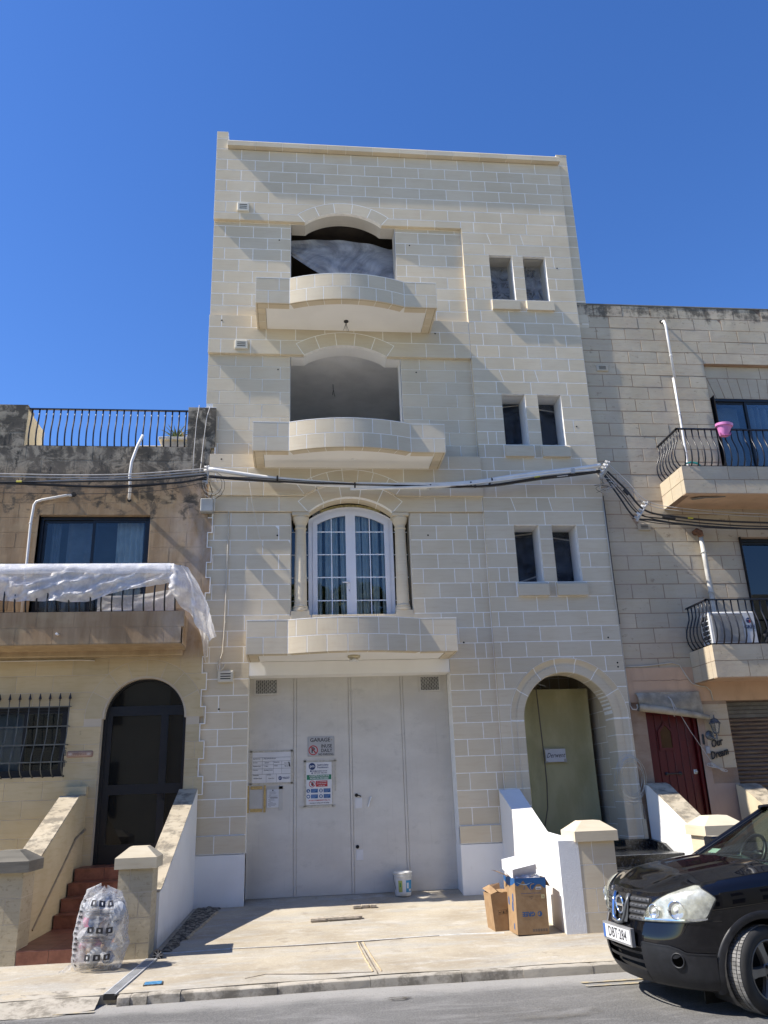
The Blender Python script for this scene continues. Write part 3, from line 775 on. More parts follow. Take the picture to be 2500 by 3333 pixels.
# vents
for (x0, x1, z0, z1, Y) in ((.465, .705, 12.675, 12.88, -.01), (.5, .745, 9.523, 9.707, -.01), (.385, .64, 3.335, 3.52, .03)):
    v_ = MB(); v_.cbox(x0, x1, Y-.045, Y+.02, z0, z1, .012); o = v_.build('vent_cover', CREAMR if False else plaster('cream vent plastic', (.6, .57, .48), .04, .05), H)
    for i in range(3):
        zz = z0+(z1-z0)*(.30+.21*i); MB().box(x0+.045, x1-.045, Y-.0465, Y-.02, zz-.008, zz+.008).build('vent_slot', DARK, o)
# drilled holes
for (x, z, Y) in ((1.31, 12.1, .085), (3.95, 12.09, .085), (1.31, 9.16, .08), (3.95, 9.16, .08), (.24, 10.15, 0), (4.35, 9.98, 0), (.33, 7.26, -.05), (1.33, 5.86, .04), (4.0, 5.86, .04), (4.52, 3.93, .04), (7.08, 3.97, 0), (7.19, 3.53, 0), (7.19, 3.46, 0), (.42, 2.91, .04), (6.98, 11.6, 0), (6.98, 8.02, 0)):
    mb = MB(); mb.lathe([(.016, 0), (.012, -.004), (.011, -.012)], (x, Y-.003, z), 10, axis='y'); mb.build('drill_hole', DARK, H)
# window reveals, rooms
def arch_outline(i, x0, x1, zs, zb, n=20):
    cx, cz, Ri, Ro, a, hw = ARCH[i]
    return [(x0, zb), (x0, zs), (cx-hw, zs)]+arcpts(cx, cz, Ri, -a, a, n)[1:-1]+[(cx+hw, zs), (x1, zs), (x1, zb)]
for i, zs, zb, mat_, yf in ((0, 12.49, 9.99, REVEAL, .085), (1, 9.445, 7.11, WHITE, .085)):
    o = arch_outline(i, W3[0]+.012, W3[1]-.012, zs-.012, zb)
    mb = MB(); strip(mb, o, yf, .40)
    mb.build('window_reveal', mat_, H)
    w_ = MB(); cx = 2.6
    # room behind
    T = .1; zt = zs+.245
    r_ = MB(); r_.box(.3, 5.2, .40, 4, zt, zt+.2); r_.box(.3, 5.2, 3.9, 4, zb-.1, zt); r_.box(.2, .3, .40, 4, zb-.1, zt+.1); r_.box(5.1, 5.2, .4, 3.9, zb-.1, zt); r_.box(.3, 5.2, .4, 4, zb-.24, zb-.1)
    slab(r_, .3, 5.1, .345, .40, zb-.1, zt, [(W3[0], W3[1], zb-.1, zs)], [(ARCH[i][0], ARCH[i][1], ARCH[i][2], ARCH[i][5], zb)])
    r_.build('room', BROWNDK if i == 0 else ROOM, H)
# ceiling wire of the middle room
m_ = MB(); m_.lathe([(.035, 0), (.035, -.02), (.01, -.03)], (2.42, 1.6, 9.765), 10); m_.tube([(2.42, 1.6, 9.74), (2.425, 1.6, 9.55), (2.41, 1.6, 9.44)], .006, 5); m_.tube([(2.42, 1.6, 9.60), (2.44, 1.6, 9.48), (2.46, 1.6, 9.40)], .004, 5)
m_.build('ceiling_wire', CABLE, H)
# small windows
for n, (t, b, x0, x1, x2, x3) in enumerate(WN):
    for (a, c) in ((x0, x1), (x2, x3)):
        zt, zb = Z(t), Z(b)
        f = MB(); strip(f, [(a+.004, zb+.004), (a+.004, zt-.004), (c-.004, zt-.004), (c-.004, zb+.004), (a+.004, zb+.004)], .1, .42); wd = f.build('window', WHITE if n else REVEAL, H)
        mb = MB()
        sh = random.Random(int(a*100)+t)
        def fp(u, v, a=a, c=c, zt=zt, zb=zb, s=sh.uniform(0, 9)):
            x = a-.02+(c-a+.04)*u; z = zb-.02+(zt-zb+.04)*v
            return (x, .345+.035*mn.noise(Vector((u*2.2+s, v*4, s)))+.02*mn.noise(Vector((u*7, v*9+s, 1)))+.03*math.sin(math.pi*u)*v, z)
        mb.grid(fp, 14, 24); mb.build('plastic_film', FILMG if n else FILMB, wd, smooth=True)
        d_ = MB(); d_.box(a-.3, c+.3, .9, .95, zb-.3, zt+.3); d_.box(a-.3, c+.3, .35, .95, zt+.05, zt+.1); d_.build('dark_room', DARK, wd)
        if n:
            t_ = MB(); t_.tube([(a-.03, .40, zt-.10), (c-.02, .40, zt-.04 if a < 6.1 else zt-.17)], .012, 6)
            if sh.random() > .4: t_.tube([(a, .41, zb+.06), (c, .41, zb+.2)], .012, 6)
            t_.build('timber_batten', WOOD, wd)
        zs = zb-.055
        # sloped sill
        mb = MB(); p = [(.1, zb+.0), (-.0, zb-.01), (-.068, zs), (-.068, zs-.205), (.09, zs-.205)]
        x_0, x_1 = a-.036, c+.062
        mb.add([(x_0, y, z) for y, z in p]+[(x_1, y, z) for y, z in p], [(0, 1, 2, 3, 4), (9, 8, 7, 6, 5)]+[(i, i+5, (i+1) % 5+5, (i+1) % 5) for i in range(5)])
        mb.build('window_sill', STONE, H)
        MB().box(x_0-.02, x_1+.012, .006, .08, Z(b+1)+.0, Z(b)).build('sill_mortar', STONE, H)
MB().box(6.12, 6.235, 0, .1, Z(13)+.006, Z(12)-.006).build('sill_block', STONE, H); MB().box(6.12, 6.235, 0, .1, Z(25)+.006, Z(24)-.006).build('sill_block', STONE, H); MB().box(6.12, 6.235, 0, .1, Z(35)+.006, Z(34)-.006).build('sill_block', STONE, H)
# loose white sheeting in the top window
m_ = MB()
def sheet(u, v):
    x = 1.50+2.2*u
    top = 12.36+.16*math.sin(math.pi*min(1, u*1.05))**.8-.05*u; bot = 12.10-1.12*u**.8-.10*math.sin(math.pi*u)
    z = top+(bot-top)*v; sag = math.sin(math.pi*u)
    ph = (v*7+2.2*sag*(1-v))
    return (x, .44+.07*math.sin(v*2.6+u*2)+.035*math.sin(ph)*(1-.5*u)+.04*mn.noise(Vector((u*3+v*2, v*5-u*4, 0)))+.015*mn.noise(Vector((u*5+v*6, v*12, 5))), z)
m_.grid(sheet, 60, 30); m_.build('plastic_sheet', FILMB2 if 'FILMB2' in globals() else FILMB, None, smooth=True, label='torn clear plastic sheet hanging across the topmost arched opening', cat='plastic sheet')
# ---------------------------------------------------------------- balconies
def bpath(yf, yp):
    hw = 1.055; sag = yf-yp; cx = 2.585; R = (hw*hw+sag*sag)/(2*sag); cy = yp+R; a = math.asin(hw/R)
    return cx, cy, R, a
def front_pt(s, yf, yp, off):     # s: x-like coordinate along the front; off: towards the house
    cx, cy, R, a = bpath(yf, yp)
    if s <= cx-1.055 or s >= cx+1.055: return (s, yf+off)
    t = math.asin((s-cx)/R); return (cx+(R-off)*math.sin(t), cy-(R-off)*math.cos(t))
def balcony(zb, yf, yp, x0=.915, x1=4.25, lab=None):
    B = MB(); zt = zb+.53; xc0, xc1 = 1.53, 3.64
    # core (mortar) following the same line, 1.5 mm inside
    def line(off, a, b, n=24):
        P = [a]+[xc0-.001, xc0+.001]+[xc0+(xc1-xc0)*i/n for i in range(1, n)]+[xc1-.001, xc1+.001]+[b]
        return [front_pt(s, yf, yp, off) for s in P]
    o = line(.0015, x0+.0015, x1-.0015); i_ = line(.178, x0+.178, x1-.178)
    vs = []; n = len(o)
    for z in (zb+.004, zt-.004): vs += [(x, y, z) for x, y in o]+[(x, y, z) for x, y in i_]
    fs = []
    for k in range(n-1): fs += [(k, k+1, 2*n+k+1, 2*n+k), (n+k, 3*n+k, 3*n+k+1, n+k+1), (2*n+k, 2*n+k+1, 3*n+k+1, 3*n+k), (k, n+k, n+k+1, k+1)]
    B.add(vs, fs)
    B.box(x0+.0015, x0+.178, yf+.02, .0, zb+.004, zt-.004); B.box(x1-.178, x1-.0015, yf+.02, 0, zb+.004, zt-.004)
    b = B.build('balcony', MORTAR, H, label=lab)
    # slab with white soffit, sunk 3 cm behind the stone rim
    S_ = MB(); q = line(.185, x0+.185, x1-.185); pl = [(x, y) for x, y in q]+[(x1-.185, .08), (x0+.185, .08)]
    S_.hprism(pl, zb+.012, zb+.12); S_.build('soffit', SOFFIT, b)
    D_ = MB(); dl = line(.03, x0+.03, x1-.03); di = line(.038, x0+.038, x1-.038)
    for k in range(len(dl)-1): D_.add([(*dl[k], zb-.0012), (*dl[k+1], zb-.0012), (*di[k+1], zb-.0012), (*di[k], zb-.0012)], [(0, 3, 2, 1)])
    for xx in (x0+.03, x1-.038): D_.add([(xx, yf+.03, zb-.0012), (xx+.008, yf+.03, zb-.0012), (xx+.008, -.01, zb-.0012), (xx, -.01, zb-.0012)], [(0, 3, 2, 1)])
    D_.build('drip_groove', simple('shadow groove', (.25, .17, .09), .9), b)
    # stones: curved pieces along the front, square pieces on the flats and the sides
    def piece(s0, s1, z0, z1):
        g = J/2; n = 4 if (s0 >= xc0-.01 and s1 <= xc1+.01) else 1
        ss = [s0+g+(s1-s0-2*g)*i/n for i in range(n+1)]; f = [front_pt(s, yf, yp, 0.) for s in ss]; r = [front_pt(s, yf, yp, .18) for s in ss]
        mb = MB(); n1 = n+1; vs = []
        for z in (z0+(g if z0 > zb+.01 else 0), z1-(g if z1 < zt-.01 else 0)): vs += [(x, y, z) for x, y in f]+[(x, y, z) for x, y in r]
        fs = []
        for k in range(n): fs += [(k, k+1, 2*n1+k+1, 2*n1+k), (n1+k, 3*n1+k, 3*n1+k+1, n1+k+1), (2*n1+k, 2*n1+k+1, 3*n1+k+1, 3*n1+k), (k, n1+k, n1+k+1, k+1)]
        fs += [(0, 2*n1, 3*n1, n1), (n, n1+n, 3*n1+n, 2*n1+n)]
        mb.add(vs, fs); mb.build('balcony_stone', STONE, b)
    up_ = [x0, 1.34, xc0, 1.66, 1.985, 2.31, 2.635, 2.96, 3.285, xc1, 3.86, x1]
    lo_ = [x0, 1.145, xc0, 1.83, 2.14, 2.465, 2.79, 3.10, 3.40, xc1, 4.05, x1]
    for r, cuts in ((1, up_), (0, lo_)):
        for p, q in zip(cuts, cuts[1:]):
            if q-p > .05: piece(p, q, zb+.265*r, zb+.265*(r+1))
    for xa, xb in ((x0, x0+.18), (x1-.18, x1)):
        for r in (0, 1):
            c = [yf+.18, yf+.18+.33, 0] if r else [yf+.18, yf+.18+.17, yf+.62, 0]
            for p, q in zip(c, c[1:]):
                MB().box(xa, xb, p+J/2, q-J/2 if q < 0 else 0, zb+.265*r+(J/2 if r else 0), zb+.265*(r+1)-(J/2 if not r else 0)).build('balcony_stone', STONE, b)
    C_ = MB(); o = line(-.002, x0-.002, x1+.002); i_ = line(.182, x0+.182, x1-.182); n = len(o); vs = []
    for z in (zt, zt+.012): vs += [(x, y, z) for x, y in o]+[(x, y, z) for x, y in i_]
    fs = []
    for k in range(n-1): fs += [(k, k+1, 2*n+k+1, 2*n+k), (n+k, 3*n+k, 3*n+k+1, n+k+1), (2*n+k, 2*n+k+1, 3*n+k+1, 3*n+k), (k, n+k, n+k+1, k+1)]
    C_.add(vs, fs); C_.box(x0-.002, x0+.182, yf+.1, 0, zt, zt+.012); C_.box(x1-.182, x1+.002, yf+.1, 0, zt, zt+.012)
    C_.build('parapet_cap', MORTAR, b)
    return b
b3 = balcony(9.98, -.885, -1.095, lab='topmost curved balcony of pale limestone blocks')
b2 = balcony(7.10, -.82, -1.03, lab='middle curved balcony of pale limestone blocks')
b1 = balcony(3.65, -.80, -1.0, .88, 4.245, 'lowest curved balcony over the garage door')
mb = MB(); mb.lathe([(.045, 0), (.045, -.02), (.02, -.03)], (2.59, -.34, 9.992), 12)
for k, (dx, dl) in enumerate(((-.05, .17), (0.02, .2), (.05, .19), (-.02, .15))):
    mb.tube([(2.59, -.34, 9.96), (2.585+dx*.3, -.34, 9.90), (2.585+dx, -.34, 9.96-dl)], .004, 4)
mb.build('light_wire', CABLE, b3)
MB().lathe([(.04, 0), (.035, -.012)], (2.66, -.45, 7.112), 14).build('light_rose', WHITE, b2)
mb = MB(); mb.lathe([(.10, 0), (.105, -.02), (.095, -.04), (.05, -.05)], (2.595, -.43, 3.662), 20); lr = mb.build('balcony_light', LAMPM, b1, smooth=True)
for k in range(3):
    a = k*2.1+.5; mb = MB(); mb.lathe([(.012, 0), (.03, -.02), (.035, -.04), (.02, -.055)], (2.595+.055*math.cos(a), -.43+.055*math.sin(a), 3.62), 12); mb.build('bulb', PAPER if False else WHITEP, lr, smooth=True)
# white lintel beam and steel garage doors
MB().box(.892, 4.243, .03, .42, 3.435, 3.655).build('lintel_beam', SOFFIT, H)
G = MB(); G.box(.88, 4.25, .415, .45, 0, 3.5); gd = G.build('garage_door', STEEL, H, label='pale grey steel garage door of four leaves')
for a, b in ((.878, 1.625), (1.665, 2.545), (2.585, 3.435), (3.475, 4.252)):
    MB().cbox(a+.003, b-.003, .400, .42, .052, 3.44, .004).build('door_leaf', STEEL, gd)
for x in (1.645, 2.565, 3.455):
    MB().cbox(x-.018, x+.018, .392, .42, .052, 3.44, .004).build('cover_strip', STEEL, gd)
for (x0, x1) in ((.955, 1.37), (3.76, 4.14)):
    f = MB(); z0, z1 = 3.155, 3.435
    for a in ((x0, x1, z0, z0+.03), (x0, x1, z1-.03, z1), (x0, x0+.03, z0+.03, z1-.03), (x1-.03, x1, z0+.03, z1-.03)): f.box(a[0], a[1], .378, .402, a[2], a[3])
    fo = f.build('vent_frame', STEEL, gd); MB().box(x0+.03, x1-.03, .3985, .3995, z0+.03, z1-.03).build('vent_gap', DARK, fo)
    g = MB(); nx = 11; ny = 7
    wx = (x1-x0-.06)/nx; hz = (z1-z0-.06)/ny
    for i in range(nx+1):
        for j in range(ny):
            xa = x0+.03+wx*i; za = z0+.03+hz*j; sg = 1 if (i+j) % 2 else -1
            g.tube([(min(max(xa-sg*wx*.25, x0+.03), x1-.03), .393, za), (min(max(xa+sg*wx*.25, x0+.03), x1-.03), .393, za+hz)], .005, 4)
            g.tube([(min(max(xa-sg*wx*.25+wx*.5, x0+.03), x1-.03), .393, za), (min(max(xa+sg*wx*.25+wx*.5-sg*0, x0+.03), x1-.03), .393, za+hz)], .003, 4) if False else None
    for j in range(ny*2+1):
        zz = z0+.03+hz*.5*j; g.tube([(x0+.03, .393, zz), (x1-.03, .393, zz)], .0028, 4)
    g.build('vent_mesh', NET, fo)
for z in (1.52, .74):
    mb = MB(); mb.lathe([(.028, 0), (.028, .012), (.012, .016)], (2.645, .40, z), 14, axis='y'); mb.build('keyhole_rose', DARK, gd)
    mb = MB(); mb.cbox(2.622, 2.735, .392, .402, z-.205, z-.045, .003); mb.build('lock_plate', PAPER, gd)
mb = MB(); mb.tube([(2.665, .38, 1.52), (2.72, .375, 1.50)], .01, 6); mb.build('door_knob', DARK, gd)
mb = MB(); mb.tube([(2.885, .385, 1.49), (2.83, .385, 1.33)], .012, 8); mb.build('pull_handle', WHITEP, gd)
# plinths in white render
pl = MB(); pl.box(.13, .885, -.0, .44, -.2, .725); pl.build('white_plinth', WHITE, H)
pl = MB(); pl.box(4.246, 5.03, -.0, .44, -.2, .725); pl.build('white_plinth', WHITE, H)
# dirty strip where the door meets the ramp
# ---------------------------------------------------------------- French door in the first floor niche
def lathe_profile(pts, n=1): return pts
N = MB(); NY = .35
# niche: side reveals, back, floor
n_ = MB(); n_.box(W1[0]-.0, W1[0]+.01, .10, .60, 4.1, 6.285); n_.box(W1[1]-.01, W1[1], .10, .60, 4.1, 6.285); n_.box(W1[0]+.01, W1[1]-.01, .09, .6, 3.98, 4.12)
n_.build('niche_side', STONE, H)
o = arcpts(ARCH[2][0], ARCH[2][1], ARCH[2][2]-.003, -ARCH[2][4], ARCH[2][4], 24)
# arch soffit: two bands of stone with light joints
for y0, y1 in ((.10, .19), (.196, .34)):
    cuts = [-1, -.6, -.2, .2, .6, 1]; aa = ARCH[2][4]
    for p, q in zip(cuts, cuts[1:]):
        mb = MB(); e = .005
        P = arcpts(ARCH[2][0], ARCH[2][1], ARCH[2][2], aa*p+e, aa*q-e, 5); Q = arcpts(ARCH[2][0], ARCH[2][1], ARCH[2][2]+.06, aa*q-e, aa*p+e, 5)
        mb.prism(P+Q, y0, y1); mb.build('arch_soffit_stone', STONE, H)
MB().prism(arcpts(ARCH[2][0], ARCH[2][1], ARCH[2][2]+.0015, -aa, aa, 24)+arcpts(ARCH[2][0], ARCH[2][1], ARCH[2][2]+.055, aa, -aa, 24), .09, .345).build('arch_mortar', MORTAR, H)
n_ = MB()
for a, b in ((W1[0], 1.868), (3.38, W1[1])): n_.box(a+.01, b, .1, .4, 6.255, 6.285)
n_.build('niche_soffit', STONE, H)
# door frame
cx, cz, Ri, Ro, a_, hw = ARCH[2]
DX0, DX1, DB = 1.872, 3.405, 4.13; dcx = (DX0+DX1)/2; dhw = (DX1-DX0)/2; dzs, dcr = 6.245, 6.495
dR = seg(dhw, dcr-dzs); dcz = dcr-dR
def door_outline(ins, y=None):
    R_ = dR-ins; h = dhw-ins; an = math.asin(h/R_)
    return [(dcx-h, DB)]+arcpts(dcx, dcz, R_, -an, an, 20)+[(dcx+h, DB)]
def bandframe(mb, o1, o2, y0, y1, mi=0):
    n = len(o1); vs = []
    for y in (y0, y1): vs += [(x, y, z) for x, z in o1]+[(x, y, z) for x, z in o2]
    fs = []
    for k in range(n-1): fs += [(k, k+1, n+k+1, n+k), (n+k, n+k+1, 3*n+k+1, 3*n+k), (k, 2*n+k, 2*n+k+1, k+1), (2*n+k, 3*n+k, 3*n+k+1, 2*n+k+1)]
    mb.add(vs, fs, mi)
FD = MB(); bandframe(FD, door_outline(0), door_outline(.075), NY-.02, NY+.06); fdo = FD.build('french_door', PVC, H, label='white arched double glazed door between two stone columns')
f2 = MB(); bandframe(f2, door_outline(.004), door_outline(.02), NY-.035, NY-.018); f2.build('frame_bead', PVC, fdo)
MB().prism(arcpts(dcx, dcz, dR+.002, -.42, .42, 20)+arcpts(dcx, dcz, dR+.05, .42, -.42, 20), NY-.01, NY+.03).build('foam_seal', simple('yellow foam seal', (.42, .36, .17), .9, var=.35, bump=1., sc=25), H)
xm = 2.632
def topz(x, ins): return dcz+math.sqrt((dR-ins)**2-(x-dcx)**2)
for sd, (xa, xb) in enumerate(((DX0+.078, xm-.003), (xm+.003, DX1-.078))):
    L = MB(); bw = .072
    def leaf_o(i_):
        a = xa+i_; b = xb-i_; P = [(a, DB+.02+i_), (b, DB+.02+i_)]
        n = 12; return P+[(b+(a-b)*k/n, topz(b+(a-b)*k/n, .078+i_)) for k in range(n+1)]
    o1, o2 = leaf_o(0), leaf_o(bw+.012); o1 = o1+[o1[0]]; o2 = o2+[o2[0]]
    bandframe(L, o1, o2, NY-.03, NY+.03)
    lf = L.build('door_leaf', PVC, fdo)
    gl = leaf_o(bw); MB().prism(gl, NY+.0, NY+.004).build('glass_pane', GLASS, lf)
    ga, gb = xa+bw+.012, xb-bw-.012; gm = (ga+gb)/2
    for zz in (6.02, 5.595, 5.175, 4.755, 4.335):
        MB().box(ga-.002, gb+.002, NY-.009, NY-.001, zz-.009, zz+.009).build('glazing_bar', MUNT, lf)
    MB().box(gm-.009, gm+.009, NY-.0075, NY-.0005, DB+.1, topz(gm, .15)).build('glazing_bar', MUNT, lf)
MB().box(xm-.02, xm+.02, NY-.040, NY-.02, DB+.02, 6.44).build('meeting_strip', PVC, fdo)
hd = MB(); hd.cbox(2.572, 2.602, NY-.045, NY-.03, 4.97, 5.10, .004); hd.tube([(2.587, NY-.045, 5.07), (2.587, NY-.075, 5.07), (2.575, NY-.08, 5.07), (2.47, NY-.08, 5.068)], .011, 8); hdo = hd.build('door_handle', PVC, fdo)
mb = MB(); mb.lathe([(.02, 0), (.02, .008)], (2.59, NY-.03, 4.93), 12, axis='y'); mb.build('key_rose', PVC, fdo); MB().box(2.586, 2.594, NY-.0395, NY-.03, 4.915, 4.945).build('keyhole', DARK, fdo)
# sidelights
for a, b in ((W1[0]+.01, DX0), (DX1, W1[1]-.01)):
    sl = MB().box(a, b, NY+.02, NY+.03, 4.12, 6.26).build('sidelight_glass', GLASSD, fdo)
    for zz in (6.02, 5.595, 5.175, 4.755): MB().box(a, b, NY+.012, NY+.019, zz-.007, zz+.007).build('glazing_bar', MUNT, fdo)
# curtains: pleated surface
def curtain(name, x0, x1, y, z0, z1, per, amp, mat, par, seed=0, gaps=None):
    mb = MB(); n = int((x1-x0)/per*10)
    def f(u, v):
        x = x0+(x1-x0)*u; ph = x/per*2*math.pi+1.5*mn.noise(Vector((x*5, seed, 0)))
        return (x+.35*amp*math.sin(ph*1.0+.6+v), y+amp*math.sin(ph)*(1+.3*v)+.5*amp*mn.noise(Vector((x*14, v*2, seed))), z1+(z0-z1)*v)
    mb.grid(f, n, 4); return mb.build(name, mat, par, smooth=True)
for (a, b, s) in ((1.95, 2.12, 1), (2.17, 2.28, 2), (2.31, 2.40, 3), (2.45, 2.56, 4), (2.70, 2.82, 5), (2.85, 2.97, 6), (3.03, 3.14, 7), (3.19, 3.33, 8)):
    curtain('curtain', a, b, NY+.09, 4.1, 6.5, .06, .02, CURT, H, s)
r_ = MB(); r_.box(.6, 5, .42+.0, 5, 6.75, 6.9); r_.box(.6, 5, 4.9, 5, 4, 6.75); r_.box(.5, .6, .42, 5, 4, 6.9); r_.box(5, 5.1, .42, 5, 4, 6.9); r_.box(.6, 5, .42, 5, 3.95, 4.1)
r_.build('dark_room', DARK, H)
# columns
for cxx in (1.735, 3.515):
    c_ = MB(); b0 = 4.515
    prof = [(.135, b0), (.14, b0+.02), (.135, b0+.055), (.118, b0+.062), (.128, b0+.085), (.118, b0+.105), (.112, b0+.112), (.112, b0+.13), (.107, b0+.6), (.098, b0+1.2), (.094, b0+1.475), (.104, b0+1.485), (.106, b0+1.505), (.095, b0+1.515), (.095, b0+1.56), (.105, b0+1.575), (.118, b0+1.60), (.132, b0+1.635), (.134, b0+1.655), (.142, b0+1.665), (.146, b0+1.695), (.138, b0+1.71)]
    c_.lathe([(r, z-b0) for r, z in prof], (cxx, .155, b0), 40); co = c_.build('column', STONE, H, smooth=False); auto_smooth(co, 40)
    MB().cbox(cxx-.15, cxx+.15, .01, .31, b0+1.71, 6.284, .004).build('abacus', STONE, co)
    sdx = 1 if cxx < 2.6 else -1
    xa, xb = (W1[0]+.002, 1.885) if sdx > 0 else (3.375, W1[1]-.002)
    MB().cbox(xa, xb, .035, .33, 4.37, 4.512, .004).build('pedestal_block', STONE, co); MB().cbox(xa, xb, .035, .33, 4.13, 4.362, .004).build('pedestal_block', STONE, co)
# ---------------------------------------------------------------- porch behind the arched doorway
P = MB(); PF = .60
pm = Masonry(H, STONE, 'porch_stone', .012)
MB().box(DCX-1.05, 7.35, .0, 2.3, .3, PF-.03).build('porch_base', MARBLE, H)
MB().box(DCX-.78, DCX+.78, -.06, 2.2, PF-.03, PF).build('porch_floor', MARBLE, H)
PR = 7.03
w_ = MB(); w_.box(PR+.0015, 7.28, .43, 2.3, PF, 3.9); w_.box(DCX-.83, DCX-.76, .43, 2.3, PF, 3.9); w_.box(DCX-.83, 7.28, 2.2015, 2.3, PF, 3.9); w_.box(DCX-.83, 7.28, .43, 2.3, 3.75, 3.9)
w_.build('porch_mortar', MORTAR, H)
for k in range(12):
    z0 = .65+.265*k; js = [2.2-.28*(k % 2)-.56*i for i in range(5)]
    cc = sorted([j for j in js if .47 < j < 2.15]+[.435, 2.2])
    for a, b in zip(cc, cc[1:]): MB().box(PR, PR+.05, a+.006, b-.006, z0+.006, z0+.259).build('porch_stone', STONE, H)
    pm.row(DCX-.76, PR, z0, z0+.265, 2.2, [5.2+.14*i+.0 for i in range(0)] + [5.6, 6.16, 6.72] if k < 9 else [5.5+.19*i for i in range(9)], d=.06)
pm.finish()
# tarpaulin hanging in the doorway
def tp(u, v):
    x = 5.30+1.61*u; z = 3.20-2.62*v
    d = 0
    if u > .96: d = .03*(u-.96)/.04
    return (x+(.02*mn.noise(Vector((u, v*3, 4))) if u in (0., 1.) else 0), .92+.035*mn.noise(Vector((u*1.6, v*1.3, 2)))+.012*math.sin(u*5+v*2)-d, z)
mb = MB(); mb.grid(tp, 40, 50); tarp = mb.build('tarpaulin', TARP, None, smooth=True, label='olive cream tarpaulin hung as a screen inside the arched doorway', cat='tarpaulin')
mb = MB(); mb.box(5.30, 6.90, .895, .91, 3.09, 3.205); mb.build('top_hem', TARP, tarp)
mb = MB(); mb.tube([(5.3, .93, 3.19), (6.93, .93, 3.19)], .01, 6); mb.build('rail', GALV, tarp)
mb = MB(); mb.tube([(5.93, .86, 3.42), (5.93, .84, 3.36), (5.95, .83, 3.2), (5.965, .83, 2.6), (5.98, .83, 2.1), (5.985, .83, 1.6), (5.96, .84, 1.2), (5.88, .84, .9), (5.86, .84, .68)], .011, 6)
mb.build('hanging_cable', simple('brown cable', (.13, .11, .08), .6), None, label='brown cable hanging from the porch arch in front of the tarpaulin', cat='cable')
mb = MB(); mb.cbox(5.87, 5.99, .80, .9, 3.30, 3.345, .005); mb.tube([(5.93, .82, 3.34), (5.92, .8, 3.43)], .008, 5); mb.tube([(5.9, .8, 3.33), (6.12, .8, 3.25)], .008, 5); mb.build('cable_clamp', GALV, H)
mb = MB(); mb.box(6.02, 6.385, .868, .872, 1.95, 2.17)
ps = mb.build('paper_sign', PAPER, None, label='white paper name sign taped to the tarpaulin in the arched doorway', cat='paper sign')
text('lettering', 'Derwent', .115, (6.2, .8665, 2.06), BLACKINK, ps, shear=.45, ex=.0005, sx=.78)
mb = MB()
for a, b, c, d in ((5.98, 6.06, 1.94, 1.965), (5.98, 6.0, 2.02, 2.12), (6.345, 6.40, 1.94, 2.0), (6.0, 6.1, 2.155, 2.18)): mb.box(a, b, .8665, .8675, c, d)
mb.build('tape', TAPE, ps)
mb = MB(); mb.grid(lambda u, v: (5.62+.22*math.sin(v*math.pi)*math.cos(u*2*math.pi)*(1+.2*mn.noise(Vector((u*5, v*5, 1)))), .8+.16*math.sin(v*math.pi)*math.sin(u*2*math.pi), .60+.26*(1-math.cos(v*math.pi))/2*(1+.2*math.sin(u*9))), 16, 8)
mb.build('black_bag', simple('black bag', (.01, .01, .011), .35, bump=.6, sc=20), None, smooth=True, label='small black bag on the porch floor below the hanging cable', cat='bag')
# black marble skirting and steps at the doorway
s_ = MB(); s_.hprism([(DCX+.64, .05), (DCX+.68, -.045), (7.33, -.045), (7.33, -.0), (7.1, .45), (DCX+.64, .45)], .545, .70)
s_.build('skirting', MARBLE, H)
s_ = MB(); s_.hprism([(DCX-1.0, -.0), (DCX-1.0, -.05), (DCX-.70, -.05), (DCX-.66, .4), (DCX-.76, .4)], .55, .70); s_.build('skirting', MARBLE, H)
ST = empty('marble_steps', label='black speckled marble steps between white walls leading to the arched doorway', cat='steps')
lv = [(-.08, .56), (-1.15, .56), (-1.5, .40), (-1.85, .24), (-2.2, .08), (-2.55, -.08)]
for i, (y, z) in enumerate(lv[1:]):
    yb = lv[i][0] if i else .0
    t = MB(); t.box(5.245, 7.385, y-.02, yb-.02 if i else .0, z-.03, z); t.build('tread', MARBLE, ST)
    t = MB(); t.box(5.245, 7.385, y, y+.03, z-.16, z-.03); t.build('riser', MARBLE, ST)
    t = MB(); t.box(5.245, 7.385, y-.021, y-.017, z-.004, z+.001); t.build('nosing', CR1, ST)
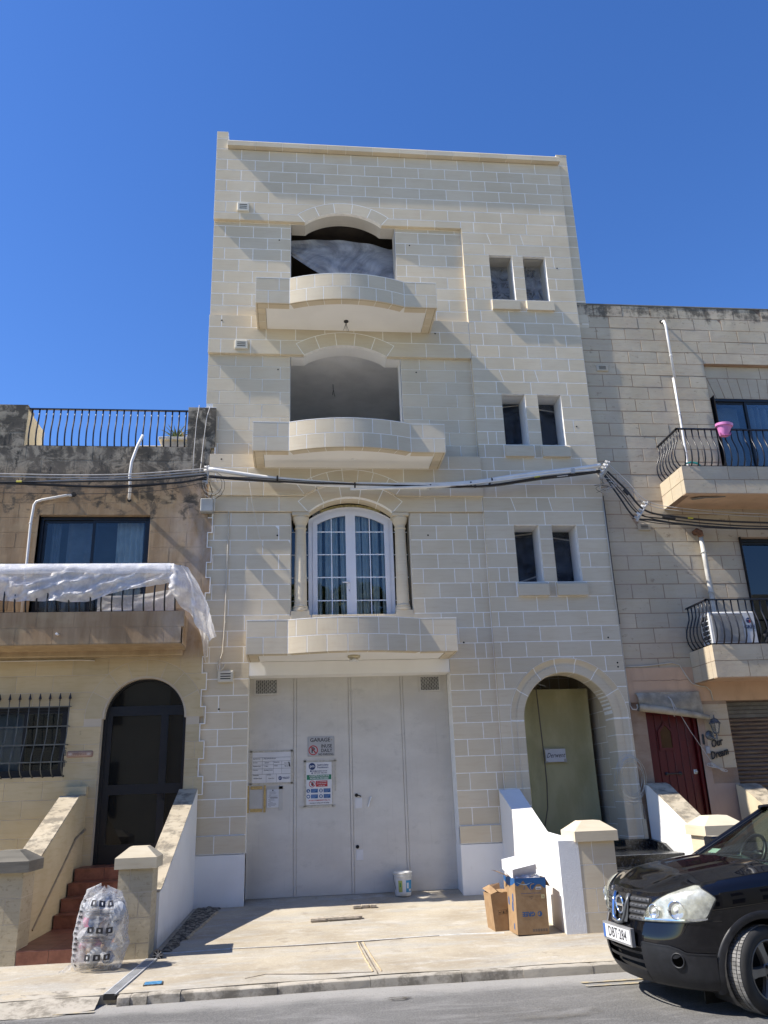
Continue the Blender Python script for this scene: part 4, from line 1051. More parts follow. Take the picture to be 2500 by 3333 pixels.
# ---------------------------------------------------------------- stair walls with raking tops
def rake(name, xf0, xf1, xb0, xb1, prof, mats, par=None, cope=None, cope_w=0., z_off=0., **k):
    """wall running out from the facade: x0/x1 at front (y=-3) and back (y=0), prof = [(y, ztop), ...] from facade outward"""
    lx = lambda y: xb0+(xf0-xb0)*(y/-3.0); rxx = lambda y: xb1+(xf1-xb1)*(y/-3.0)
    mb = MB(); n = len(prof); vs = []
    for y, z in prof: vs += [(lx(y), y, -.4), (lx(y), y, z), (rxx(y), y, z), (rxx(y), y, -.4)]
    fs = [(0, 1, 2, 3), (4*n-1, 4*n-2, 4*n-3, 4*n-4)]
    for i in range(n-1):
        a = 4*i; fs += [(a, a+4, a+5, a+1), (a+1, a+5, a+6, a+2), (a+2, a+6, a+7, a+3)]
    mb.add(vs, fs); o = mb.build(name, mats, par, **k)
    if cope:
        for (p, q) in zip(prof, prof[1:]):
            nseg = max(1, int(abs(q[0]-p[0])/.6+.5))
            for j in range(nseg):
                a = (p[0]+(q[0]-p[0])*j/nseg, p[1]+(q[1]-p[1])*j/nseg); b = (p[0]+(q[0]-p[0])*(j+1)/nseg, p[1]+(q[1]-p[1])*(j+1)/nseg)
                e = .003; vs = []
                for (y, z), ee in ((a, -e), (b, e)):
                    y += ee
                    vs += [(lx(y)-cope_w+.004, y, z+.001), (lx(y)-cope_w+.004, y, z+.014), (rxx(y)+cope_w-.004, y, z+.014), (rxx(y)+cope_w-.004, y, z+.001)]
                MB().add(vs, [(0, 1, 2, 3), (7, 6, 5, 4), (0, 4, 5, 1), (1, 5, 6, 2), (2, 6, 7, 3), (3, 7, 4, 0)]).build('coping_stone', cope, o)
    return o
# white wall right of the garage (boxes stand against it)
rw = rake('stair_wall', 4.905, 5.15, 4.925, 5.27, [(0.0, 1.525), (-.25, 1.43), (-1.0, 1.15), (-1.57, .945), (-3.0, .905)], WHITE, label='white rendered stair wall with raking top right of the garage', cat='stair wall')
MB().box(4.9, 5.155, -3.004, -2.99, -.4, .905).build('rough_end', ROUGHWH, rw)
# white wall beyond the doorway
rw2 = rake('stair_wall', 7.34, 7.62, 7.385, 7.76, [(0, 1.53), (-.15, 1.50), (-2.55, .46), (-2.6, .44)], WHITE, cope=COPE, label='white stair wall with weathered coping right of the arched doorway', cat='stair wall')
sk = MB(); sk.add([(7.336, -.03, .4), (7.336, -.03, .66), (7.326, -.6, .60), (7.315, -2.3, -.14), (7.315, -2.3, -.4), (7.326, -.6, .3)], [(0, 1, 2, 5), (5, 2, 3, 4)])
sk2 = MB(); sk2.add([(7.39, -.0, .4), (7.39, 0, .70), (7.375, -.55, .66), (7.345, -2.5, -.1), (7.345, -2.5, -.35), (7.33, 0, .4), (7.33, 0, .70), (7.32, -.55, .66), (7.31, -2.5, -.1), (7.31, -2.5, -.35)], [(5, 6, 7, 8, 9), (6, 1, 2, 7), (7, 2, 3, 8), (8, 3, 4, 9)]); sk2.build('skirting', MARBLE, rw2)
rw3 = rake('stair_wall', 8.93, 9.25, 8.97, 9.33, [(0, 1.47), (-.15, 1.44), (-2.7, .25)], CREAMR, cope=COPE, label='cream stair wall with lichen stained coping behind the parked car', cat='stair wall')
# left stair walls
lw = rake('stair_wall', -.28, .01, -.15, .14, [(0, 1.69), (-2.45, .53), (-2.6, .50)], WHITE, cope=COPE, label='white stair wall with worn sloping stone coping left of the garage ramp', cat='stair wall')
lw2 = rake('stair_wall', -1.80, -1.50, -1.82, -1.53, [(0, 1.655), (-.45, 1.645), (-2.35, .86), (-2.75, .70)], OLDL, cope=COPE, label='weathered stone stair wall at the left of the red steps', cat='stair wall')
MB().box(-1.86, -1.52, -.0-.12, 0, 1.67, 1.79).build('end_block', OLDL, lw2)
gr = MB()   # dark sloping ledge line on the left stair wall face
gr.tube([(-1.505, -.02, 1.17), (-1.507, -.55, 1.06), (-1.509, -.9, .86), (-1.50, -2.3, .12)], .014, 6); gr.build('old_handrail_scar', simple('faint brown scar', (.33, .26, .16), .95), lw2)
# piers
def pier(x0, yf, w_, zb, courses, mat, capmat, label, pitted=False, mort=None, over=.045):
    E = empty('gate_pier', (x0+w_/2, yf+w_/2, zb), label=label, cat='gate pier', group='gate piers along the pavement')
    z = 0; hw_ = w_/2
    MB().box(-hw_+.003, hw_-.003, -hw_+.003, hw_-.003, -.15, sum(courses)-.004).build('mortar_core', mort or MORTAR, E)
    for i, c in enumerate(courses):
        g = .005; js = [-.06] if i % 2 else [.05]
        for (a, b) in ((-hw_, js[0]-g), (js[0]+g, hw_)):
            mb = MB(); mb.box(a, b, -hw_, hw_, z+g-(.15 if i == 0 else 0), z+c-g); mb.build('pier_stone', mat, E)
        z += c
    o = over; cp = MB(); a = hw_+o
    t = .12; h2 = .115; r = hw_*.52
    vs = [(-a, -a, z), (a, -a, z), (a, a, z), (-a, a, z), (-a, -a, z+t), (a, -a, z+t), (a, a, z+t), (-a, a, z+t), (-r, -r, z+t+h2), (r, -r, z+t+h2), (r, r, z+t+h2), (-r, r, z+t+h2)]
    cp.add(vs, [(3, 2, 1, 0), (0, 1, 5, 4), (1, 2, 6, 5), (2, 3, 7, 6), (3, 0, 4, 7), (4, 5, 9, 8), (5, 6, 10, 9), (6, 7, 11, 10), (7, 4, 8, 11), (8, 9, 10, 11)])
    cp.build('pier_cap', capmat, E)
    return E
pier(5.155, -3.0, .465, -.13, [.215, .267, .267, .267], STONE, STONE, 'new pale stone gate pier beside the white wall and car')
pier(6.86, -3.0, .47, -.13, [.215, .267, .267, .267], STONE, STONE, 'pale stone gate pier partly hidden behind the car bonnet')
pier(-.395, -3.0, .39, -.16, [.18, .265, .265, .255], PITTED, stone_mat('pale cap stone', (.50, .44, .32), (.56, .50, .38), (.44, .36, .25), .4, None, .05), 'pitted limestone gate pier behind the waste bag', mort=OLDLM)
pier(-1.90, -3.0, .44, -.19, [.20, .27, .27, .27], PITTED, DARKCOPE, 'stone gate pier with blackened cap at the left edge', over=.07, mort=OLDLM)
# ---------------------------------------------------------------- red tiled steps
RS = empty('tiled_steps', label='red brown tiled steps leading up to the black arched door', cat='steps')
def trect(x0, x1, y0, y1, z0, z1, nx, off=0):
    w_ = (x1-x0)/nx
    for i in range(nx):
        MB().box(x0+w_*i+.003, x0+w_*(i+1)-.003, y0, y1, z0, z1).build('tile', TILE, RS)
sx0, sx1 = -1.50, -.25
MB().box(sx0, sx1, -2.99, .5, -.4, -.004).build('step_bed', GROUT, RS)
trect(-1.452, -.402, -3.0, -2.992, -.172, -.006, 3)
for i in range(4): trect(sx0, sx1-.02, -2.99+.4*i, -2.99+.4*(i+1)-.005, -.003, .004, 3)
MB().box(sx0, sx1, -1.39, .5, -.004, .155).build('step_bed', GROUT, RS)
ys_ = [-1.4, -1.1, -.8, -.5]; zz = 0
for i, y in enumerate(ys_):
    z1 = .165*(i+1)
    if i: MB().box(sx0, sx1, y+.012, .5, z1-.165-.004, z1-.006).build('step_bed', GROUT, RS)
    trect(sx0, sx1, y, y+.01, z1-.165+.004, z1-.016, 3)
    ye = ys_[i+1]-.002 if i < 3 else .15
    trect(sx0, sx1, y-.012, ye, z1-.013, z1, 3)
# ---------------------------------------------------------------- left house
LH = empty('left_house', label='weathered brown and cream limestone house with a roof terrace left of the new building', cat='house')
LH.name = 'terraced_house'
lm = Masonry(LH, OLDL, 'stone', .008, .003); lc = MB()
ly = lambda k: 7.51-.268*k
LDX, LDZ, LDR = -.745, 2.80, .655
for k in range(29):
    z1, z0 = ly(k), ly(k+1); js = [-7.0+.565*i+(.28 if k % 2 else 0) for i in range(13)]
    xe = (.205 if k % 2 else .13) if z1 > 1.6 else .115
    holes = []
    ar = (LDX, LDZ, LDR+.27, 1.5708) if (z1 > LDZ+.02 and z0 < LDZ+LDR+.27) else None
    if z1 <= LDZ+.02: holes.append((LDX-LDR, LDX+LDR))
    # partial courses at window heads
    cutrow(lm, -7, xe, z0, z1, -.004, js, [(-2.70, -.85, 4.0, 6.22), (-3.4, -1.925, 1.95, 3.01)], .08, ar, holes)
slab(lc, -7, .12, .0, .3, -.5, 7.5, [(-2.70, -.85, 4.0, 6.22), (-3.4, -1.925, 1.95, 3.01), (LDX-LDR, LDX+LDR, -.5, LDZ)], [(LDX, LDZ, LDR-.03, LDR-.031, 0)])
lc.build('joint_bed', OLDLM, LH)
# piers on the roof
pm2 = Masonry(LH, OLDL, 'stone', .008, .003)
for i in range(3): pm2.row(-7, -3.10, 7.51+.265*i, 7.51+.265*(i+1), -.004, [-3.9-(.3 if i % 2 else 0), -3.35-(.2*(i % 2))], d=.36)
for i in range(3): pm2.row(-.30, .20, 7.51+.265*i, 7.51+.265*(i+1), -.004, [-.12 if i % 2 else .02], d=.36)
pm2.finish()
MB().box(-7, -3.11, .0, .345, 7.5, 8.29).build('joint_bed', OLDLM, LH); MB().box(-.29, .19, .0, .345, 7.5, 8.29).build('joint_bed', OLDLM, LH)
MB().box(-3.12, -3.098, .02, 1.0, 7.5, 8.22).build('side_pier', CREAMR, LH)
lm.finish()
MB().box(-7, 0.0, .3, 8, 7.2, 7.4).build('roof_slab', CREAMR, LH)
MB().box(-7, 0.0, 7.8, 8, -.3, 7.3).build('back_wall', CREAMR, LH)
# door ring (old voussoirs) with pale joints
vr = Masonry(LH, OLDL, 'arch_stone', .008, 0)
ring(vr, None, LH, LDX, LDZ, LDR, LDR+.27, -1.57, 1.57, [-1.1, -.7, -.35, 0, .35, .7, 1.1], -.004, .08); vr.finish()
MB().prism(arcpts(LDX, LDZ, LDR+.003, -1.57, 1.57, 24)+arcpts(LDX, LDZ, LDR+.275, 1.57, -1.57, 24), -.0025, .07).build('arch_mortar', OLDLM, LH)
# white toothed joint against the new building
tj = MB()
for k in range(5, 25):
    z1, z0 = ly(k), ly(k+1); xe = .205 if k % 2 else .13
    if z0 < 1.5: break
    tj.box(xe-.004, xe+.010, -.0055, .02, z0, z1); tj.box(.126, .215, -.0056, .02, z0-.007, z0+.007)
tj.box(.0, .2, -.0058, .02, 8.298, 8.308)
for k in range(0, 5):
    z1, z0 = ly(k), ly(k+1); tj.box(.197, .215, -.0056, .02, z0, z1); tj.box(.126, .215, -.0057, .02, z0-.007, z0+.007)
tj.build('pointing', MORTAR, LH, kind='stuff')
# sliding window / door behind the balcony
def sliding(par, x0, x1, z0, z1, y, mid, mat=BLACKF, fr=.055, glass=GLASSD):
    f = MB()
    for a in ((x0, x1, z1-fr, z1), (x0, x1, z0, z0+fr), (x0, x0+fr, z0+fr, z1-fr), (x1-fr, x1, z0+fr, z1-fr)): f.box(a[0], a[1], y-.03, y+.06, a[2], a[3])
    f.box(x0-.001, x0, -.0, y, z0, z1) if y > .02 else None
    o = f.build('window_frame', mat, par)
    for i, (a, b, yy) in enumerate(((x0+fr, mid+.03, y+.02), (mid-.03, x1-fr, y-.0))):
        s = MB(); w_ = .045
        for q in ((a, b, z1-fr-w_, z1-fr), (a, b, z0+fr, z0+fr+w_), (a, a+w_, z0+fr+w_, z1-fr-w_), (b-w_, b, z0+fr+w_, z1-fr-w_)): s.box(q[0], q[1], yy-.012, yy+.012, q[2], q[3])
        so = s.build('sash', mat, o); MB().box(a+w_, b-w_, yy-.003, yy+.003, z0+fr+w_, z1-fr-w_).build('glass_pane', glass, so)
    return o
sliding(LH, -2.70, -.85, 3.95, 6.22, .13, -1.80, glass=GLASS)
curtain('curtain', -2.55, -2.40, .3, 4, 6.2, .05, .015, CURTG, LH, 1); curtain('curtain', -1.45, -1.0, .3, 4, 6.2, .09, .03, CURT, LH, 2); curtain('curtain', -2.3, -1.86, .34, 4, 6.2, .3, .02, CURTG, LH, 3)
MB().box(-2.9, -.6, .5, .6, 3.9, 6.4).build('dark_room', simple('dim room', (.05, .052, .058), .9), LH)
# grille window
sliding(LH, -3.6, -1.93, 1.955, 3.01, .10, -2.58, glass=GLASS)
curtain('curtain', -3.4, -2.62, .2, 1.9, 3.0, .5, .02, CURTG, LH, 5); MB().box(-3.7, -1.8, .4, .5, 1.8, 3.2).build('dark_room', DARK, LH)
GR = empty('window_grille', label='bellied wrought iron grille with arrow finials over the ground floor window', cat='window grille')
bx = [-3.58+.1525*i for i in range(12)]
for i, x in enumerate(bx):
    mb = MB(); top = 3.10
    mb.tube([(x, -.05, top), (x, -.05, 2.72), (x, -.05, 2.62), (x, -.075, 2.52), (x, -.13, 2.38), (x, -.19, 2.24), (x, -.21, 2.14), (x, -.195, 2.06), (x, -.15, 2.0), (x, -.09, 1.965), (x, -.04, 1.95)], .008, 6)
    b_ = mb.build('bar', GREYIRON, GR, smooth=True)
    mb = MB(); mb.lathe([(.004, 0), (.014, .01), (.006, .02), (.026, .035), (.004, .12)], (x, -.05, top-.01), 6); mb.lathe([(.004, 0), (.018, .012), (.018, .022), (.004, .034)], (x, -.045, 1.935), 8); mb.build('arrow_finial', BLACKM, b_)
for z, y in ((3.0, -.05), (2.70, -.05), (2.42, -.118), (2.16, -.21)):
    mb = MB(); mb.box(bx[0]-.05, bx[-1]+.02, y-.014, y-.006, z-.009, z+.009); mb.tube([(bx[-1]+.015, y-.01, z), (bx[-1]+.02, 0, z)], .008, 5); mb.build('cross_bar', GREYIRON, GR)
mb = MB(); 
for c, r in (((-.12, 2.30), .07), ((-.11, 2.13), .06)):
    pts = [(bx[-1]+.02, c[0]+(r*(1-t/26))*math.cos(t*.5+1), c[1]+(r*(1-t/26))*math.sin(t*.5+1)) for t in range(24)]
    mb.tube(pts, .006, 5)
mb.build('scroll', GREYIRON, GR)
# name plaque
pq = MB(); pq.cbox(-1.89, -1.487, -.022, -.004, 2.222, 2.322, .018); pq_o = pq.build('name_plaque', TERRA, None, label='terracotta house name plaque WINGS beside the black arched door', cat='name plaque')
mb = MB(); mb.cbox(-1.872, -1.505, -.026, -.0215, 2.236, 2.308, .01); mb.build('panel', simple('pale terracotta', (.45, .33, .25), .8), pq_o)
text('lettering', 'WINGS', .062, (-1.69, -.0275, 2.272), TERRA, pq_o, ex=.003, bold=.0015)
for s_ in (-1, 1):
    mb = MB(); mb.grid(lambda u, v: (-1.69+s_*(.115+.055*u), -.029, 2.272+(.022*(1-u*.5))*(v-.5)*2*math.sin(u*2.6+.4)), 6, 3); mb.build('wing_motif', simple('buff', (.55, .46, .38), .8), pq_o)
# black arched door
AD = MB(); 
def half_o(r, zb): return [(LDX-r, zb)]+arcpts(LDX, LDZ, r, -math.pi/2, math.pi/2, 24)+[(LDX+r, zb)]
bandframe(AD, half_o(LDR-.0, .66), half_o(LDR-.055, .66), .12, .22); ado = AD.build('arched_door', BLACKF, LH, label='black aluminium arched door with dark glass')
fm = MB()
for (a, b, c, d) in ((-1.345, -.145, 2.85, 3.0), (-1.345, -1.30, .66, 2.85), (-.50, -.385, .66, 2.85), (-.15, -.10, .66, 2.85), (-1.30, -.50, 1.65, 1.80), (-.385, -.15, 1.65, 1.80), (-1.30, -.5, .66, .93), (-.385, -.15, .66, .93), (-1.30, -1.33+.09, .93, 1.65), (-1.3, -1.26, 1.8, 2.85)): fm.box(a, b, .14, .20, c, d)
fm.build('door_frame', BLACKF, ado)
DG = MT('dark reflective glass', (.012, .012, .011), .03); DG.b.inputs['Specular IOR Level'].default_value = .5; DG = DG.m
MB().prism(half_o(LDR-.05, .93), .165, .17).build('glass_pane', DG, ado)
rv = MB(); strip(rv, half_o(LDR-.002, .6), -.004, .2); rv.build('door_reveal', OLDLM, LH)
mb = MB(); mb.cbox(-.44, -.42, .11, .14, 1.56, 1.66, .003); mb.tube([(-.43, .11, 1.64), (-.43, .09, 1.64), (-.5, .09, 1.64)], .008, 6); mb.build('door_handle', BLACKM, ado)
# balcony of the left house
LBX1, LBY, LBZ = -.135, -.70, 3.87
lb = MB(); lb.box(-6, LBX1-.004, LBY+.004, LBY+.14, LBZ+.004, LBZ+.50); lb.box(LBX1-.14, LBX1-.004, LBY+.14, 0, LBZ+.004, LBZ+.5); lbo = lb.build('balcony', OLDLM, LH)
for r in (0, 1):
    z0 = LBZ+.255*r; js = [-6+.56*i+(.3 if r else 0) for i in range(11)]+[LBX1]
    for a, b in zip(js, js[1:]):
        if b-a > .05: MB().box(a+.004, b-.004, LBY, LBY+.13, z0+.004, z0+.251).build('balcony_stone', OLDL, lbo)
    for a, b in ((LBY+.134, -.36), (-.352, -.005)): MB().box(LBX1-.13, LBX1, a, b, z0+.004, z0+.251).build('balcony_stone', OLDL, lbo)
MB().box(-6, LBX1-.14, LBY+.14, .0, LBZ+.03, LBZ+.14).build('soffit', OLDLM, lbo)
MB().box(-6, LBX1-.006, LBY+.006, -.005, LBZ-.008, LBZ+.002).build('underside', OLDL, lbo)
MB().cbox(-6, LBX1-.05, -.09, -.0, LBZ-.09, LBZ+.03, .01).build('ceiling_moulding', OLDL, lbo)
# railings with bellied bars
def bar_prof(h, bulge, flip=1): return [(0, h), (0, h*.80), (-.006*flip, h*.72), (-bulge*.45, h*.60), (-bulge*.85, h*.46), (-bulge, h*.32), (-bulge*.85, h*.17), (-bulge*.4, h*.06), (0, 0)]
def railing(name, pts, z0, h, sp, bulge, mat, label, out=None, rail=.022, r=.0085, phase=.5):
    E = empty(name, (pts[0][0], pts[0][1], z0), label=label, cat='railing'); E.location = (0, 0, 0)
    mb = MB()
    for (a, b) in zip(pts, pts[1:]):
        A, B = Vector(a), Vector(b); d = (B-A); L = d.length; t = d/L; nrm = Vector((t.y, -t.x))   # outward to the right of travel
        X0, X1 = min(a[0], b[0]), max(a[0], b[0]); Y0, Y1 = min(a[1], b[1]), max(a[1], b[1])
        MB().box(X0-.02, X1+.02, Y0-.02, Y1+.02, z0+h-.012, z0+h+.012).build('top_rail', mat, E)
        MB().box(X0-.015, X1+.015, Y0-.012, Y1+.012, z0+.008, z0+.026).build('bottom_rail', mat, E)
        n = int(L/sp); 
        mesh = None
        for i in range(n+1):
            p = A+t*(sp*(i+phase*0)+(L-n*sp)/2)
            if mesh is None:
                q = MB(); q.tube([(nrm.x*-o, nrm.y*-o, z) for o, z in bar_prof(h, bulge)], r, 6); mesh = q.mesh('bar', mat, True)
            o = bpy.data.objects.new('bar', mesh); COL.objects.link(o); o.location = (p.x, p.y, z0); o.parent = E
    return E
railing('roof_railing', [(-3.07, .06), (-.31, .06)], 7.51, .74, .1225, .055, BLACKM, 'black bellied iron railing on the roof terrace of the left house', r=.0155)
railing('balcony_railing', [(-6, -.62), (-.22, -.62)], 4.37, .76, .163, .08, BLACKM, 'black bellied balcony railing half covered by white sheeting', r=.014)
# roof terrace: planter, agave, pots, box
PLN = empty('plant_pot', (-.62, .95, 7.55), label='spiky agave plant in a square grey pot behind the roof railing', cat='plant pot')
mb = MB(); a, b = .21, .25
mb.add([(-a, -a, 0), (a, -a, 0), (a, a, 0), (-a, a, 0), (-b, -b, .42), (b, -b, .42), (b, b, .42), (-b, b, .42)], [(3, 2, 1, 0), (0, 1, 5, 4), (1, 2, 6, 5), (2, 3, 7, 6), (3, 0, 4, 7), (4, 5, 6, 7)]); mb.build('pot', PIPEG, PLN)
mb = MB(); mb.cbox(-.30, .30, -.30, .3, .40, .46, .008); mb.build('pot_rim', PIPEG, PLN)
def agave(par, n, L, z0, seed, mat, x=0, y=0, w_=.022):
    R = random.Random(seed)
    for i in range(n):
        a = i*2.4+R.uniform(-.3, .3); el = R.uniform(.15, 1.35); l = L*R.uniform(.7, 1.1); vs = []; m = 7
        for j in range(m+1):
            t = j/m; rr = l*t*math.cos(el)*(1+.2*t); zz = l*t*math.sin(el)-.35*l*t*t*(1-el/1.6); ww = w_*(1-t)**.7*(.6+1.2*t if t < .3 else 1)+.001
            for s_ in (-1, 0, 1): vs.append((x+rr*math.cos(a)-s_*ww*math.sin(a), y+rr*math.sin(a)+s_*ww*math.cos(a), z0+zz+(.012 if s_ else 0)*(1-t)))
        mb = MB(); mb.add(vs, [(j*3+k, j*3+k+1, j*3+k+4, j*3+k+3) for j in range(m) for k in range(2)]); mb.build('leaf', mat, par, smooth=True)
agave(PLN, 34, .38, .52, 3, LEAF, -.02, 0); agave(PLN, 10, .26, .48, 5, LEAFDRY, .15, -.05)
PL2 = empty('plant_pot', (-.31, .75, 7.5), label='dry straggly succulent in a pale pot beside the right roof pier', cat='plant pot')
mb = MB(); mb.lathe([(.09, 0), (.12, .34), (.125, .34)], (0, 0, 0), 16); mb.build('pot', CREAMR, PL2); agave(PL2, 16, .22, .38, 9, LEAF, 0, 0, .014); agave(PL2, 18, .26, .30, 11, LEAFDRY, .03, -.06, .012)
mb = MB(); mb.cbox(-.25, .2, -.15, .15, 0, .30, .01); bxo = mb.build('ac_unit', CREAMR, None, label='pale box unit on the roof terrace left of the plant pots', cat='air conditioner'); bxo.location = (-1.0, .75, 7.5)
MB().box(-.17, .13, -.156, -.15, .04, .26).build('grille', simple('dark green mesh', (.02, .04, .035), .7), bxo)
# pipes on the left house
def pipe(name, pts, r, mat, label, cat='pipe', clips=(), par=None):
    mb = MB(); P = []
    for i, p in enumerate(pts): P.append(Vector(p))
    o = mb.tube(P, r, 10).build(name, mat, par, smooth=True, label=label, cat=cat)
    for c in clips:
        q = MB(); q.lathe([(r*1.35, -.008), (r*1.35, .008)], c, 10); q.build('pipe_clip', mat, o)
    return o
pipe('overflow_pipe', [(-2.19, .02, 6.575), (-2.25, -.05, 6.565), (-2.67, -.055, 6.475), (-2.76, -.055, 6.44), (-2.79, -.055, 6.38), (-2.81, -.055, 6.05), (-2.80, -.05, 5.3), (-2.79, -.05, 4.4)], .022, PIPE, 'white waste pipe with an elbow beside the balcony window', clips=((-2.81, -.055, 6.05),))
pipe('overflow_pipe', [(-1.06, -.07, 7.70), (-1.13, -.13, 7.45), (-1.20, -.16, 7.15), (-1.215, -.16, 6.9), (-1.20, -.12, 6.68), (-1.225, -.03, 6.54), (-1.225, .02, 6.50)], .026, PIPE, 'bent white pipe hanging below the roof railing')
mb = MB(); mb.lathe([(.045, 0), (.045, .008)], (-2.17, -.004, 6.59), 12, axis='y'); mb.lathe([(.035, 0), (.035, .008)], (-1.225, -.004, 6.49), 12, axis='y'); mb.build('pipe_hole', DARK, LH)
pipe('conduit', [(-5, -.02, 3.73), (-1.8, -.02, 3.735), (-1.58, -.02, 3.72)], .012, PIPEC, 'thin horizontal conduit under the left balcony', 'conduit')
mb = MB(); mb.tube([(-2.0, LBY+.01, 4.02), (-2.0, LBY-.09, 4.02)], .018, 10); mb.build('spout', PIPE, lbo)
# white sheeting over the left balcony railing
SH = empty('plastic_sheeting', (0, 0, 0), label='crumpled white plastic sheeting draped over the left balcony railing', cat='plastic sheeting')
def drape(u, v):
    x = -4.6+4.30*u; L1 = .57+.04*math.sin(x*2.1)+.07*mn.noise(Vector((x*1.5, 0, 4)))
    if u > .72: L1 -= .19*(u-.72)/.28*1.2
    if v < .15: return (x, -.54-.17*(v/.15)*1.0, 5.12+.03*math.sin(v/.15*math.pi*.5)+.008*mn.noise(Vector((x*9, v, 1))))
    t = (v-.15)/.85; fold = mn.ridged_multi_fractal(Vector((x*1.7+t*1.2, t*1.6-x*.4, 3)), 1., 2., 3, .9, 2.)
    bul = .04*math.sin(t*math.pi*.8)+.085*(fold-1.)*(.35+t)+.035*mn.noise(Vector((x*6, t*4, 2)))+.012*abs(mn.noise(Vector((x*17, t*13, 4))))
    return (x+.03*mn.noise(Vector((x*3, t*4, 7))), -.715-bul, 5.145-t*L1)
mb = MB(); mb.grid(drape, 230, 34); mb.build('draped_sheet', FILMW, SH, smooth=True)
def flap(u, v):
    x = -4.6+4.25*u; L1 = .17+.05*mn.noise(Vector((x*1.3, 2, 0)))
    return (x, -.735-.03*v-.05*v*abs(mn.noise(Vector((x*2.3, v, 8))))-.02*math.sin(v*3), 5.150-v*L1)
mb = MB(); mb.grid(flap, 160, 8); mb.build('folded_flap', FILMW, SH, smooth=True)
def corner(u, v):      # bunch hanging at the right-hand corner
    a = u*2.4-.35; top = Vector((-.30+.14*math.sin(a), -.50-.17*math.cos(a), 5.13))
    prof = [(0, .0, 0), (.25, .05, .40), (.5, .16, .75), (.75, .22, 1.02), (1, .30, 1.28)]
    r = .06+.19*math.sin(min(1, v*1.25)*math.pi*.75)+.03*mn.noise(Vector((u*5, v*5, 2)))
    L = 1.22-.55*abs(u-.62)*1.2-(.12 if u < .3 else 0)
    x = top.x+.30*v**1.4+r*math.sin(a*1.1)*1.1-.02; y = top.y-r*math.cos(a)*.7+.35*v*v*.6
    f = .07*math.sin(u*17+v*6)*v**.6+.06*mn.noise(Vector((u*7, v*6, 6)))
    return (x+f*.4, y+f, top.z-L*v)
mb = MB(); mb.grid(corner, 60, 44); mb.build('hanging_bunch', FILMW, SH, smooth=True)
def tail(u, v):
    w_ = .14*(1-v)+.012; xx = .02+.20*v+.05*math.sin(v*4); return (xx+(u-.5)*w_*1.3, -.30+.28*v+.04*math.sin(u*7+v*6), 4.45-.78*v)
mb = MB(); mb.grid(tail, 10, 24); mb.build('trailing_strip', FILMW, SH, smooth=True)
def inner(u, v):
    x = -1.5+1.2*u; return (x, -.50+.06*mn.noise(Vector((x*4, v*3, 1))), 4.80-.38*v-.05*math.sin(u*3)+.12*(1-u)*(v-1))
mb = MB(); mb.grid(inner, 40, 12); mb.build('inner_sheet', FILMW, SH, smooth=True)
# ---------------------------------------------------------------- right house
RH = empty('terraced_house', label='cream limestone house with brown joints, black railed balconies and a red door at the right', cat='house')
RY = .07
rm = Masonry(RH, OLDR, 'stone', .014, .004); rc = MB()
rz = lambda k: 10.80-.2665*k
RARCH = (9.82, 8.76, 9.49)
for k in range(28):
    z1, z0 = rz(k), rz(k+1); js = [7.06+.60*i+(.30 if k % 2 else 0) for i in range(14)]
    holes = []
    cutrow(rm, 7.315, 13, z0, z1, RY, js, [(9.82, 13, 6.6, 9.49), (9.87, 13, 3.4, 5.82)], .06)
for k in range(28, 39):
    z1, z0 = rz(k), rz(k+1)
    if z0 > 2.86: continue
    rm.row(7.315, 7.60, min(z1, 2.85), z0 if False else z0, RY, [7.46 if k % 2 else 7.40], (), .06) if z1 < 2.87 else None
    (rm.row(8.62, 9.085, z0, z1, RY, [8.85] if k % 2 else [], (), .06) if z1 < 2.87 and z0 > 1.5 else None)
rm.finish()
slab(rc, 7.31, 13, RY+.004, RY+.3, -.4, 10.79, [(9.82, 13, 6.6, 9.49), (9.87, 13, 3.4, 5.82), (7.60, 8.50, -.4, 2.72), (9.085, 13, -.4, 2.86)])
rc.build('joint_bed', OLDRM, RH)
MB().box(7.32, 13, RY+.3, 8, 10.2, 10.4).build('roof_slab', CREAMR, RH); MB().box(7.32, 7.5, 6.0, 8, -.4, 10.3).build('back_wall', CREAMR, RH)
MB().cbox(7.325, 13, RY-.006, RY+.32, 10.80, 10.83, .006).build('parapet_cap', DARKCOPE, RH)
# recessed panel with flat arch over the upper window
fa = Masonry(RH, OLDR, 'arch_stone', .014, .003)
fa.row(9.82, 13, 9.22, 9.49, RY+.10, [10.35, 11.05], (), .05)
for i in range(11):
    xa = 9.83+.185*i; sl = .16*(1-i/5.5)
    fa.poly([(xa, 8.76), (xa+.185, 8.76), (xa+.185-sl+.03, 9.22), (xa-sl, 9.22)] if i else [(9.83, 8.76), (10.015, 8.76), (9.885, 9.22), (9.83, 9.22)], RY+.10, .05)
fa.finish(); MB().box(9.80, 13, RY+.104, RY+.3, 8.765, 9.5).build('lintel_bed', OLDRM, RH)
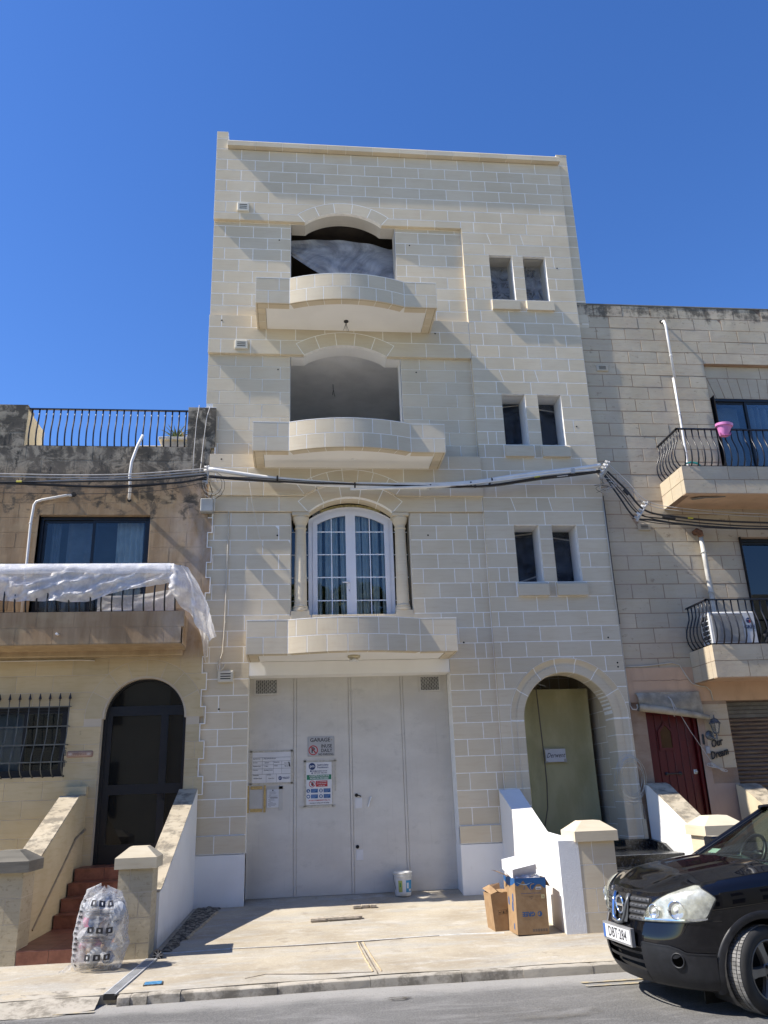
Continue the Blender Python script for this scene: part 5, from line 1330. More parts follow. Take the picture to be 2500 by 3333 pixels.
# peach rendered band over the door and garage, door surround
MB().box(7.31, 8.60, RY-.012, RY+.05, 2.855, 3.44).build('peach_render', PEACH, RH); MB().box(8.60, 13, RY-.014, RY+.05, 2.855, 3.2).build('peach_render', PEACH, RH)
MB().box(8.50, 8.625, RY-.008, RY+.12, -.3, 2.72).build('door_surround', PINK, RH); MB().box(8.625, 9.085, RY-.006, RY+.05, -.3, 1.50).build('pink_render', PINK, RH); MB().box(7.31, 7.60, RY-.006, RY+.05, -.3, 2.0).build('pink_render', PINK, RH) if False else None
mb = MB()
for i in range(1):
    P_ = [(7.45+.06*j, RY-.0135, 3.22+.02*mn.noise(Vector((j*.7, 0, 2)))) for j in range(18)]
    mb.tube(P_, .003, 4)
mb.build('crack', simple('crack brown', (.2, .12, .08)), RH)
sliding(RH, 9.875, 11.9, 6.6, 8.76, RY+.13, 10.62, glass=GLASS); curtain('curtain', 10.75, 11.8, RY+.4, 6.5, 8.7, .14, .04, CURTG, RH, 1); curtain('curtain', 9.95, 10.6, RY+.42, 6.5, 8.7, .5, .02, CURTG, RH, 7)
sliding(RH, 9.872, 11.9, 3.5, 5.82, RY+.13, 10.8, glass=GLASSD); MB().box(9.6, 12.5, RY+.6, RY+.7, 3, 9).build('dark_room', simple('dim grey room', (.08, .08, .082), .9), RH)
def balcony2(name, x0, yf, zb, h, x1=13., lab=''):
    b = MB(); b.box(x0+.005, x1, yf+.005, yf+.13, zb+.004, zb+h-.004); b.box(x0+.005, x0+.13, yf+.13, RY, zb+.004, zb+h-.004); o = b.build('balcony', OLDRM, RH, label=lab)
    for r in (0, 1):
        z0 = zb+h/2*r; js = [x0]+[x0+.56*i+(.3 if r else .02) for i in range(1, 8)]+[x1]
        for a, c in zip(js, js[1:]): MB().box(a+(.006 if a > x0 else 0), c-.006, yf, yf+.12, z0+.005, z0+h/2-.005).build('balcony_stone', OLDR, o)
        for a, c in ((yf+.126, yf+.50), (yf+.51, RY)): MB().box(x0, x0+.12, a, c, z0+.005, z0+h/2-.005).build('balcony_stone', OLDR, o)
    MB().box(x0+.12, x1, yf+.12, RY, zb+.02, zb+.12).build('soffit', PEACH, o)
    MB().box(x0+.004, x1, yf+.004, yf+.12, zb-.006, zb+.004).build('soffit', PEACH, o)
    return o
ba = balcony2('a', 8.50, -.835, 6.36, .52, lab='upper right balcony with flaking peach soffit'); bb = balcony2('b', 8.555, -.755, 3.15, .545, lab='lower right balcony above the garage shutter')
mb = MB(); ps_ = [(8.72, -.55), (8.80, -.62), (8.95, -.66), (9.12, -.66), (9.30, -.70), (9.34, -.66), (9.15, -.60), (9.0, -.60), (8.92, -.55), (8.78, -.50)]
mb.hprism(ps_, 6.352, 6.356); mb.build('flaked_patch', simple('bare concrete', (.2, .185, .16), .9, bump=.6, sc=20), ba)
railing('balcony_railing', [(8.55, .02), (8.55, -.78), (13, -.78)], 6.88, .75, .125, .10, BLACKM, 'black bellied railing of the upper right balcony', r=.0125)
railing('balcony_railing', [(8.61, .02), (8.61, -.70), (13, -.70)], 3.695, .77, .13, .10, BLACKM, 'black bellied railing of the lower right balcony', r=.0125)
# pink pot, teal iron, AC unit
FP = MB(); FP.lathe([(.075, 0), (.085, .03), (.125, .175), (.150, .18), (.155, .225), (.145, .23), (.135, .2), (.08, .03)], (0, 0, 0), 28)
fp = FP.build('flower_pot', PINKP, None, smooth=True, label='pink plastic flower pot hooked on the upper right balcony railing', cat='flower pot'); auto_smooth(fp, 40); fp.location = (9.40, -.86, 7.46); fp.rotation_euler = (.12, .10, 0)
mb = MB(); mb.tube([(-.10, -.03, .05), (-.10, -.06, .0), (-.04, -.1, -.02), (.06, -.1, 0.0), (.1, -.05, .06)], .012, 6); mb.build('pot_foot', simple('dark pink plastic', (.32, .08, .2), .5), fp)
ti = empty('toy_iron', (8.83, -.60, 6.88), label='teal and white plastic thing on the upper right balcony floor', cat='plastic container')
mb = MB(); mb.grid(lambda u, v: (-.16+.34*u, -.07+.14*v, .0+.10*math.sin(math.pi*v)*(1-.3*u)+.01), 10, 8); mb.build('base', WHITEP, ti, smooth=True)
mb = MB(); mb.tube([(-.14, 0, .06), (-.12, 0, .14), (0, 0, .17), (.13, 0, .14), (.17, 0, .08)], .018, 8); mb.build('handle', TEAL, ti, smooth=True)
AC = empty('ac_unit', (9.14, -.34, 3.70), label='white air conditioner outdoor unit behind the lower right balcony railing', cat='air conditioner')
mb = MB(); mb.cbox(-.42, .42, -.14, .16, .04, .60, .015); acb = mb.build('casing', WHITEP, AC)
mb = MB(); mb.box(-.37, .18, -.1475, -.14, .08, .56); mb.build('fan_recess', simple('grey recess', (.25, .25, .25), .6), AC)
for i in range(22): MB().box(-.365, .175, -.152, -.1475, .095+.0205*i, .103+.0205*i).build('grille_bar', PIPEG, AC)
mb = MB()
for i in range(7):
    mb.box(-.4265, -.42, -.11+.035*i, -.09+.035*i, .10, .54)
mb.build('side_slots', DARK, AC)
for z in (.12, .2, .28, .36, .44): MB().box(-.428, -.4268, -.12, .14, z, z+.018).build('side_bar', WHITEP, AC)
text('lettering', 'GREE', .085, (.30, -.143, .33), NAVY, AC, bold=.002)
mb = MB(); mb.lathe([(.048, 0), (.048, .004)], (.30, -.141, .445), 20, axis='y'); lg = mb.build('logo_disc', NAVY, AC)
mb = MB(); mb.add([(.30+.044*math.cos(t*.3), -.1465, .445+.044*math.sin(t*.3)) for t in range(-5, 2)]+[(.30, -.1465, .445)], [(0, 1, 2, 3, 4, 5, 6, 7)]); mb.build('logo_wedge', REDINK, lg)
mb = MB(); mb.box(.26, .34, -.1467, -.1462, .455, .462); mb.build('logo_bar', PAPER, lg)
mb = MB(); mb.grid(lambda u, v: (9.66+.5*u, -.5+.05*mn.noise(Vector((u*4, v*3, 1))), 3.72+.22*v+.05*math.sin(u*8)), 14, 6); mb.build('dark_cloth', simple('dark cloth', (.02, .02, .024), .9), None, label='dark bundle beside the air conditioner on the lower right balcony', cat='bundle')
# pipes on the right house
pipe('overflow_pipe', [(9.09, .06, 10.43), (9.085, -.01, 10.41), (9.10, -.03, 10.3), (9.10, -.03, 9.1)], .025, PIPE, 'bright white pipe on the upper wall of the right house', clips=((9.10, -.03, 9.6),))
pipe('downpipe', [(9.075, -.02, 9.10), (9.08, -.02, 8.4), (9.07, -.02, 7.0), (9.06, -.02, 6.4)], .022, PIPE, 'lower length of white pipe running down behind the upper right balcony', clips=((9.08, -.02, 8.3), (9.075, -.02, 7.5)))
mb = MB(); mb.lathe([(.04, 0), (.04, .006)], (9.075, RY-.002, 10.435), 12, axis='y'); mb.build('pipe_hole', DARK, RH)
dp = pipe('downpipe', [(9.08, -.03, 5.82), (9.085, -.03, 5.2), (9.09, -.03, 4.5), (9.10, -.03, 3.7)], .04, PIPEG, 'weathered grey downpipe with a rusty clay elbow', clips=((9.083, -.03, 5.5), (9.09, -.03, 4.75)))
mb = MB(); mb.tube([(9.03, .08, 5.91), (9.03, -.02, 5.91), (9.06, -.05, 5.88), (9.08, -.04, 5.80)], [.055, .06, .06, .05], 12); mb.build('elbow', simple('rusty clay', (.18, .09, .05), .9, var=.4, bump=.5, sc=20), dp, smooth=True)
mb = MB(); mb.tube([(9.14, -.0, 5.6), (9.15, .0, 5.0), (9.17, .0, 4.4)], .012, 6); mb.build('thin_conduit', PIPEC, dp)
for (x0, z0) in ((7.555, 9.265), (7.94, 5.955)):
    v_ = MB().cbox(x0, x0+.235, RY-.03, RY, z0, z0+.13, .008).build('vent_cover', plaster('old cream vent', (.47, .42, .33), .08, .3), RH)
    for i in range(3): MB().box(x0+.05, x0+.19, RY-.032, RY-.02, z0+.035+.028*i, z0+.048+.028*i).build('vent_slot', DARK, v_)
# wires and conduits on the wall
pipe('conduit', [(7.30, -.02, 6.5), (7.295, -.02, 5.5), (7.29, -.02, 4.6), (7.33, .05, 4.1), (7.33, .05, 3.0), (7.335, .04, 2.8), (7.36, .02, 2.74), (7.42, .0, 2.73), (7.45, .0, 2.77), (7.44, .0, 2.82)], .012, PIPEC, 'cream conduit down the corner between the new building and the right house', 'conduit')
pipe('conduit', [(7.315, -.03, 6.6), (7.312, -.03, 5.0), (7.312, -.03, 4.2)], .007, CABLE, 'thin dark cable down the right edge of the new facade', 'cable')
pipe('conduit', [(7.35, .055, 3.465), (7.7, .055, 3.47), (8.0, .055, 3.50), (8.2, .055, 3.52), (8.33, .055, 3.48), (8.42, .05, 3.3), (8.5, .04, 3.16), (8.62, .04, 3.11), (8.75, .04, 3.09), (8.82, .045, 3.02), (8.84, .05, 2.86)], .011, PIPEC, 'cream conduit curving under the lower right balcony', 'conduit')
# red door
RD = empty('red_door', label='dark red boarded door with small pointed window', cat='door')
MB().box(7.60, 8.50, RY+.12, RY+.16, .3, 2.72).build('door_panel_back', REDDOOR, RD)
n = 6; w_ = .80/n
for i in range(n): MB().cbox(7.645+w_*i+.004, 7.645+w_*(i+1)-.004, RY+.105, RY+.125, .35, 2.66, .006).build('door_board', REDDOOR, RD)
for a in ((7.60, 7.645, .3, 2.72), (8.45, 8.50, .3, 2.72), (7.645, 8.45, 2.66, 2.72)): MB().box(a[0], a[1], RY+.04, RY+.14, a[2], a[3]).build('door_frame', REDDOOR, RD)
pw = [(7.85, 2.10), (8.045, 2.10), (8.045, 2.36), (7.948, 2.48), (7.85, 2.36)]; px_ = [(7.81, 2.06), (8.085, 2.06), (8.085, 2.375), (7.948, 2.54), (7.81, 2.375)]
mb = MB(); bandframe(mb, px_+[px_[0]], pw+[pw[0]], RY+.085, RY+.11); wf = mb.build('window_frame', REDDOOR, RD); MB().prism(pw, RY+.10, RY+.104).build('glass_pane', simple('amber glass', (.07, .03, .008), .2), wf)
mb = MB(); mb.lathe([(.03, 0), (.03, .02), (.01, .03)], (7.87, RY+.105, 1.68), 12, axis='y'); mb.lathe([(.03, 0), (.03, .02), (.01, .03)], (8.11, RY+.105, 1.68), 12, axis='y'); mb.tube([(7.87, RY+.085, 1.68), (8.11, RY+.085, 1.68)], .012, 8); mb.build('door_knocker', BLACKM, RD)
mb = MB(); mb.cbox(8.355, 8.415, RY+.092, RY+.105, 1.66, 1.74, .006); mb.lathe([(.016, 0), (.02, .02), (.022, .035), (.012, .045)], (8.385, RY+.092, 1.70), 14, axis='y'); mb.build('door_lock', simple('brushed steel', (.5, .5, .5), .35, .8), RD)
# awning rolled up over the door
AW = empty('rolled_awning', label='rolled dirty canvas awning tied up over the red door', cat='awning')
def awn(u, v):
    x = 7.455+1.13*u; return (x, RY-.05-.05*math.sin(v*2.6)-.012*math.sin(u*9+v*4)-.03*v, 3.0-(.20+.24*u)*v+.006*math.sin(u*22))
mb = MB(); mb.grid(awn, 44, 12); mb.build('canvas', CANVAS, AW, smooth=True)
mb = MB(); mb.box(7.45, 8.60, RY-.05, RY+.0, 2.99, 3.015); mb.build('batten', WOOD, AW)
pts = [(7.44, RY-.12, 2.765), (7.9, RY-.125, 2.70), (8.3, RY-.13, 2.635), (8.66, RY-.13, 2.565)]
mb = MB(); mb.tube(pts, [.066, .062, .055, .045], 18, cap=False); mb.tube([(p[0], p[1], p[2]) for p in pts], [.05, .045, .04, .034], 14, cap=False); mb.tube([(pts[0][0]+.02, pts[0][1], pts[0][2])]+pts[1:], [.03]*4, 10)
mb.build('roll', CANVAS, AW, smooth=True)
mb = MB(); mb.tube([(8.0, RY-.0, 2.97), (8.02, RY-.13, 2.9), (8.03, RY-.2, 2.70), (8.05, RY-.12, 2.6), (8.04, RY-.06, 2.7)], .006, 5); mb.tube([(8.01, RY-.1, 2.93), (8.06, RY-.2, 2.72), (8.06, RY-.12, 2.62)], .005, 5); mb.build('tie_cord', CABLEG, AW)
mb = MB(); mb.tube([(8.02, RY-.14, 2.9), (8.3, RY-.10, 2.36), (8.62, RY-.03, 1.86)], .005, 5)
rg = random.Random(4)
for i in range(7): 
    c = (8.60+.03*i, RY-.04-.01*i, 1.80-.015*i); mb.tube([(c[0]+.07*math.cos(t*.7+i), c[1]+.01*math.sin(t), c[2]+.03*math.sin(t*.7+i*.6)) for t in range(10)], .005, 4)
mb.build('pull_rope', CABLEG, AW)
# lantern, lettering, bells
LN = empty('wall_lantern', (8.75, RY, 2.36), label='grey metal carriage lantern on the wall right of the red door', cat='lantern')
mb = MB(); mb.lathe([(.075, 0), (.078, .012), (.06, .03), (.03, .045)], (-.07, 0, -.08), 16, axis='y'); mb.tube([(-.07, -.04, -.08), (-.04, -.10, -.14), (0, -.12, -.13), (0, -.12, -.07)], .014, 8); mb.build('bracket', simple('pewter metal', (.13, .14, .15), .5, .4, var=.4, sc=40), LN, smooth=True)
pm_ = bpy.data.materials['pewter metal']
mb = MB(); mb.lathe([(.035, -.07), (.045, -.055), (.05, -.04)], (0, -.12, 0), 6); mb.lathe([(.105, .10), (.11, .108), (.085, .135), (.06, .175), (.025, .19), (.012, .20), (.014, .215), (.004, .25)], (0, -.12, 0), 6); mb.build('cap', pm_, LN)
mb = MB()
for i in range(6):
    a = i*math.pi/3; mb.tube([(.05*math.cos(a), -.12+.05*math.sin(a), -.05), (.085*math.cos(a), -.12+.085*math.sin(a), .10)], .006, 4)
mb.build('cage', pm_, LN); mb = MB(); mb.lathe([(.045, -.045), (.078, .10)], (0, -.12, 0), 6, cap=False); mb.build('glass_pane', thin_glass('frosted lantern glass', (.6, .62, .6), .25, .2), LN)
mb = MB(); mb.lathe([(.004, -.16), (.015, -.135), (.006, -.12), (.018, -.10), (.01, -.07)], (0, -.12, 0), 8); mb.build('finial', pm_, LN)
WL = empty('wall_lettering', (8.79, RY-.02, 2.05), label='black cursive metal lettering Our Dream fixed under the lantern', cat='lettering')
text('word', 'Our', .175, (-.02, 0, .10), BLACKM, WL, shear=.4, ry=0, ex=.006, bold=.003, sx=.72).rotation_euler = (math.radians(90), math.radians(-14), 0)
text('word', 'Dream', .175, (.0, 0, -.075), BLACKM, WL, shear=.4, ex=.006, bold=.003, sx=.68).rotation_euler = (math.radians(90), math.radians(-14), 0)
mb = MB(); mb.cbox(8.535, 8.575, RY-.03, RY-.008, 2.13, 2.30, .012); mb.build('video_bell', BLACKF, RH); mb = MB(); mb.cbox(8.57, 8.64, RY-.035, RY-.008, 1.98, 2.10, .008); mb.build('intercom', simple('grey intercom', (.35, .35, .36), .4), RH)
# roller shutter
SHR = empty('roller_shutter', label='rusty brown corrugated roller shutter at the right edge', cat='roller shutter')
mb = MB(); mb.box(9.085, 13, RY+.24, RY+.26, .0, 2.86); mb.build('backing', SHUT, SHR)
for i in range(38):
    z = 2.84-.068*i; flat = i < 4
    mb = MB(); x0, x1 = 9.10, 12.9; pr = [(RY+.235, z), (RY+.215, z-.008), (RY+.20, z-.03), (RY+.215, z-.052), (RY+.235, z-.062)] if not flat else [(RY+.235, z), (RY+.225, z-.004), (RY+.225, z-.06), (RY+.235, z-.064)]
    m2 = len(pr); mb.add([(x0, y, q) for y, q in pr]+[(x1, y, q) for y, q in pr], [(j, j+1, m2+j+1, m2+j) for j in range(m2-1)]); mb.build('slat', SHUT if not flat else simple('grey shutter paint', (.14, .13, .11), .6, var=.2) if i == 0 else (bpy.data.materials['grey shutter paint'] if flat else SHUT), SHR)
# ---------------------------------------------------------------- cables along the facades
def catenary(pts, n=8):
    out = []; P = [Vector(p) for p in pts]
    for i in range(len(P)-1):
        a = P[max(0, i-1)]; b = P[i]; c = P[i+1]; d = P[min(len(P)-1, i+2)]
        for j in range(n):
            t = j/n; out.append(.5*((2*b)+(c-a)*t+(2*a-5*b+4*c-d)*t*t+(3*b-a-3*c+d)*t**3))
    return out+[P[-1]]
CBL = empty('utility_cables', (3.6, -.35, 6.8), label='bundle of white conduits and black cables strung across the new facade', cat='cable bundle'); CBL.location = (0, 0, 0)
cy = -.35
top = [(.15, cy, 6.945), (1.19, cy, 6.79), (2.0, cy, 6.715), (2.7, cy, 6.668), (3.5, cy, 6.655), (4.27, cy, 6.672), (4.9, cy, 6.725), (5.43, cy, 6.815), (6.06, cy, 6.905), (6.7, cy, 6.985), (7.20, cy, 7.06)]
mb = MB(); mb.tube(catenary(top[:4], 6), .036, 12); mb.build('white_conduit', PIPE, CBL, smooth=True)
mb = MB(); mb.tube(catenary([(p[0], p[1]-.01, p[2]+.012) for p in top[3:]], 6), .036, 12); mb.build('white_conduit', PIPE, CBL, smooth=True)
mb = MB(); mb.tube(catenary([(1.0, cy+.02, 6.78), (1.9, cy+.02, 6.68), (2.9, cy+.0, 6.635), (4.0, cy, 6.615)], 6), .028, 10); mb.build('white_conduit', PIPE, CBL, smooth=True)
mb = MB(); mb.tube(catenary([(2.6, cy+.03, 6.60), (3.6, cy-.03, 6.61), (4.5, cy-.03, 6.66), (5.3, cy-.02, 6.76), (6.3, cy-.02, 6.90), (7.1, cy, 6.985)], 6), .026, 10); mb.build('white_conduit', PIPE, CBL, smooth=True)
mb = MB(); mb.tube(catenary([(3.95, cy-.02, 6.60), (4.7, cy-.03, 6.665)], 4), .016, 8); mb.build('white_conduit', PIPEG, CBL, smooth=True)
R = random.Random(11)
for i in range(13):
    o1, o2 = R.uniform(-.05, .05), R.uniform(-.035, .035); sg = R.uniform(-.02, .03)
    pts = [(.16, cy+o1*.4, 6.80+o2), (1.0, cy+o1, 6.745+o2*.6+sg), (2.0, cy+o1, 6.695-abs(o2)*.4+sg*.6), (3.2, cy+o1, 6.655+o2*.5), (4.3, cy+o1, 6.64-abs(o2)*.6), (5.1, cy+o1, 6.68-.02+o2*.8), (6.0, cy+o1, 6.80+o2), (6.7, cy+o1*.8, 6.885+o2), (7.18, cy+o1*.5, 6.955+o2)]
    mb = MB(); mb.tube(catenary(pts, 5), R.choice((.006, .008, .0075, .01)), 5); mb.build('cable', CABLE if i % 4 else CABLEG, CBL)
for (x, z) in ((1.33, 6.78), (2.68, 6.66), (4.02, 6.645), (4.75, 6.70), (5.14, 6.765), (4.83, 6.66), (5.1, 6.715)):
    mb = MB(); mb.tube([(x-.014, cy, z), (x+.014, cy, z)], .052 if x not in (4.83, 5.1) else .034, 10); mb.build('tape_band', CABLE, CBL)
for (x, z) in ((5.98, 6.83),):
    mb = MB(); mb.tube([(x-.05, cy-.03, z-.01), (x+.05, cy-.03, z+.005)], .016, 8); mb.build('yellow_marker', simple('yellow marker', (.55, .48, .05), .5), CBL)
mb = MB(); mb.tube([(6.35, cy-.02, 6.84), (6.55, cy-.02, 6.865)], .022, 8); mb.box(6.62, 6.69, cy-.05, cy+.03, 6.90, 7.0); mb.build('joint_box', GALV, CBL)
def rack(label, x, z, dx, dz):
    E = empty('cable_bracket', (x, -.3, z), label=label, cat='cable bracket')
    q = MB(); t = Vector((dx, 0, dz))
    q.tube([(-dx*.5, .0, -dz*.5), (dx*.5, 0, dz*.5)], .022, 8); q.build('cross_arm', GALV, E)
    for k in range(5):
        c = Vector((-dx*.4+dx*.2*k, -.0, -dz*.4+dz*.2*k)); n_ = Vector((-dz, 0, dx)).normalized()
        q = MB(); q.tube([tuple(c), tuple(c+n_*.05), tuple(c+n_*.055), tuple(c+n_*.075)], [.022, .03, .018, .026], 8); q.build('insulator', PIPE if k % 2 else GALV, E, smooth=True)
    q = MB(); q.tube([(0, 0, 0), (.02, .16, -.02), (0, .34, -.02)], .018, 6); q.build('arm', GALV, E)
    return E
rack('left bracket holding the cable bundle at the edge of the new facade', .13, 6.86, .03, .34)
rack('right bracket at the high end of the cable bundle', 7.30, 7.02, .22, .30)
rack('bracket lower down on the right house wall with cables fanning out', 7.90, 6.20, .26, .36)
LC = empty('utility_cables', label='parallel white and black cables crossing the left house', cat='cable bundle')
for i, (pts, r, m) in enumerate(([[(-7, 6.92), (-3.30, 6.834), (-2.04, 6.82), (-1.07, 6.85), (.12, 6.955)], .009, CABLEG], [[(-7, 6.86), (-3.30, 6.787), (-2.03, 6.775), (-.96, 6.812), (.12, 6.92)], .009, CABLEG], [[(-7, 6.69), (-3.28, 6.69), (-2.03, 6.74), (-.96, 6.768), (.12, 6.875)], .009, CABLEG], [[(-7, 6.66), (-3.28, 6.68), (-2.0, 6.70), (-.8, 6.745), (.12, 6.84)], .014, CABLE], [[(-7, 6.70), (-3.28, 6.67), (-1.93, 6.617), (-1.16, 6.634), (-.3, 6.70), (.12, 6.80)], .017, CABLE], [[(-3.2, 6.66), (-1.8, 6.605), (-1.0, 6.62), (.12, 6.765)], .009, CABLE], [[(-7, 6.5), (-3.3, 6.49), (-2, 6.475), (-.8, 6.53), (.12, 6.70)], .005, CABLE])):
    mb = MB(); mb.tube(catenary([(x, cy+.01*(i % 3), z) for x, z in pts], 5), r, 6); mb.build('cable', m, LC)
mb = MB(); mb.tube([(-3.02, cy, 6.69), (-2.93, cy, 6.69)], .02, 8); mb.build('yellow_marker', bpy.data.materials['yellow marker'], LC)
for i in range(6):
    mb = MB(); r0 = .10+.02*i; mb.tube([(.20+r0*math.cos(t*.5+i)*1.1, -.30+.02*i, 6.70+r0*1.3*math.sin(t*.5+i)) for t in range(9)], .005, 4); mb.build('cable_tail', CABLE if i % 2 else CABLEG, LC)
jb = MB(); jb.cbox(.005, .225, -.14, -.0, 6.245, 6.485, .012); jbo = jb.build('junction_box', SANITARY, None, label='grey plastic junction box below the left cable bracket', cat='junction box')
mb = MB(); mb.tube([(.11, -.08, 6.48), (.10, -.12, 6.6), (.03, -.2, 6.68), (.12, -.3, 6.75)], .008, 5); mb.tube([(.15, -.08, 6.48), (.2, -.12, 6.6), (.15, -.25, 6.75)], .008, 5); mb.build('cable_tail', CABLE, jbo)
RC = empty('utility_cables', label='black cables dropping from the corner bracket and running on to the right', cat='cable bundle')
for i, (pts, r, m) in enumerate(([[(7.34, 6.98), (7.65, 6.62), (7.96, 6.22), (8.53, 6.10), (9.2, 6.03), (10.3, 5.985), (13, 5.95)], .018, CABLE], [[(7.28, 6.90), (7.50, 6.50), (7.74, 6.10), (8.07, 6.04), (8.74, 5.95), (9.65, 5.88), (13, 5.85)], .016, CABLE], [[(7.30, 6.92), (7.56, 6.55), (7.84, 6.16), (8.3, 6.07), (9.2, 5.97), (10.3, 5.92), (13, 5.9)], .012, CABLE], [[(7.38, 7.12), (7.72, 6.72), (8.02, 6.36), (8.69, 6.22), (10.3, 6.11), (13, 6.0)], .007, CABLEG], [[(7.36, 7.15), (7.70, 6.78), (8.03, 6.40), (8.7, 6.26), (10.3, 6.15), (13, 6.05)], .007, CABLEG], [[(7.32, 6.95), (7.6, 6.56), (7.9, 6.14), (8.4, 6.0)], .007, CABLE], [[(7.7, 6.08), (8.2, 5.98), (9.0, 5.94), (10.3, 5.87), (13, 5.8)], .008, CABLE])):
    mb = MB(); mb.tube(catenary([(x, -.3+.012*(i % 4), z) for x, z in pts], 6), r, 6); mb.build('cable', m, RC)
for (a, b) in (((8.27, 6.10), (8.5, 6.06)), ((7.60, 6.62), (7.68, 6.52))):
    mb = MB(); mb.tube([(a[0], -.3, a[1]), (b[0], -.3, b[1])], .026, 8); mb.build('cable_joint', CABLE, RC)
mb = MB(); mb.tube([(8.74, -.3, 6.075), (8.84, -.3, 6.068)], .021, 8); mb.build('yellow_marker', bpy.data.materials['yellow marker'], RC)
for i in range(7):
    q = random.Random(i+30); x0 = q.choice((7.22, 7.18, 7.28, 7.8)); z0 = 6.85 if x0 < 7.5 else 6.1
    pts = [(x0, -.3, z0)]+[(x0+q.uniform(-.16, .2), -.3+q.uniform(-.04, .04), z0-.07*k+q.uniform(-.04, .04)) for k in range(1, 5)]
    mb = MB(); mb.tube(catenary(pts, 5), .004, 4); mb.build('cable_tail', CABLE if i % 2 else CABLEG, RC)
pipe('conduit', [(.475, .0, 6.86), (.478, .015, 6.60), (.484, .018, 5.97), (.482, .018, 5.37), (.478, .018, 4.89), (.473, .018, 4.33), (.452, .018, 3.82), (.38, .018, 3.60), (.385, .0, 3.54), (.42, -.01, 3.52), (.47, -.01, 3.56), (.487, -.01, 3.63)], .011, PIPEC, 'thin cream conduit running down the left of the new facade', 'conduit', clips=[(.484, .018, z) for z in (6.30, 5.97, 5.4, 4.9, 4.33)]+[(.452, .018, 3.82)])
pipe('loose_wire', [(.83, -.33, 6.84), (.90, -.2, 6.35), (.97, -.1, 6.05), (1.05, -.06, 5.72), (1.10, -.05, 5.58)], .004, CABLEG, 'thin pale wire dangling from the cable bundle', 'wire')
pipe('loose_wire', [(.10, -.05, 8.32), (.04, -.03, 8.1), (.0, -.03, 7.6), (-.03, -.03, 7.1), (-.02, -.2, 6.95)], .007, CABLEG, 'pale wire hanging down from the top of the left house corner', 'wire')
pipe('loose_wire', [(-.10, -.05, 8.32), (-.14, -.03, 8.0), (-.16, -.03, 7.4), (-.14, -.2, 6.95)], .006, CABLEG, 'second pale wire left of the roof corner of the left house', 'wire')
# coil of clear wire by the doorway
cw = MB(); R = random.Random(2)
for i in range(9):
    a, b = R.uniform(.17, .25), R.uniform(.28, .36); ox, oz = 7.15+R.uniform(-.04, .06), 1.62+R.uniform(-.05, .05); tl = R.uniform(-.35, .1)
    cw.tube([(ox+a*math.cos(t)*math.cos(tl)-b*math.sin(t)*math.sin(tl), -.05-.02*math.sin(t*2+i), oz+a*math.cos(t)*math.sin(tl)+b*math.sin(t)*math.cos(tl)) for t in [k*2*math.pi/28 for k in range(28)]], .0028, 4, closed=True)
cw.tube([(7.22, -.03, 1.4), (7.3, -.03, 1.2), (7.32, -.03, 1.0), (7.26, -.03, .92)], .0028, 4)
cw.build('wire_coil', thin_glass('clear wire', (.8, .8, .78), .35, .3), None, label='loose coil of clear wire hanging right of the arched doorway', cat='wire coil')
# ---------------------------------------------------------------- signs on the garage door
SY = .392
def plate(name, x0, x1, z0, z1, mat, label, cat, y=SY, rnd=0.):
    return MB().cbox(x0, x1, y-.004, y+.004, z0, z1, max(.002, rnd)).build(name, mat, None, label=label, cat=cat)
def T(b, s, x, z, m, par, y, sx=1, bold=0, al='CENTER', shear=0): return text('lettering', b, s, (x, y, z), m, par, ex=.0004, sx=sx, bold=bold, align=al, shear=shear)
def from_px(px, py, Y=SY):   # sizes below were read off the photograph once; kept as metres
    return None
s1 = plate('garage_sign', 1.853, 2.297, 2.145, 2.465, SIGNGR, 'grey garage in use daily no parking sign on the steel door', 'sign', rnd=.012)
y1 = SY-.0052
T('GARAGE', .086, 2.06, 2.405, BLACKINK, s1, y1, 1.0, .001); T('INUSE', .078, 2.165, 2.305, BLACKINK, s1, y1, .86, .001); T('DAILY', .078, 2.165, 2.235, BLACKINK, s1, y1, .86, .001); T('NO PARKING', .05, 2.155, 2.175, BLACKINK, s1, y1, .82, .0008)
mb = MB(); mb.grid(lambda u, v: (1.945+(.062+.016*v)*math.cos(u*2*math.pi), y1, 2.245+(.062+.016*v)*math.sin(u*2*math.pi)), 32, 1); mb.build('ring', REDINK, s1)
T('R', .12, 1.948, 2.243, BLACKINK, s1, y1-.0005, 1, .003)
mb = MB(); mb.add([(1.897, y1-.0012, 2.292), (1.989, y1-.0012, 2.192), (1.999, y1-.0012, 2.202), (1.907, y1-.0012, 2.302)], [(0, 1, 2, 3)]); mb.build('slash', REDINK, s1)
mb = MB(); mb.add([(2.24, y1, 2.42), (2.258, y1, 2.405), (2.24, y1, 2.39), (2.246, y1, 2.405)], [(0, 3, 2, 1)]); mb.build('arrow', simple('brown print', (.25, .15, .03)), s1)
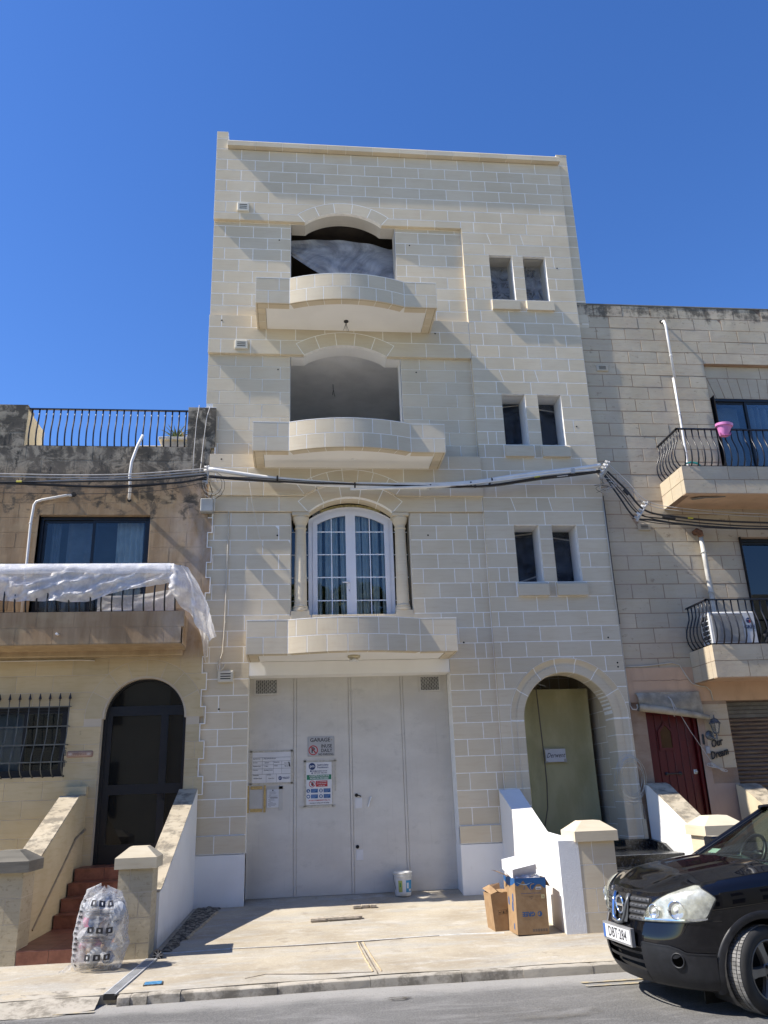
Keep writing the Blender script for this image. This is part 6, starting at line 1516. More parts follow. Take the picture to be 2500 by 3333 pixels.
# construction safety board
s2 = plate('safety_board', 1.828, 2.245, 1.395, 2.055, PAPER, 'white construction site safety board with green band and blue symbols on the steel door', 'sign')
mb = MB(); mb.lathe([(.055, 0), (.055, .0008)], (1.925, SY-.0042, 1.99), 28, axis='y'); mb.build('logo_disc', NAVY, s2); T('pm', .062, 1.925, 1.995, PAPER, s2, SY-.0062, 1, .001)
T('Health & Safety', .036, 2.10, 2.01, NAVY, s2, y1, .84, .0008); T('Practitioners', .040, 2.10, 1.972, NAVY, s2, y1, .88, .0008)
T('info@pmsafety.com.mt', .027, 2.05, 1.917, NAVY, s2, y1, .95, .0006); T('9947 0149 - 9982 1076', .024, 2.06, 1.884, BLACKINK, s2, y1, .95, .0005)
mb = MB(); mb.lathe([(.014, 0), (.014, .0008)], (1.905, SY-.0042, 1.917), 14, axis='y'); mb.lathe([(.012, 0), (.012, .0008)], (1.925, SY-.0042, 1.884), 14, axis='y'); mb.build('icon_dots', NAVY, s2)
def R_(x0, x1, z0, z1, m, par, y, nm='panel'): return MB().box(x0, x1, y-.0008, y, z0, z1).build(nm, m, par)
R_(1.838, 2.238, 1.782, 1.858, GREENINK, s2, SY-.004); T('CONSTRUCTION SITE', .036, 2.04, 1.838, PAPER, s2, SY-.0058, .90, .001); T('WORKS IN PROGRESS', .036, 2.04, 1.802, PAPER, s2, SY-.0058, .86, .001)
mb = MB(); mb.grid(lambda u, v: (1.925+(.043+.010*v)*math.cos(u*2*math.pi), y1, 1.718+(.043+.010*v)*math.sin(u*2*math.pi)), 28, 1); mb.add([(1.890, y1-.001, 1.745), (1.952, y1-.001, 1.683), (1.960, y1-.001, 1.691), (1.898, y1-.001, 1.753)], [(0, 1, 2, 3)]); mb.build('prohibition_ring', REDINK, s2)
mb = MB(); mb.lathe([(.022, 0), (.022, .0008)], (1.93, SY-.0042, 1.708), 14, axis='y')
for i in range(4): mb.box(1.914+.009*i, 1.920+.009*i, SY-.0052, SY-.0044, 1.72, 1.748+.004*(i in (1, 2)))
mb.build('hand_symbol', BLACKINK, s2)
R_(1.985, 2.175, 1.672, 1.765, REDINK, s2, SY-.004)
for i, tx in enumerate(('No unauthorised', 'persons allowed', 'on this site')): T(tx, .024, 2.08, 1.748-.029*i, PAPER, s2, SY-.0058, .95, .0005)
for r in (0, 1):
    for c in (0, 1):
        x, z = 1.862+.205*c, 1.612-.087*r
        mb = MB(); mb.lathe([(.030, 0), (.030, .0008)], (x, SY-.0042, z), 22, axis='y'); dsk = mb.build('symbol_disc', BLUEINK, s2)
        mb = MB(); 
        if (r, c) == (0, 0): mb.box(x-.008, x+.004, SY-.0058, SY-.005, z-.016, z+.018); mb.box(x-.008, x+.018, SY-.0058, SY-.005, z-.018, z-.008)
        elif (r, c) == (0, 1): mb.lathe([(.014, 0), (.014, .0008)], (x, SY-.0050, z+.006), 14, axis='y'); mb.box(x-.012, x+.012, SY-.0058, SY-.005, z-.02, z-.010)
        elif (r, c) == (1, 0): mb.lathe([(.017, 0), (.017, .0008)], (x, SY-.0050, z+.0), 14, axis='y'); mb.box(x-.022, x+.022, SY-.0066, SY-.0058, z-.0, z+.006)
        else: mb.box(x-.013, x-.002, SY-.0058, SY-.005, z-.018, z+.018); mb.box(x+.002, x+.013, SY-.0058, SY-.005, z-.018, z+.018)
        mb.build('symbol', PAPER, dsk)
        R_(x+.043, x+.155, z-.030, z+.030, BLUEINK, s2, SY-.004)
        for q in (0, 1, 2):
            R_(x+.052, x+.052+(.09, .082, .06)[q], z+.013-.016*q, z+.018-.016*q, simple('pale blue print', (.25, .33, .5)) if (r, c, q) == (0, 0, 0) else bpy.data.materials['pale blue print'], s2, SY-.0052, 'text_line')
T('IN CASE OF EMERGENCY CALL 112', .027, 2.04, 1.463, REDINK, s2, y1, .82, .0007); T('Assisting in making your site safety', .028, 2.04, 1.425, BLACKINK, s2, y1, .80, .0004, shear=.2)
for a in ((1.79, 1.828, 1.37, 2.10), (2.245, 2.262, 1.36, 2.08), (1.79, 2.33, 2.06, 2.085), (1.72, 2.30, 1.352, 1.388), (2.29, 2.315, 1.6, 2.1)): MB().box(a[0], a[1], SY-.0012, SY+.008, a[2], a[3]).build('tape', TAPE, s2)
# site notice form
s3 = plate('site_notice', .952, 1.575, 1.76, 2.235, PAPER, 'white hand filled site notice form taped to the steel door', 'notice')
LG = simple('grey line print', (.22, .22, .22))
for z in (2.155, 2.095, 2.04, 1.98, 1.895): R_(.958, 1.57, z-.005, z, LG, s3, SY-.004, 'rule')
for x, a, b in ((1.115, 1.895, 2.155), (1.295, 1.895, 2.095), (1.43, 1.895, 2.095), (1.18, 1.765, 1.895), (1.345, 1.765, 1.895)): R_(x-.002, x+.002, a, b, LG, s3, SY-.004, 'rule')
for x, z, t in ((.965, 2.135, 'Application No.'), (.965, 2.075, 'Site Name'), (.965, 2.02, 'Application Date'), (.965, 1.96, 'Contractor'), (1.305, 2.075, 'Responsible'), (1.305, 2.02, 'Contact'), (.965, 1.88, 'Construction'), (1.19, 1.88, 'Architect')): T(t, .020, x, z, BLACKINK, s3, y1, .9, .0004, 'LEFT')
for x, z, t in ((1.135, 2.135, 'Front works & other job'), (1.15, 2.07, 'Derwent'), (1.15, 2.015, 'L Dent'), (1.14, 1.955, 'Paul Dolly Limited'), (.975, 1.83, 'Wd David Supple'), (1.215, 1.825, 'Robey Dent'), (1.47, 2.06, 'Dec 21'), (1.47, 2.01, '7965 207')): T(t, .024, x, z, BLACKINK, s3, y1, .8, .0003, 'LEFT', .4)
mb = MB(); mb.lathe([(.030, 0), (.030, .0008)], (1.405, SY-.0042, 1.825), 20, axis='y'); mb.build('logo_disc', NAVY, s3); T('pm', .035, 1.405, 1.828, PAPER, s3, SY-.0062, 1, .0006); T('Health & Safety\nPractitioners', .021, 1.50, 1.828, NAVY, s3, y1, .9, .0004)
mb = MB(); mb.add([(1.535, y1, 2.075), (1.555, y1, 2.075), (1.572, y1, 2.0), (1.552, y1, 2.0)], [(0, 3, 2, 1)]); mb.build('redaction', BLACKINK, s3)
for a in ((.915, .95, 1.73, 2.27), (1.577, 1.61, 1.73, 2.27), (.9, 1.62, 2.237, 2.262), (.9, 1.61, 1.735, 1.758)): MB().box(a[0], a[1], SY-.0012, SY+.008, a[2], a[3]).build('tape', TAPE, s3)
s4 = plate('paper_sheet', .915, 1.12, 1.37, 1.66, simple('greyed paper', (.44, .435, .42), .7, var=.05), 'blank grey sheet framed with yellow tape at the left of the steel door', 'paper sheet')
for a in ((.862, .912, 1.31, 1.72), (1.122, 1.178, 1.31, 1.72), (.912, 1.122, 1.662, 1.712), (.912, 1.122, 1.32, 1.368)): MB().box(a[0]+.02, a[1], SY-.006, SY+.008, a[2], a[3]).build('tape', TAPEY, s4)
s5 = plate('printed_notice', 1.195, 1.385, 1.375, 1.655, simple('pale printed paper', (.55, .56, .58), .7, var=.04), 'small printed notice with a crest beside the yellow taped sheet', 'notice')
MB().cbox(1.28, 1.30, SY-.0052, SY-.0044, 1.63, 1.65, .004).build('crest', BLACKINK, s5)
R = random.Random(5)
for i in range(15):
    if i == 6: R_(1.25, 1.37, 1.515, 1.535, simple('grey band', (.3, .3, .31)), s5, SY-.004, 'band'); continue
    w2 = R.uniform(.04, .15); R_(1.21+R.uniform(0, .03), 1.22+w2, 1.615-.016*i, 1.620-.016*i, LG, s5, SY-.004, 'text_line')
for a in ((1.387, 1.45, 1.33, 1.70), (1.20, 1.45, 1.657, 1.70)): MB().box(a[0], a[1], SY-.0012, SY+.008, a[2], a[3]).build('tape', simple('pale tape', (.43, .42, .39), .5) if a[0] > 1.3 else bpy.data.materials['pale tape'], s5)
# ---------------------------------------------------------------- things on the ground
def gobj(name, x, y, rz, label, cat, **k): return empty(name, (x, y, gz(y)), rz, label=label, cat=cat, **k)
BK = gobj('bucket', 3.325, .17, .1, 'dirty white plastic paint bucket in front of the garage door', 'bucket')
mb = MB(); prof = [(.118, .0), (.126, .01), (.139, .27), (.148, .275), (.150, .29), (.142, .295), (.145, .31), (.153, .315), (.153, .335), (.146, .338), (.140, .325), (.122, .02), (.0, .015)]
mb.lathe(prof, (0, 0, 0), 36, cap=False); bo = mb.build('body', simple('scuffed white bucket', (.62, .61, .56), .5, var=.15, sc=9), BK); auto_smooth(bo, 40)
mb = MB(); mb.tube([(-.150, 0, .30), (-.155, -.05, .27), (-.155, -.09, .2), (-.14, -.10, .13), (-.13, -.07, .10)], .003, 5); mb.build('wire_handle', CABLE, BK)
def wrap(name, a0, a1, z0, z1, mat, par, off=.0012, R0=(.126, .139), zr=(.01, .27)):
    mb = MB(); mb.grid(lambda u, v: ((lambda z, a: ((R0[0]+(R0[1]-R0[0])*(z-zr[0])/(zr[1]-zr[0])+off)*math.sin(a), -(R0[0]+(R0[1]-R0[0])*(z-zr[0])/(zr[1]-zr[0])+off)*math.cos(a), z))(z0+(z1-z0)*v, a0+(a1-a0)*u)), 10, 2); return mb.build(name, mat, par, smooth=True)
lb_ = wrap('label', -1.1, 1.2, .04, .235, PAPER, BK)
wrap('label_print', -.75, -.28, .06, .225, simple('yellow green print', (.42, .45, .12)), BK, .002); wrap('label_print', .15, 1.1, .055, .225, simple('sky blue print', (.05, .25, .45)), BK, .002); wrap('label_print', .25, .5, .11, .19, PAPER, BK, .003); wrap('label_print', -.6, -.42, .13, .19, simple('green drop', (.1, .3, .08)), BK, .003); wrap('label_print', .55, .95, .07, .10, PAPER, BK, .003)
# timber offcuts
PK = gobj('timber_plank', 2.2, -1.38, -.03, 'dusty timber plank lying on the ramp', 'plank'); PK.rotation_euler = (.045, 0, .06)
mb = MB(); mb.cbox(-.34, .36, -.055, .055, .006, .042, .004); mb.build('board', WOOD, PK); mb = MB(); mb.cbox(-.345, -.14, -.075, -.056, .006, .03, .003); mb.cbox(-.1, .32, -.072, -.056, .01, .03, .003); mb.build('split_edge', WOOD, PK)
P2 = gobj('wood_blocks', 2.655, -.62, .05, 'three short wood blocks beside the plank on the ramp', 'wood blocks')
for a, b, c in ((-.17, -.06, 0), (-.045, .07, .012), (.08, .17, -.004)): MB().cbox(a, b, -.05+c, .045+c, .006, .045, .004).build('block', WOOD, P2)
# floor drain grate, cover plate, black pipe end
def gl(p, q, t): return (p[0]+(q[0]-p[0])*t, p[1]+(q[1]-p[1])*t)
A0, B0 = (.045, -3.06), (-.125, -4.42)
DGR = empty('drain_grate', label='long slotted channel drain grate crossing the pavement', cat='drain grate')
tv = (Vector(B0)-Vector(A0)); Ln = tv.length; tv.normalize(); nv = Vector((-tv.y, tv.x))
def dpnt(s_, o, h): p = Vector(A0)+tv*s_+nv*o; return (p.x, p.y, gz(p.y)+h)
def dbox(s0, s1, o0, o1, h0, h1, mat, nm, par): 
    mb = MB(); mb.add([dpnt(s0, o0, h0), dpnt(s1, o0, h0), dpnt(s1, o1, h0), dpnt(s0, o1, h0), dpnt(s0, o0, h1), dpnt(s1, o0, h1), dpnt(s1, o1, h1), dpnt(s0, o1, h1)], [(0, 3, 2, 1), (4, 5, 6, 7), (0, 1, 5, 4), (1, 2, 6, 5), (2, 3, 7, 6), (3, 0, 4, 7)]); return mb.build(nm, mat, par)
DRM = simple('galvanised grate', (.55, .56, .56), .5, .3, var=.15)
dbox(0, Ln, -.060, .060, -.04, .0115, DARK, 'channel', DGR)
for o in (-.060, .048): dbox(0, Ln, o, o+.013, .0, .014, DRM, 'side_bar', DGR)
nb = 38
for i in range(nb): dbox(Ln*(i+.2)/nb, Ln*(i+.62)/nb, -.048, .048, .004, .013, DRM, 'grate_bar', DGR)
EP = empty('pipe_outlet', (.09, -2.97, gz(-3)), label='broken black pipe end beside the left gate pier', cat='pipe')
mb = MB(); mb.tube([(0, .02, .03), (.02, -.08, .035)], .055, 16, cap=False); mb.tube([(0, .02, .03), (.018, -.075, .035)], .045, 16); mb.build('pipe_end', CABLE, EP)
mb = MB()
for i in range(4): a = i*math.pi/4; mb.tube([(.021+.05*math.cos(a), -.082, .035+.05*math.sin(a)), (.021-.05*math.cos(a), -.082, .035-.05*math.sin(a))], .004, 4)
mb.build('grille', GALV, EP)
q = dbox(0, 0, 0, 0, 0, 0, DARK, 'x', None); bpy.data.objects.remove(q)
CV = empty('cover_plate', (.235, -4.10, gz(-4.10)), .08, label='small blue metal cover plate set in the pavement', cat='cover plate')
mb = MB(); mb.cbox(-.085, .085, -.06, .06, -.02, .014, .004); mb.build('plate', BLUECOV, CV); mb = MB(); mb.box(-.095, .095, -.07, .07, -.03, .008); mb.build('frame', DIRT, CV)
# notch where the drain leaves the kerb and rough slope to its left
def slope(u, v):
    x = -7+6.78*u; k_ = min(1, (-.22-x)/.5+.35); y = -4.15-(.36+.26*k_)*v; return (x, y, -.198-.015*v-.075*max(0, v-.35)/.65+.010*mn.noise(Vector((x*7, y*9, 1)))+.006*mn.noise(Vector((x*22, y*20, 5))))
mb = MB(); mb.grid(slope, 90, 12); mb.build('rough_kerb_slope', KERB, pave, smooth=True)
# ---------------------------------------------------------------- cartons
def flap_box(E, w_, d_, h_, mat, inner, t=.006, closed=False):
    for nm, a in (('front_side', (-w_/2, w_/2, -d_/2, -d_/2+t)), ('back_side', (-w_/2, w_/2, d_/2-t, d_/2))): MB().box(a[0], a[1], a[2], a[3], 0, h_).build(nm, mat, E)
    for nm, a in (('left_side', (-w_/2, -w_/2+t)), ('right_side', (w_/2-t, w_/2))): MB().box(a[0], a[1], -d_/2+t, d_/2-t, 0, h_).build(nm, mat, E)
    MB().box(-w_/2+t, w_/2-t, -d_/2+t, d_/2-t, .002, .01).build('bottom', inner, E)
GB = gobj('cardboard_box', 4.50, -2.71, .07, 'large open cardboard box with blue waves and upside down lettering against the white wall', 'cardboard box', group='discarded boxes by the white wall')
GB.rotation_euler = (.0, .015, .05)
BW, BD, BH = .395, .46, .625
flap_box(GB, BW, BD, BH, CARD, CARDIN)
def decal(name, pts, mat, par, y=-BD/2-.0012, sc=1.):
    n = len(pts); mb = MB(); mb.add([(x, y, z) for x, z in pts], [list(range(n))]); return mb.build(name, mat, par)
# blue wave band: lower edge curve
def wav(x):
    u = (x+BW/2)/BW
    return BH-.055-.035*math.exp(-((u-.08)/.08)**2)-.075*math.exp(-((u-.52)/.13)**2)-.02*u-.045*math.exp(-((u-.95)/.1)**2)+.03*math.exp(-((u-.27)/.05)**2)
N_ = 40; low = [(-BW/2+BW*i/N_, wav(-BW/2+BW*i/N_)) for i in range(N_+1)]
mb = MB(); mb.add([(x, -BD/2-.0012, z) for x, z in low]+[(x, -BD/2-.0012, BH) for x, z in low], [(i, i+1, N_+2+i, N_+1+i) for i in range(N_)]); mb.build('wave_band', BLUEINK, GB)
def swirl(par, cx, cz, r, y, mat, sgn=1):
    mb = MB(); n = 26; vs = []
    for i in range(n+1):
        a = sgn*(i/n*4.6)+1.2; rr = r*(1-i/n*.75); ww = r*.22*(1-i/n*.6)
        vs += [(cx+rr*math.cos(a), y, cz+rr*math.sin(a)), (cx+(rr-ww)*math.cos(a), y, cz+(rr-ww)*math.sin(a))]
    mb.add(vs, [(2*i, 2*i+2, 2*i+3, 2*i+1) for i in range(n)]); return mb.build('wave_swirl', mat, par)
swirl(GB, .03, BH-.115, .055, -BD/2-.002, CARD); swirl(GB, -.09, BH-.085, .03, -BD/2-.0024, CARD); swirl(GB, -.09, BH-.115, .022, -BD/2-.0026, BLUEINK, -1)
mb = MB(); vs = []
for i in range(20):
    x = -BW/2+.02+.20*i/19; z = BH-.045-.025*math.sin(i/19*3.0)+.0; vs += [(x, -BD/2-.002, z), (x, -BD/2-.002, z-.009*math.sin(i/19*math.pi)-.001)]
mb.add(vs, [(2*i, 2*i+1, 2*i+3, 2*i+2) for i in range(19)]); mb.build('wave_line', simple('light blue print', (.3, .42, .55)), GB)
g = text('lettering', 'GREE', .068, (-.045, -BD/2-.0016, .225), BLUEINK, GB, ex=.0004, bold=.002); g.rotation_euler = (math.radians(90), math.pi, 0)
mb = MB(); mb.lathe([(.029, 0), (.029, .0008)], (.095, -BD/2-.0008, .222), 24, axis='y'); ld = mb.build('logo_disc', BLUEINK, GB)
decal('logo_cut', [(.07, .215), (.095, .205), (.098, .24), (.09, .25)], CARD, ld, -BD/2-.0024)
g = text('lettering', 'Customer caring. The R-e410. Powerful more', .017, (.0, -BD/2-.0016, BH-.175), BLUEINK, GB, ex=.0003); g.rotation_euler = (math.radians(90), math.pi, 0); g.scale = (.8, 1, 1)
mb = MB(); mb.box(.065, .135, -BD/2-.002, -BD/2-.0008, BH-.135, BH-.105); mb.build('barcode_label', PAPER, GB); mb = MB()
for i in range(12): mb.box(.072+.0048*i, .0742+.0048*i, -BD/2-.003, -BD/2-.0021, BH-.128, BH-.115)
mb.build('barcode', BLACKINK, GB, kind='stuff')
MB().box(.128, .172, -BD/2-.002, -BD/2-.0008, BH-.235, BH-.19).build('yellow_sticker', simple('buff sticker', (.5, .42, .22)), GB); MB().box(.148, .154, -BD/2-.003, -BD/2-.002, BH-.22, BH-.205).build('sticker_mark', BLACKINK, GB)
mb = MB()
for i in range(6): x = .165-.032*i; mb.box(x-.013, x+.013, -BD/2-.0018, -BD/2-.001, .03, .06)
mb.build('handling_marks', simple('faded grey print', (.16, .12, .09)), GB)
for i in range(3):
    a = i*2.1; mb = MB(); mb.add([(.0+.02*math.cos(a+k*.3)*(1 if k < 5 else .6), -BD/2-.0018, .405+.02*math.sin(a+k*.3)*(1 if k < 5 else .6)) for k in (0, 1, 2, 3, 4, 5)], [(0, 1, 2, 3, 4, 5)]); mb.build('recycling_mark', bpy.data.materials['faded grey print'], GB)
# blue on left side
mb = MB()
n = 16; vs = []
for i in range(n+1):
    y = -BD/2+BD*i/n; z = BH-.05-.05*math.sin(i/n*3.1); vs += [(-BW/2-.0012, y, z), (-BW/2-.0012, y, BH)]
mb.add(vs, [(2*i, 2*i+1, 2*i+3, 2*i+2) for i in range(n)]); mb.build('wave_band', BLUEINK, GB)
for (yy, zz, r) in ((-.12, .40, .05), (-.10, .30, .06), (-.12, .08, .04), (.05, .35, .05)):
    mb = MB(); mb.add([(-BW/2-.0015, yy+r*.5*math.cos(t*.8)*(1+.4*math.sin(t*3)), zz+r*math.sin(t*.8)) for t in range(8)], [tuple(range(8))]); mb.build('blue_figure', BLUEINK, GB)
# flaps and contents
mb = MB(); mb.grid(lambda u, v: (-BW/2-.17*v+.02*math.sin(u*4)*v, -BD/2+.16+.20*u+.03*v, BH+.09*v-.02*v*v), 8, 6); mb.build('flap', CARD, GB)
mb = MB(); mb.grid(lambda u, v: (BW/2+.07*v, -BD/2+.05+.38*u, BH-.11*v+.05*v*(1-v)), 6, 5); mb.build('flap', CARDIN, GB)
mb = MB(); mb.grid(lambda u, v: (-BW/2+.02+(BW-.04)*u, -BD/2+.02+(BD-.04)*v, BH-.03+.085*math.sin(u*math.pi)**.5*math.sin(v*math.pi)**.5+.03*mn.noise(Vector((u*5, v*5, 3)))+.012*mn.noise(Vector((u*18, v*18, 1)))), 30, 24); mb.build('bubble_wrap', film('bubble film', (.8, .86, .95), (.5, .9), .2, 22, .3), GB, smooth=True)
mb = MB(); mb.grid(lambda u, v: (-.15+.07*math.sin(v*math.pi)*math.cos(u*6.283), .1+.07*math.sin(v*math.pi)*math.sin(u*6.283), BH+.03+.06*math.cos(v*math.pi)), 10, 8); mb.build('packing_paper', PAPER, GB)
WB = empty('white_box', (4.45, -2.72, gz(-2.66)+BH+.055), .16, label='empty white cardboard box tipped on top of the large blue wave box', cat='white box', group='discarded boxes by the white wall')
WB.rotation_euler = (math.radians(20), math.radians(-9), .16)
t = .004; w2, d2, h2 = .32, .30, .125
MB().box(-w2/2, w2/2, -d2/2, d2/2, h2-t, h2).build('top', WHITECARD, WB); MB().box(-w2/2, w2/2, -d2/2, d2/2, 0, t).build('bottom', WHITECARD, WB)
MB().box(-w2/2, -w2/2+t, -d2/2, d2/2, t, h2-t).build('left_side', WHITECARD, WB); MB().box(w2/2-t, w2/2, -d2/2, d2/2, t, h2-t).build('right_side', WHITECARD, WB); MB().box(-w2/2+t, w2/2-t, d2/2-t, d2/2, t, h2-t).build('back_side', WHITECARD, WB); MB().box(-w2/2+t, w2/2-t, -d2/2+.003, -d2/2+.003+t, t, h2-t).build('front_side', simple('grey card face', (.56, .56, .60)), WB)
for i in range(0): pass
mb = MB(); mb.add([(w2/2, -d2/2, h2), (w2/2+.035, -d2/2+.03, h2-.10), (w2/2+.03, d2/2-.1, h2-.09), (w2/2, d2/2-.06, h2)], [(0, 1, 2, 3)]); mb.build('flap', WHITECARD, WB)
SB = gobj('cardboard_box', 4.22, -2.47, .06, 'small crushed brown cardboard box leaning beside the large box', 'cardboard box', group='discarded boxes by the white wall')
SB.rotation_euler = (.03, -.085, .12)
flap_box(SB, .24, .27, .43, CARD, CARDIN)
mb = MB(); mb.add([(-.12, -.135, .43), (-.01, -.10, .445), (-.03, .135, .50), (-.13, .135, .47)], [(0, 1, 2, 3)]); mb.build('flap', CARD, SB); mb = MB(); mb.add([(.12, -.135, .43), (.01, -.10, .435), (.02, .04, .45), (.12, .05, .44)], [(3, 2, 1, 0)]); mb.build('flap', CARD, SB)
mb = MB(); mb.add([(-.10, .13, .43), (.11, .13, .43), (.12, .16, .50), (-.02, .17, .49)], [(0, 1, 2, 3)]); mb.build('flap', CARDIN, SB)
for i in range(3):
    x = -.03+.05*i; fr = MB()
    for a in ((x-.021, x+.021, .235, .237), (x-.021, x+.021, .185, .187), (x-.021, x-.019, .187, .235), (x+.019, x+.021, .187, .235)): fr.box(a[0], a[1], -.1362, -.1352, a[2], a[3])
    fo = fr.build('handling_mark', BLACKINK, SB); mb = MB()
    if i == 0: mb.add([(x-.012, -.137, .215), (x+.012, -.137, .215), (x+.004, -.137, .203), (x+.002, -.137, .193), (x-.002, -.137, .193), (x-.004, -.137, .203)], [(5, 4, 3, 2, 1, 0)])
    elif i == 1: mb.box(x-.009, x+.009, -.1375, -.1365, .193, .213); mb.box(x-.003, x+.003, -.1375, -.1365, .213, .226)
    else: mb.box(x-.011, x-.005, -.1375, -.1365, .195, .228); mb.box(x+.005, x+.011, -.1375, -.1365, .195, .228)
    mb.build('symbol', BLACKINK, fo)
# ---------------------------------------------------------------- waste bag
WG = gobj('waste_bag', -.48, -3.36, 0, 'translucent white printed waste bag full of plastic on the pavement', 'waste bag')
WG.scale = (1.27, 1.2, 1.3)
def bagp(a, t, off=0.):
    """a: angle (0 = towards the road), t: height 0..1"""
    c, s_ = math.sin(a), -math.cos(a)
    rw = .205+.03*math.sin(t*3.0+.6)-.05*max(0, t-.8)/.2*1.-.03*max(0, .12-t)/.12; rd = .16+.02*math.sin(t*4)-.09*max(0, t-.75)/.25-.04*max(0, .1-t)/.1
    n_ = .022*mn.noise(Vector((c*3+1, s_*3, t*5)))+.016*(mn.ridged_multi_fractal(Vector((c*2.2, s_*2.2, t*3.2)), 1, 2, 4, .8, 2)-1)+.006*mn.noise(Vector((c*14, s_*14, t*18)))
    top = .60+.035*math.sin(a*3+1.2)*(1 if t > .9 else 0)+.03*mn.noise(Vector((a*1.3, 0, 1)))
    sw = .03*math.sin(t*2.4); k = max(0, t-.93)/.07
    r_ = 1-.75*k*k
    return ((rw+n_+off)*c*r_+sw*.5, (rd+n_+off)*s_*r_, top*t-.03*k*(1-k)+.006)
mb = MB(); mb.grid(lambda u, v: bagp(u*2*math.pi, v), 96, 70); mb.build('bag_skin', BAGM, WG, smooth=True)
R = random.Random(8); cols = [simple('inner %d' % i if False else n_, c, .5) for i, (n_, c) in enumerate((('blue bottle plastic', (.06, .12, .25)), ('clear grey plastic', (.4, .42, .45)), ('white carton', (.65, .65, .62)), ('dark wrapper', (.05, .05, .06)), ('brown carton', (.28, .18, .1)), ('pink wrapper', (.5, .15, .25)), ('silver wrapper', (.45, .45, .46))))]
for i in range(44):
    a, t, rr = R.uniform(0, 6.28), R.uniform(.04, .88), R.uniform(.2, .78); p = bagp(a, t); s_ = R.uniform(.035, .075)
    mb = MB(); sd = R.random()*9
    mb.grid(lambda u, v: ((s_+.02*mn.noise(Vector((u*5, v*5, sd))))*math.sin(v*math.pi)*math.cos(u*6.283)*R.choice((1,)), (s_+.02*mn.noise(Vector((u*4+3, v*5, sd))))*math.sin(v*math.pi)*math.sin(u*6.283)*.6, s_*1.1*math.cos(v*math.pi)), 8, 6)
    o = mb.build('packaging_item', R.choice(cols), WG); o.location = (p[0]*rr, p[1]*rr, p[2]*.94+.02); o.rotation_euler = (R.random()*3, R.random()*3, R.random()*3)
def bdec(name, a0, a1, t0, t1, mat, par=WG, off=.004):
    mb = MB(); mb.grid(lambda u, v: bagp(a0+(a1-a0)*u, t0+(t1-t0)*v, off), 6, 4); return mb.build(name, mat, par, smooth=True)
PRN = simple('black bag print', (.035, .035, .04), .5)
for t0 in (.135, .47, .80):
    for j in range(3):
        a0 = -.42+.36*j; q = bdec('printed_icon', a0, a0+.25, t0, t0+.075, PRN); bdec('icon_mark', a0+.09, a0+.16, t0+.02, t0+.055, simple('pale print', (.6, .6, .6)) if 'pale print' not in bpy.data.materials else bpy.data.materials['pale print'], q, .006)
    for j in range(7):
        bdec('text_line', -.62+.05*(j % 2), .55-.08*((j*3) % 4), t0-.035-.0125*j, t0-.030-.0125*j, PRN if j % 3 else bpy.data.materials['faded grey print'])
for j in range(13): bdec('printed_icon', -1.02, -.86, .06+.067*j, .085+.067*j, PRN); bdec('text_line', -1.05, -.80, .05+.067*j, .055+.067*j, PRN)
for a_ in (-.35, .0, .55):
    mb = MB(); p = bagp(a_, .93); mb.grid(lambda u, v: (p[0]*.85+(u-.5)*.13*(1-.3*v)+.02*math.sin(v*5), p[1]*.6+.02*math.sin(u*6+v*3), p[2]-.03+.075*v*math.sin(.4+u*2.3)), 10, 8); mb.build('tied_ear', BAGM, WG, smooth=True)
mb = MB(); mb.grid(lambda u, v: (-.20-.09*u, -.10-.02*u+.05*v*(1-u), .012+.05*v*(1-u)+.008*math.sin(u*9+v*5)), 8, 5); mb.build('loose_corner', BAGM, WG, smooth=True)
# ---------------------------------------------------------------- street behind the viewer (seen in glass and paint)
OH = empty('terraced_house', (0, -17.5, 0), label='plain cream terraced house across the street behind the viewer', cat='house'); OH.location = (0, 0, 0)
MB().box(-16, -3, -25, -17.5, -.3, 8.6).build('wall', CREAMR, OH); MB().box(-3, 8, -25, -17.7, -.3, 7.4).build('wall', OLDR, OH); MB().box(8, 22, -25, -17.5, -.3, 8.9).build('wall', CREAMR, OH)
for x in (-13, -9.5, -6, -1, 2.5, 5.8, 10, 13.5, 17):
    for z in (1.0, 4.2):
        MB().box(x, x+1.3, -17.56, -17.4, z, z+1.9).build('window', DARK, OH)
OT = empty('tree', (1.2, -21, 0), label='dark bushy tree behind the houses across the street', cat='tree'); OT.location = (0, 0, 0)
MB().tube([(1.5, -24, 0), (1.5, -24, 8)], .3, 8).build('trunk', WOOD, OT)
R = random.Random(3); mb = MB()
for i in range(2600):
    a, b = R.uniform(0, 6.28), R.uniform(-.5, 1.5); r = R.uniform(.7, 1)**.5; cx_ = R.choice((-.6, 2.2, 4.6)); c = Vector((cx_+1.9*r*math.cos(a)*math.cos(b), -24+1.9*r*math.sin(a)*math.cos(b), 9.4+1.8*r*math.sin(b))); s_ = .16
    e1 = Vector((R.uniform(-1, 1), R.uniform(-1, 1), R.uniform(-1, 1))).normalized()*s_; e2 = e1.orthogonal().normalized()*s_
    mb.add([c-e1, c+e2, c+e1, c-e2], [(0, 1, 2, 3)])
mb.build('crown', LEAF, OT)
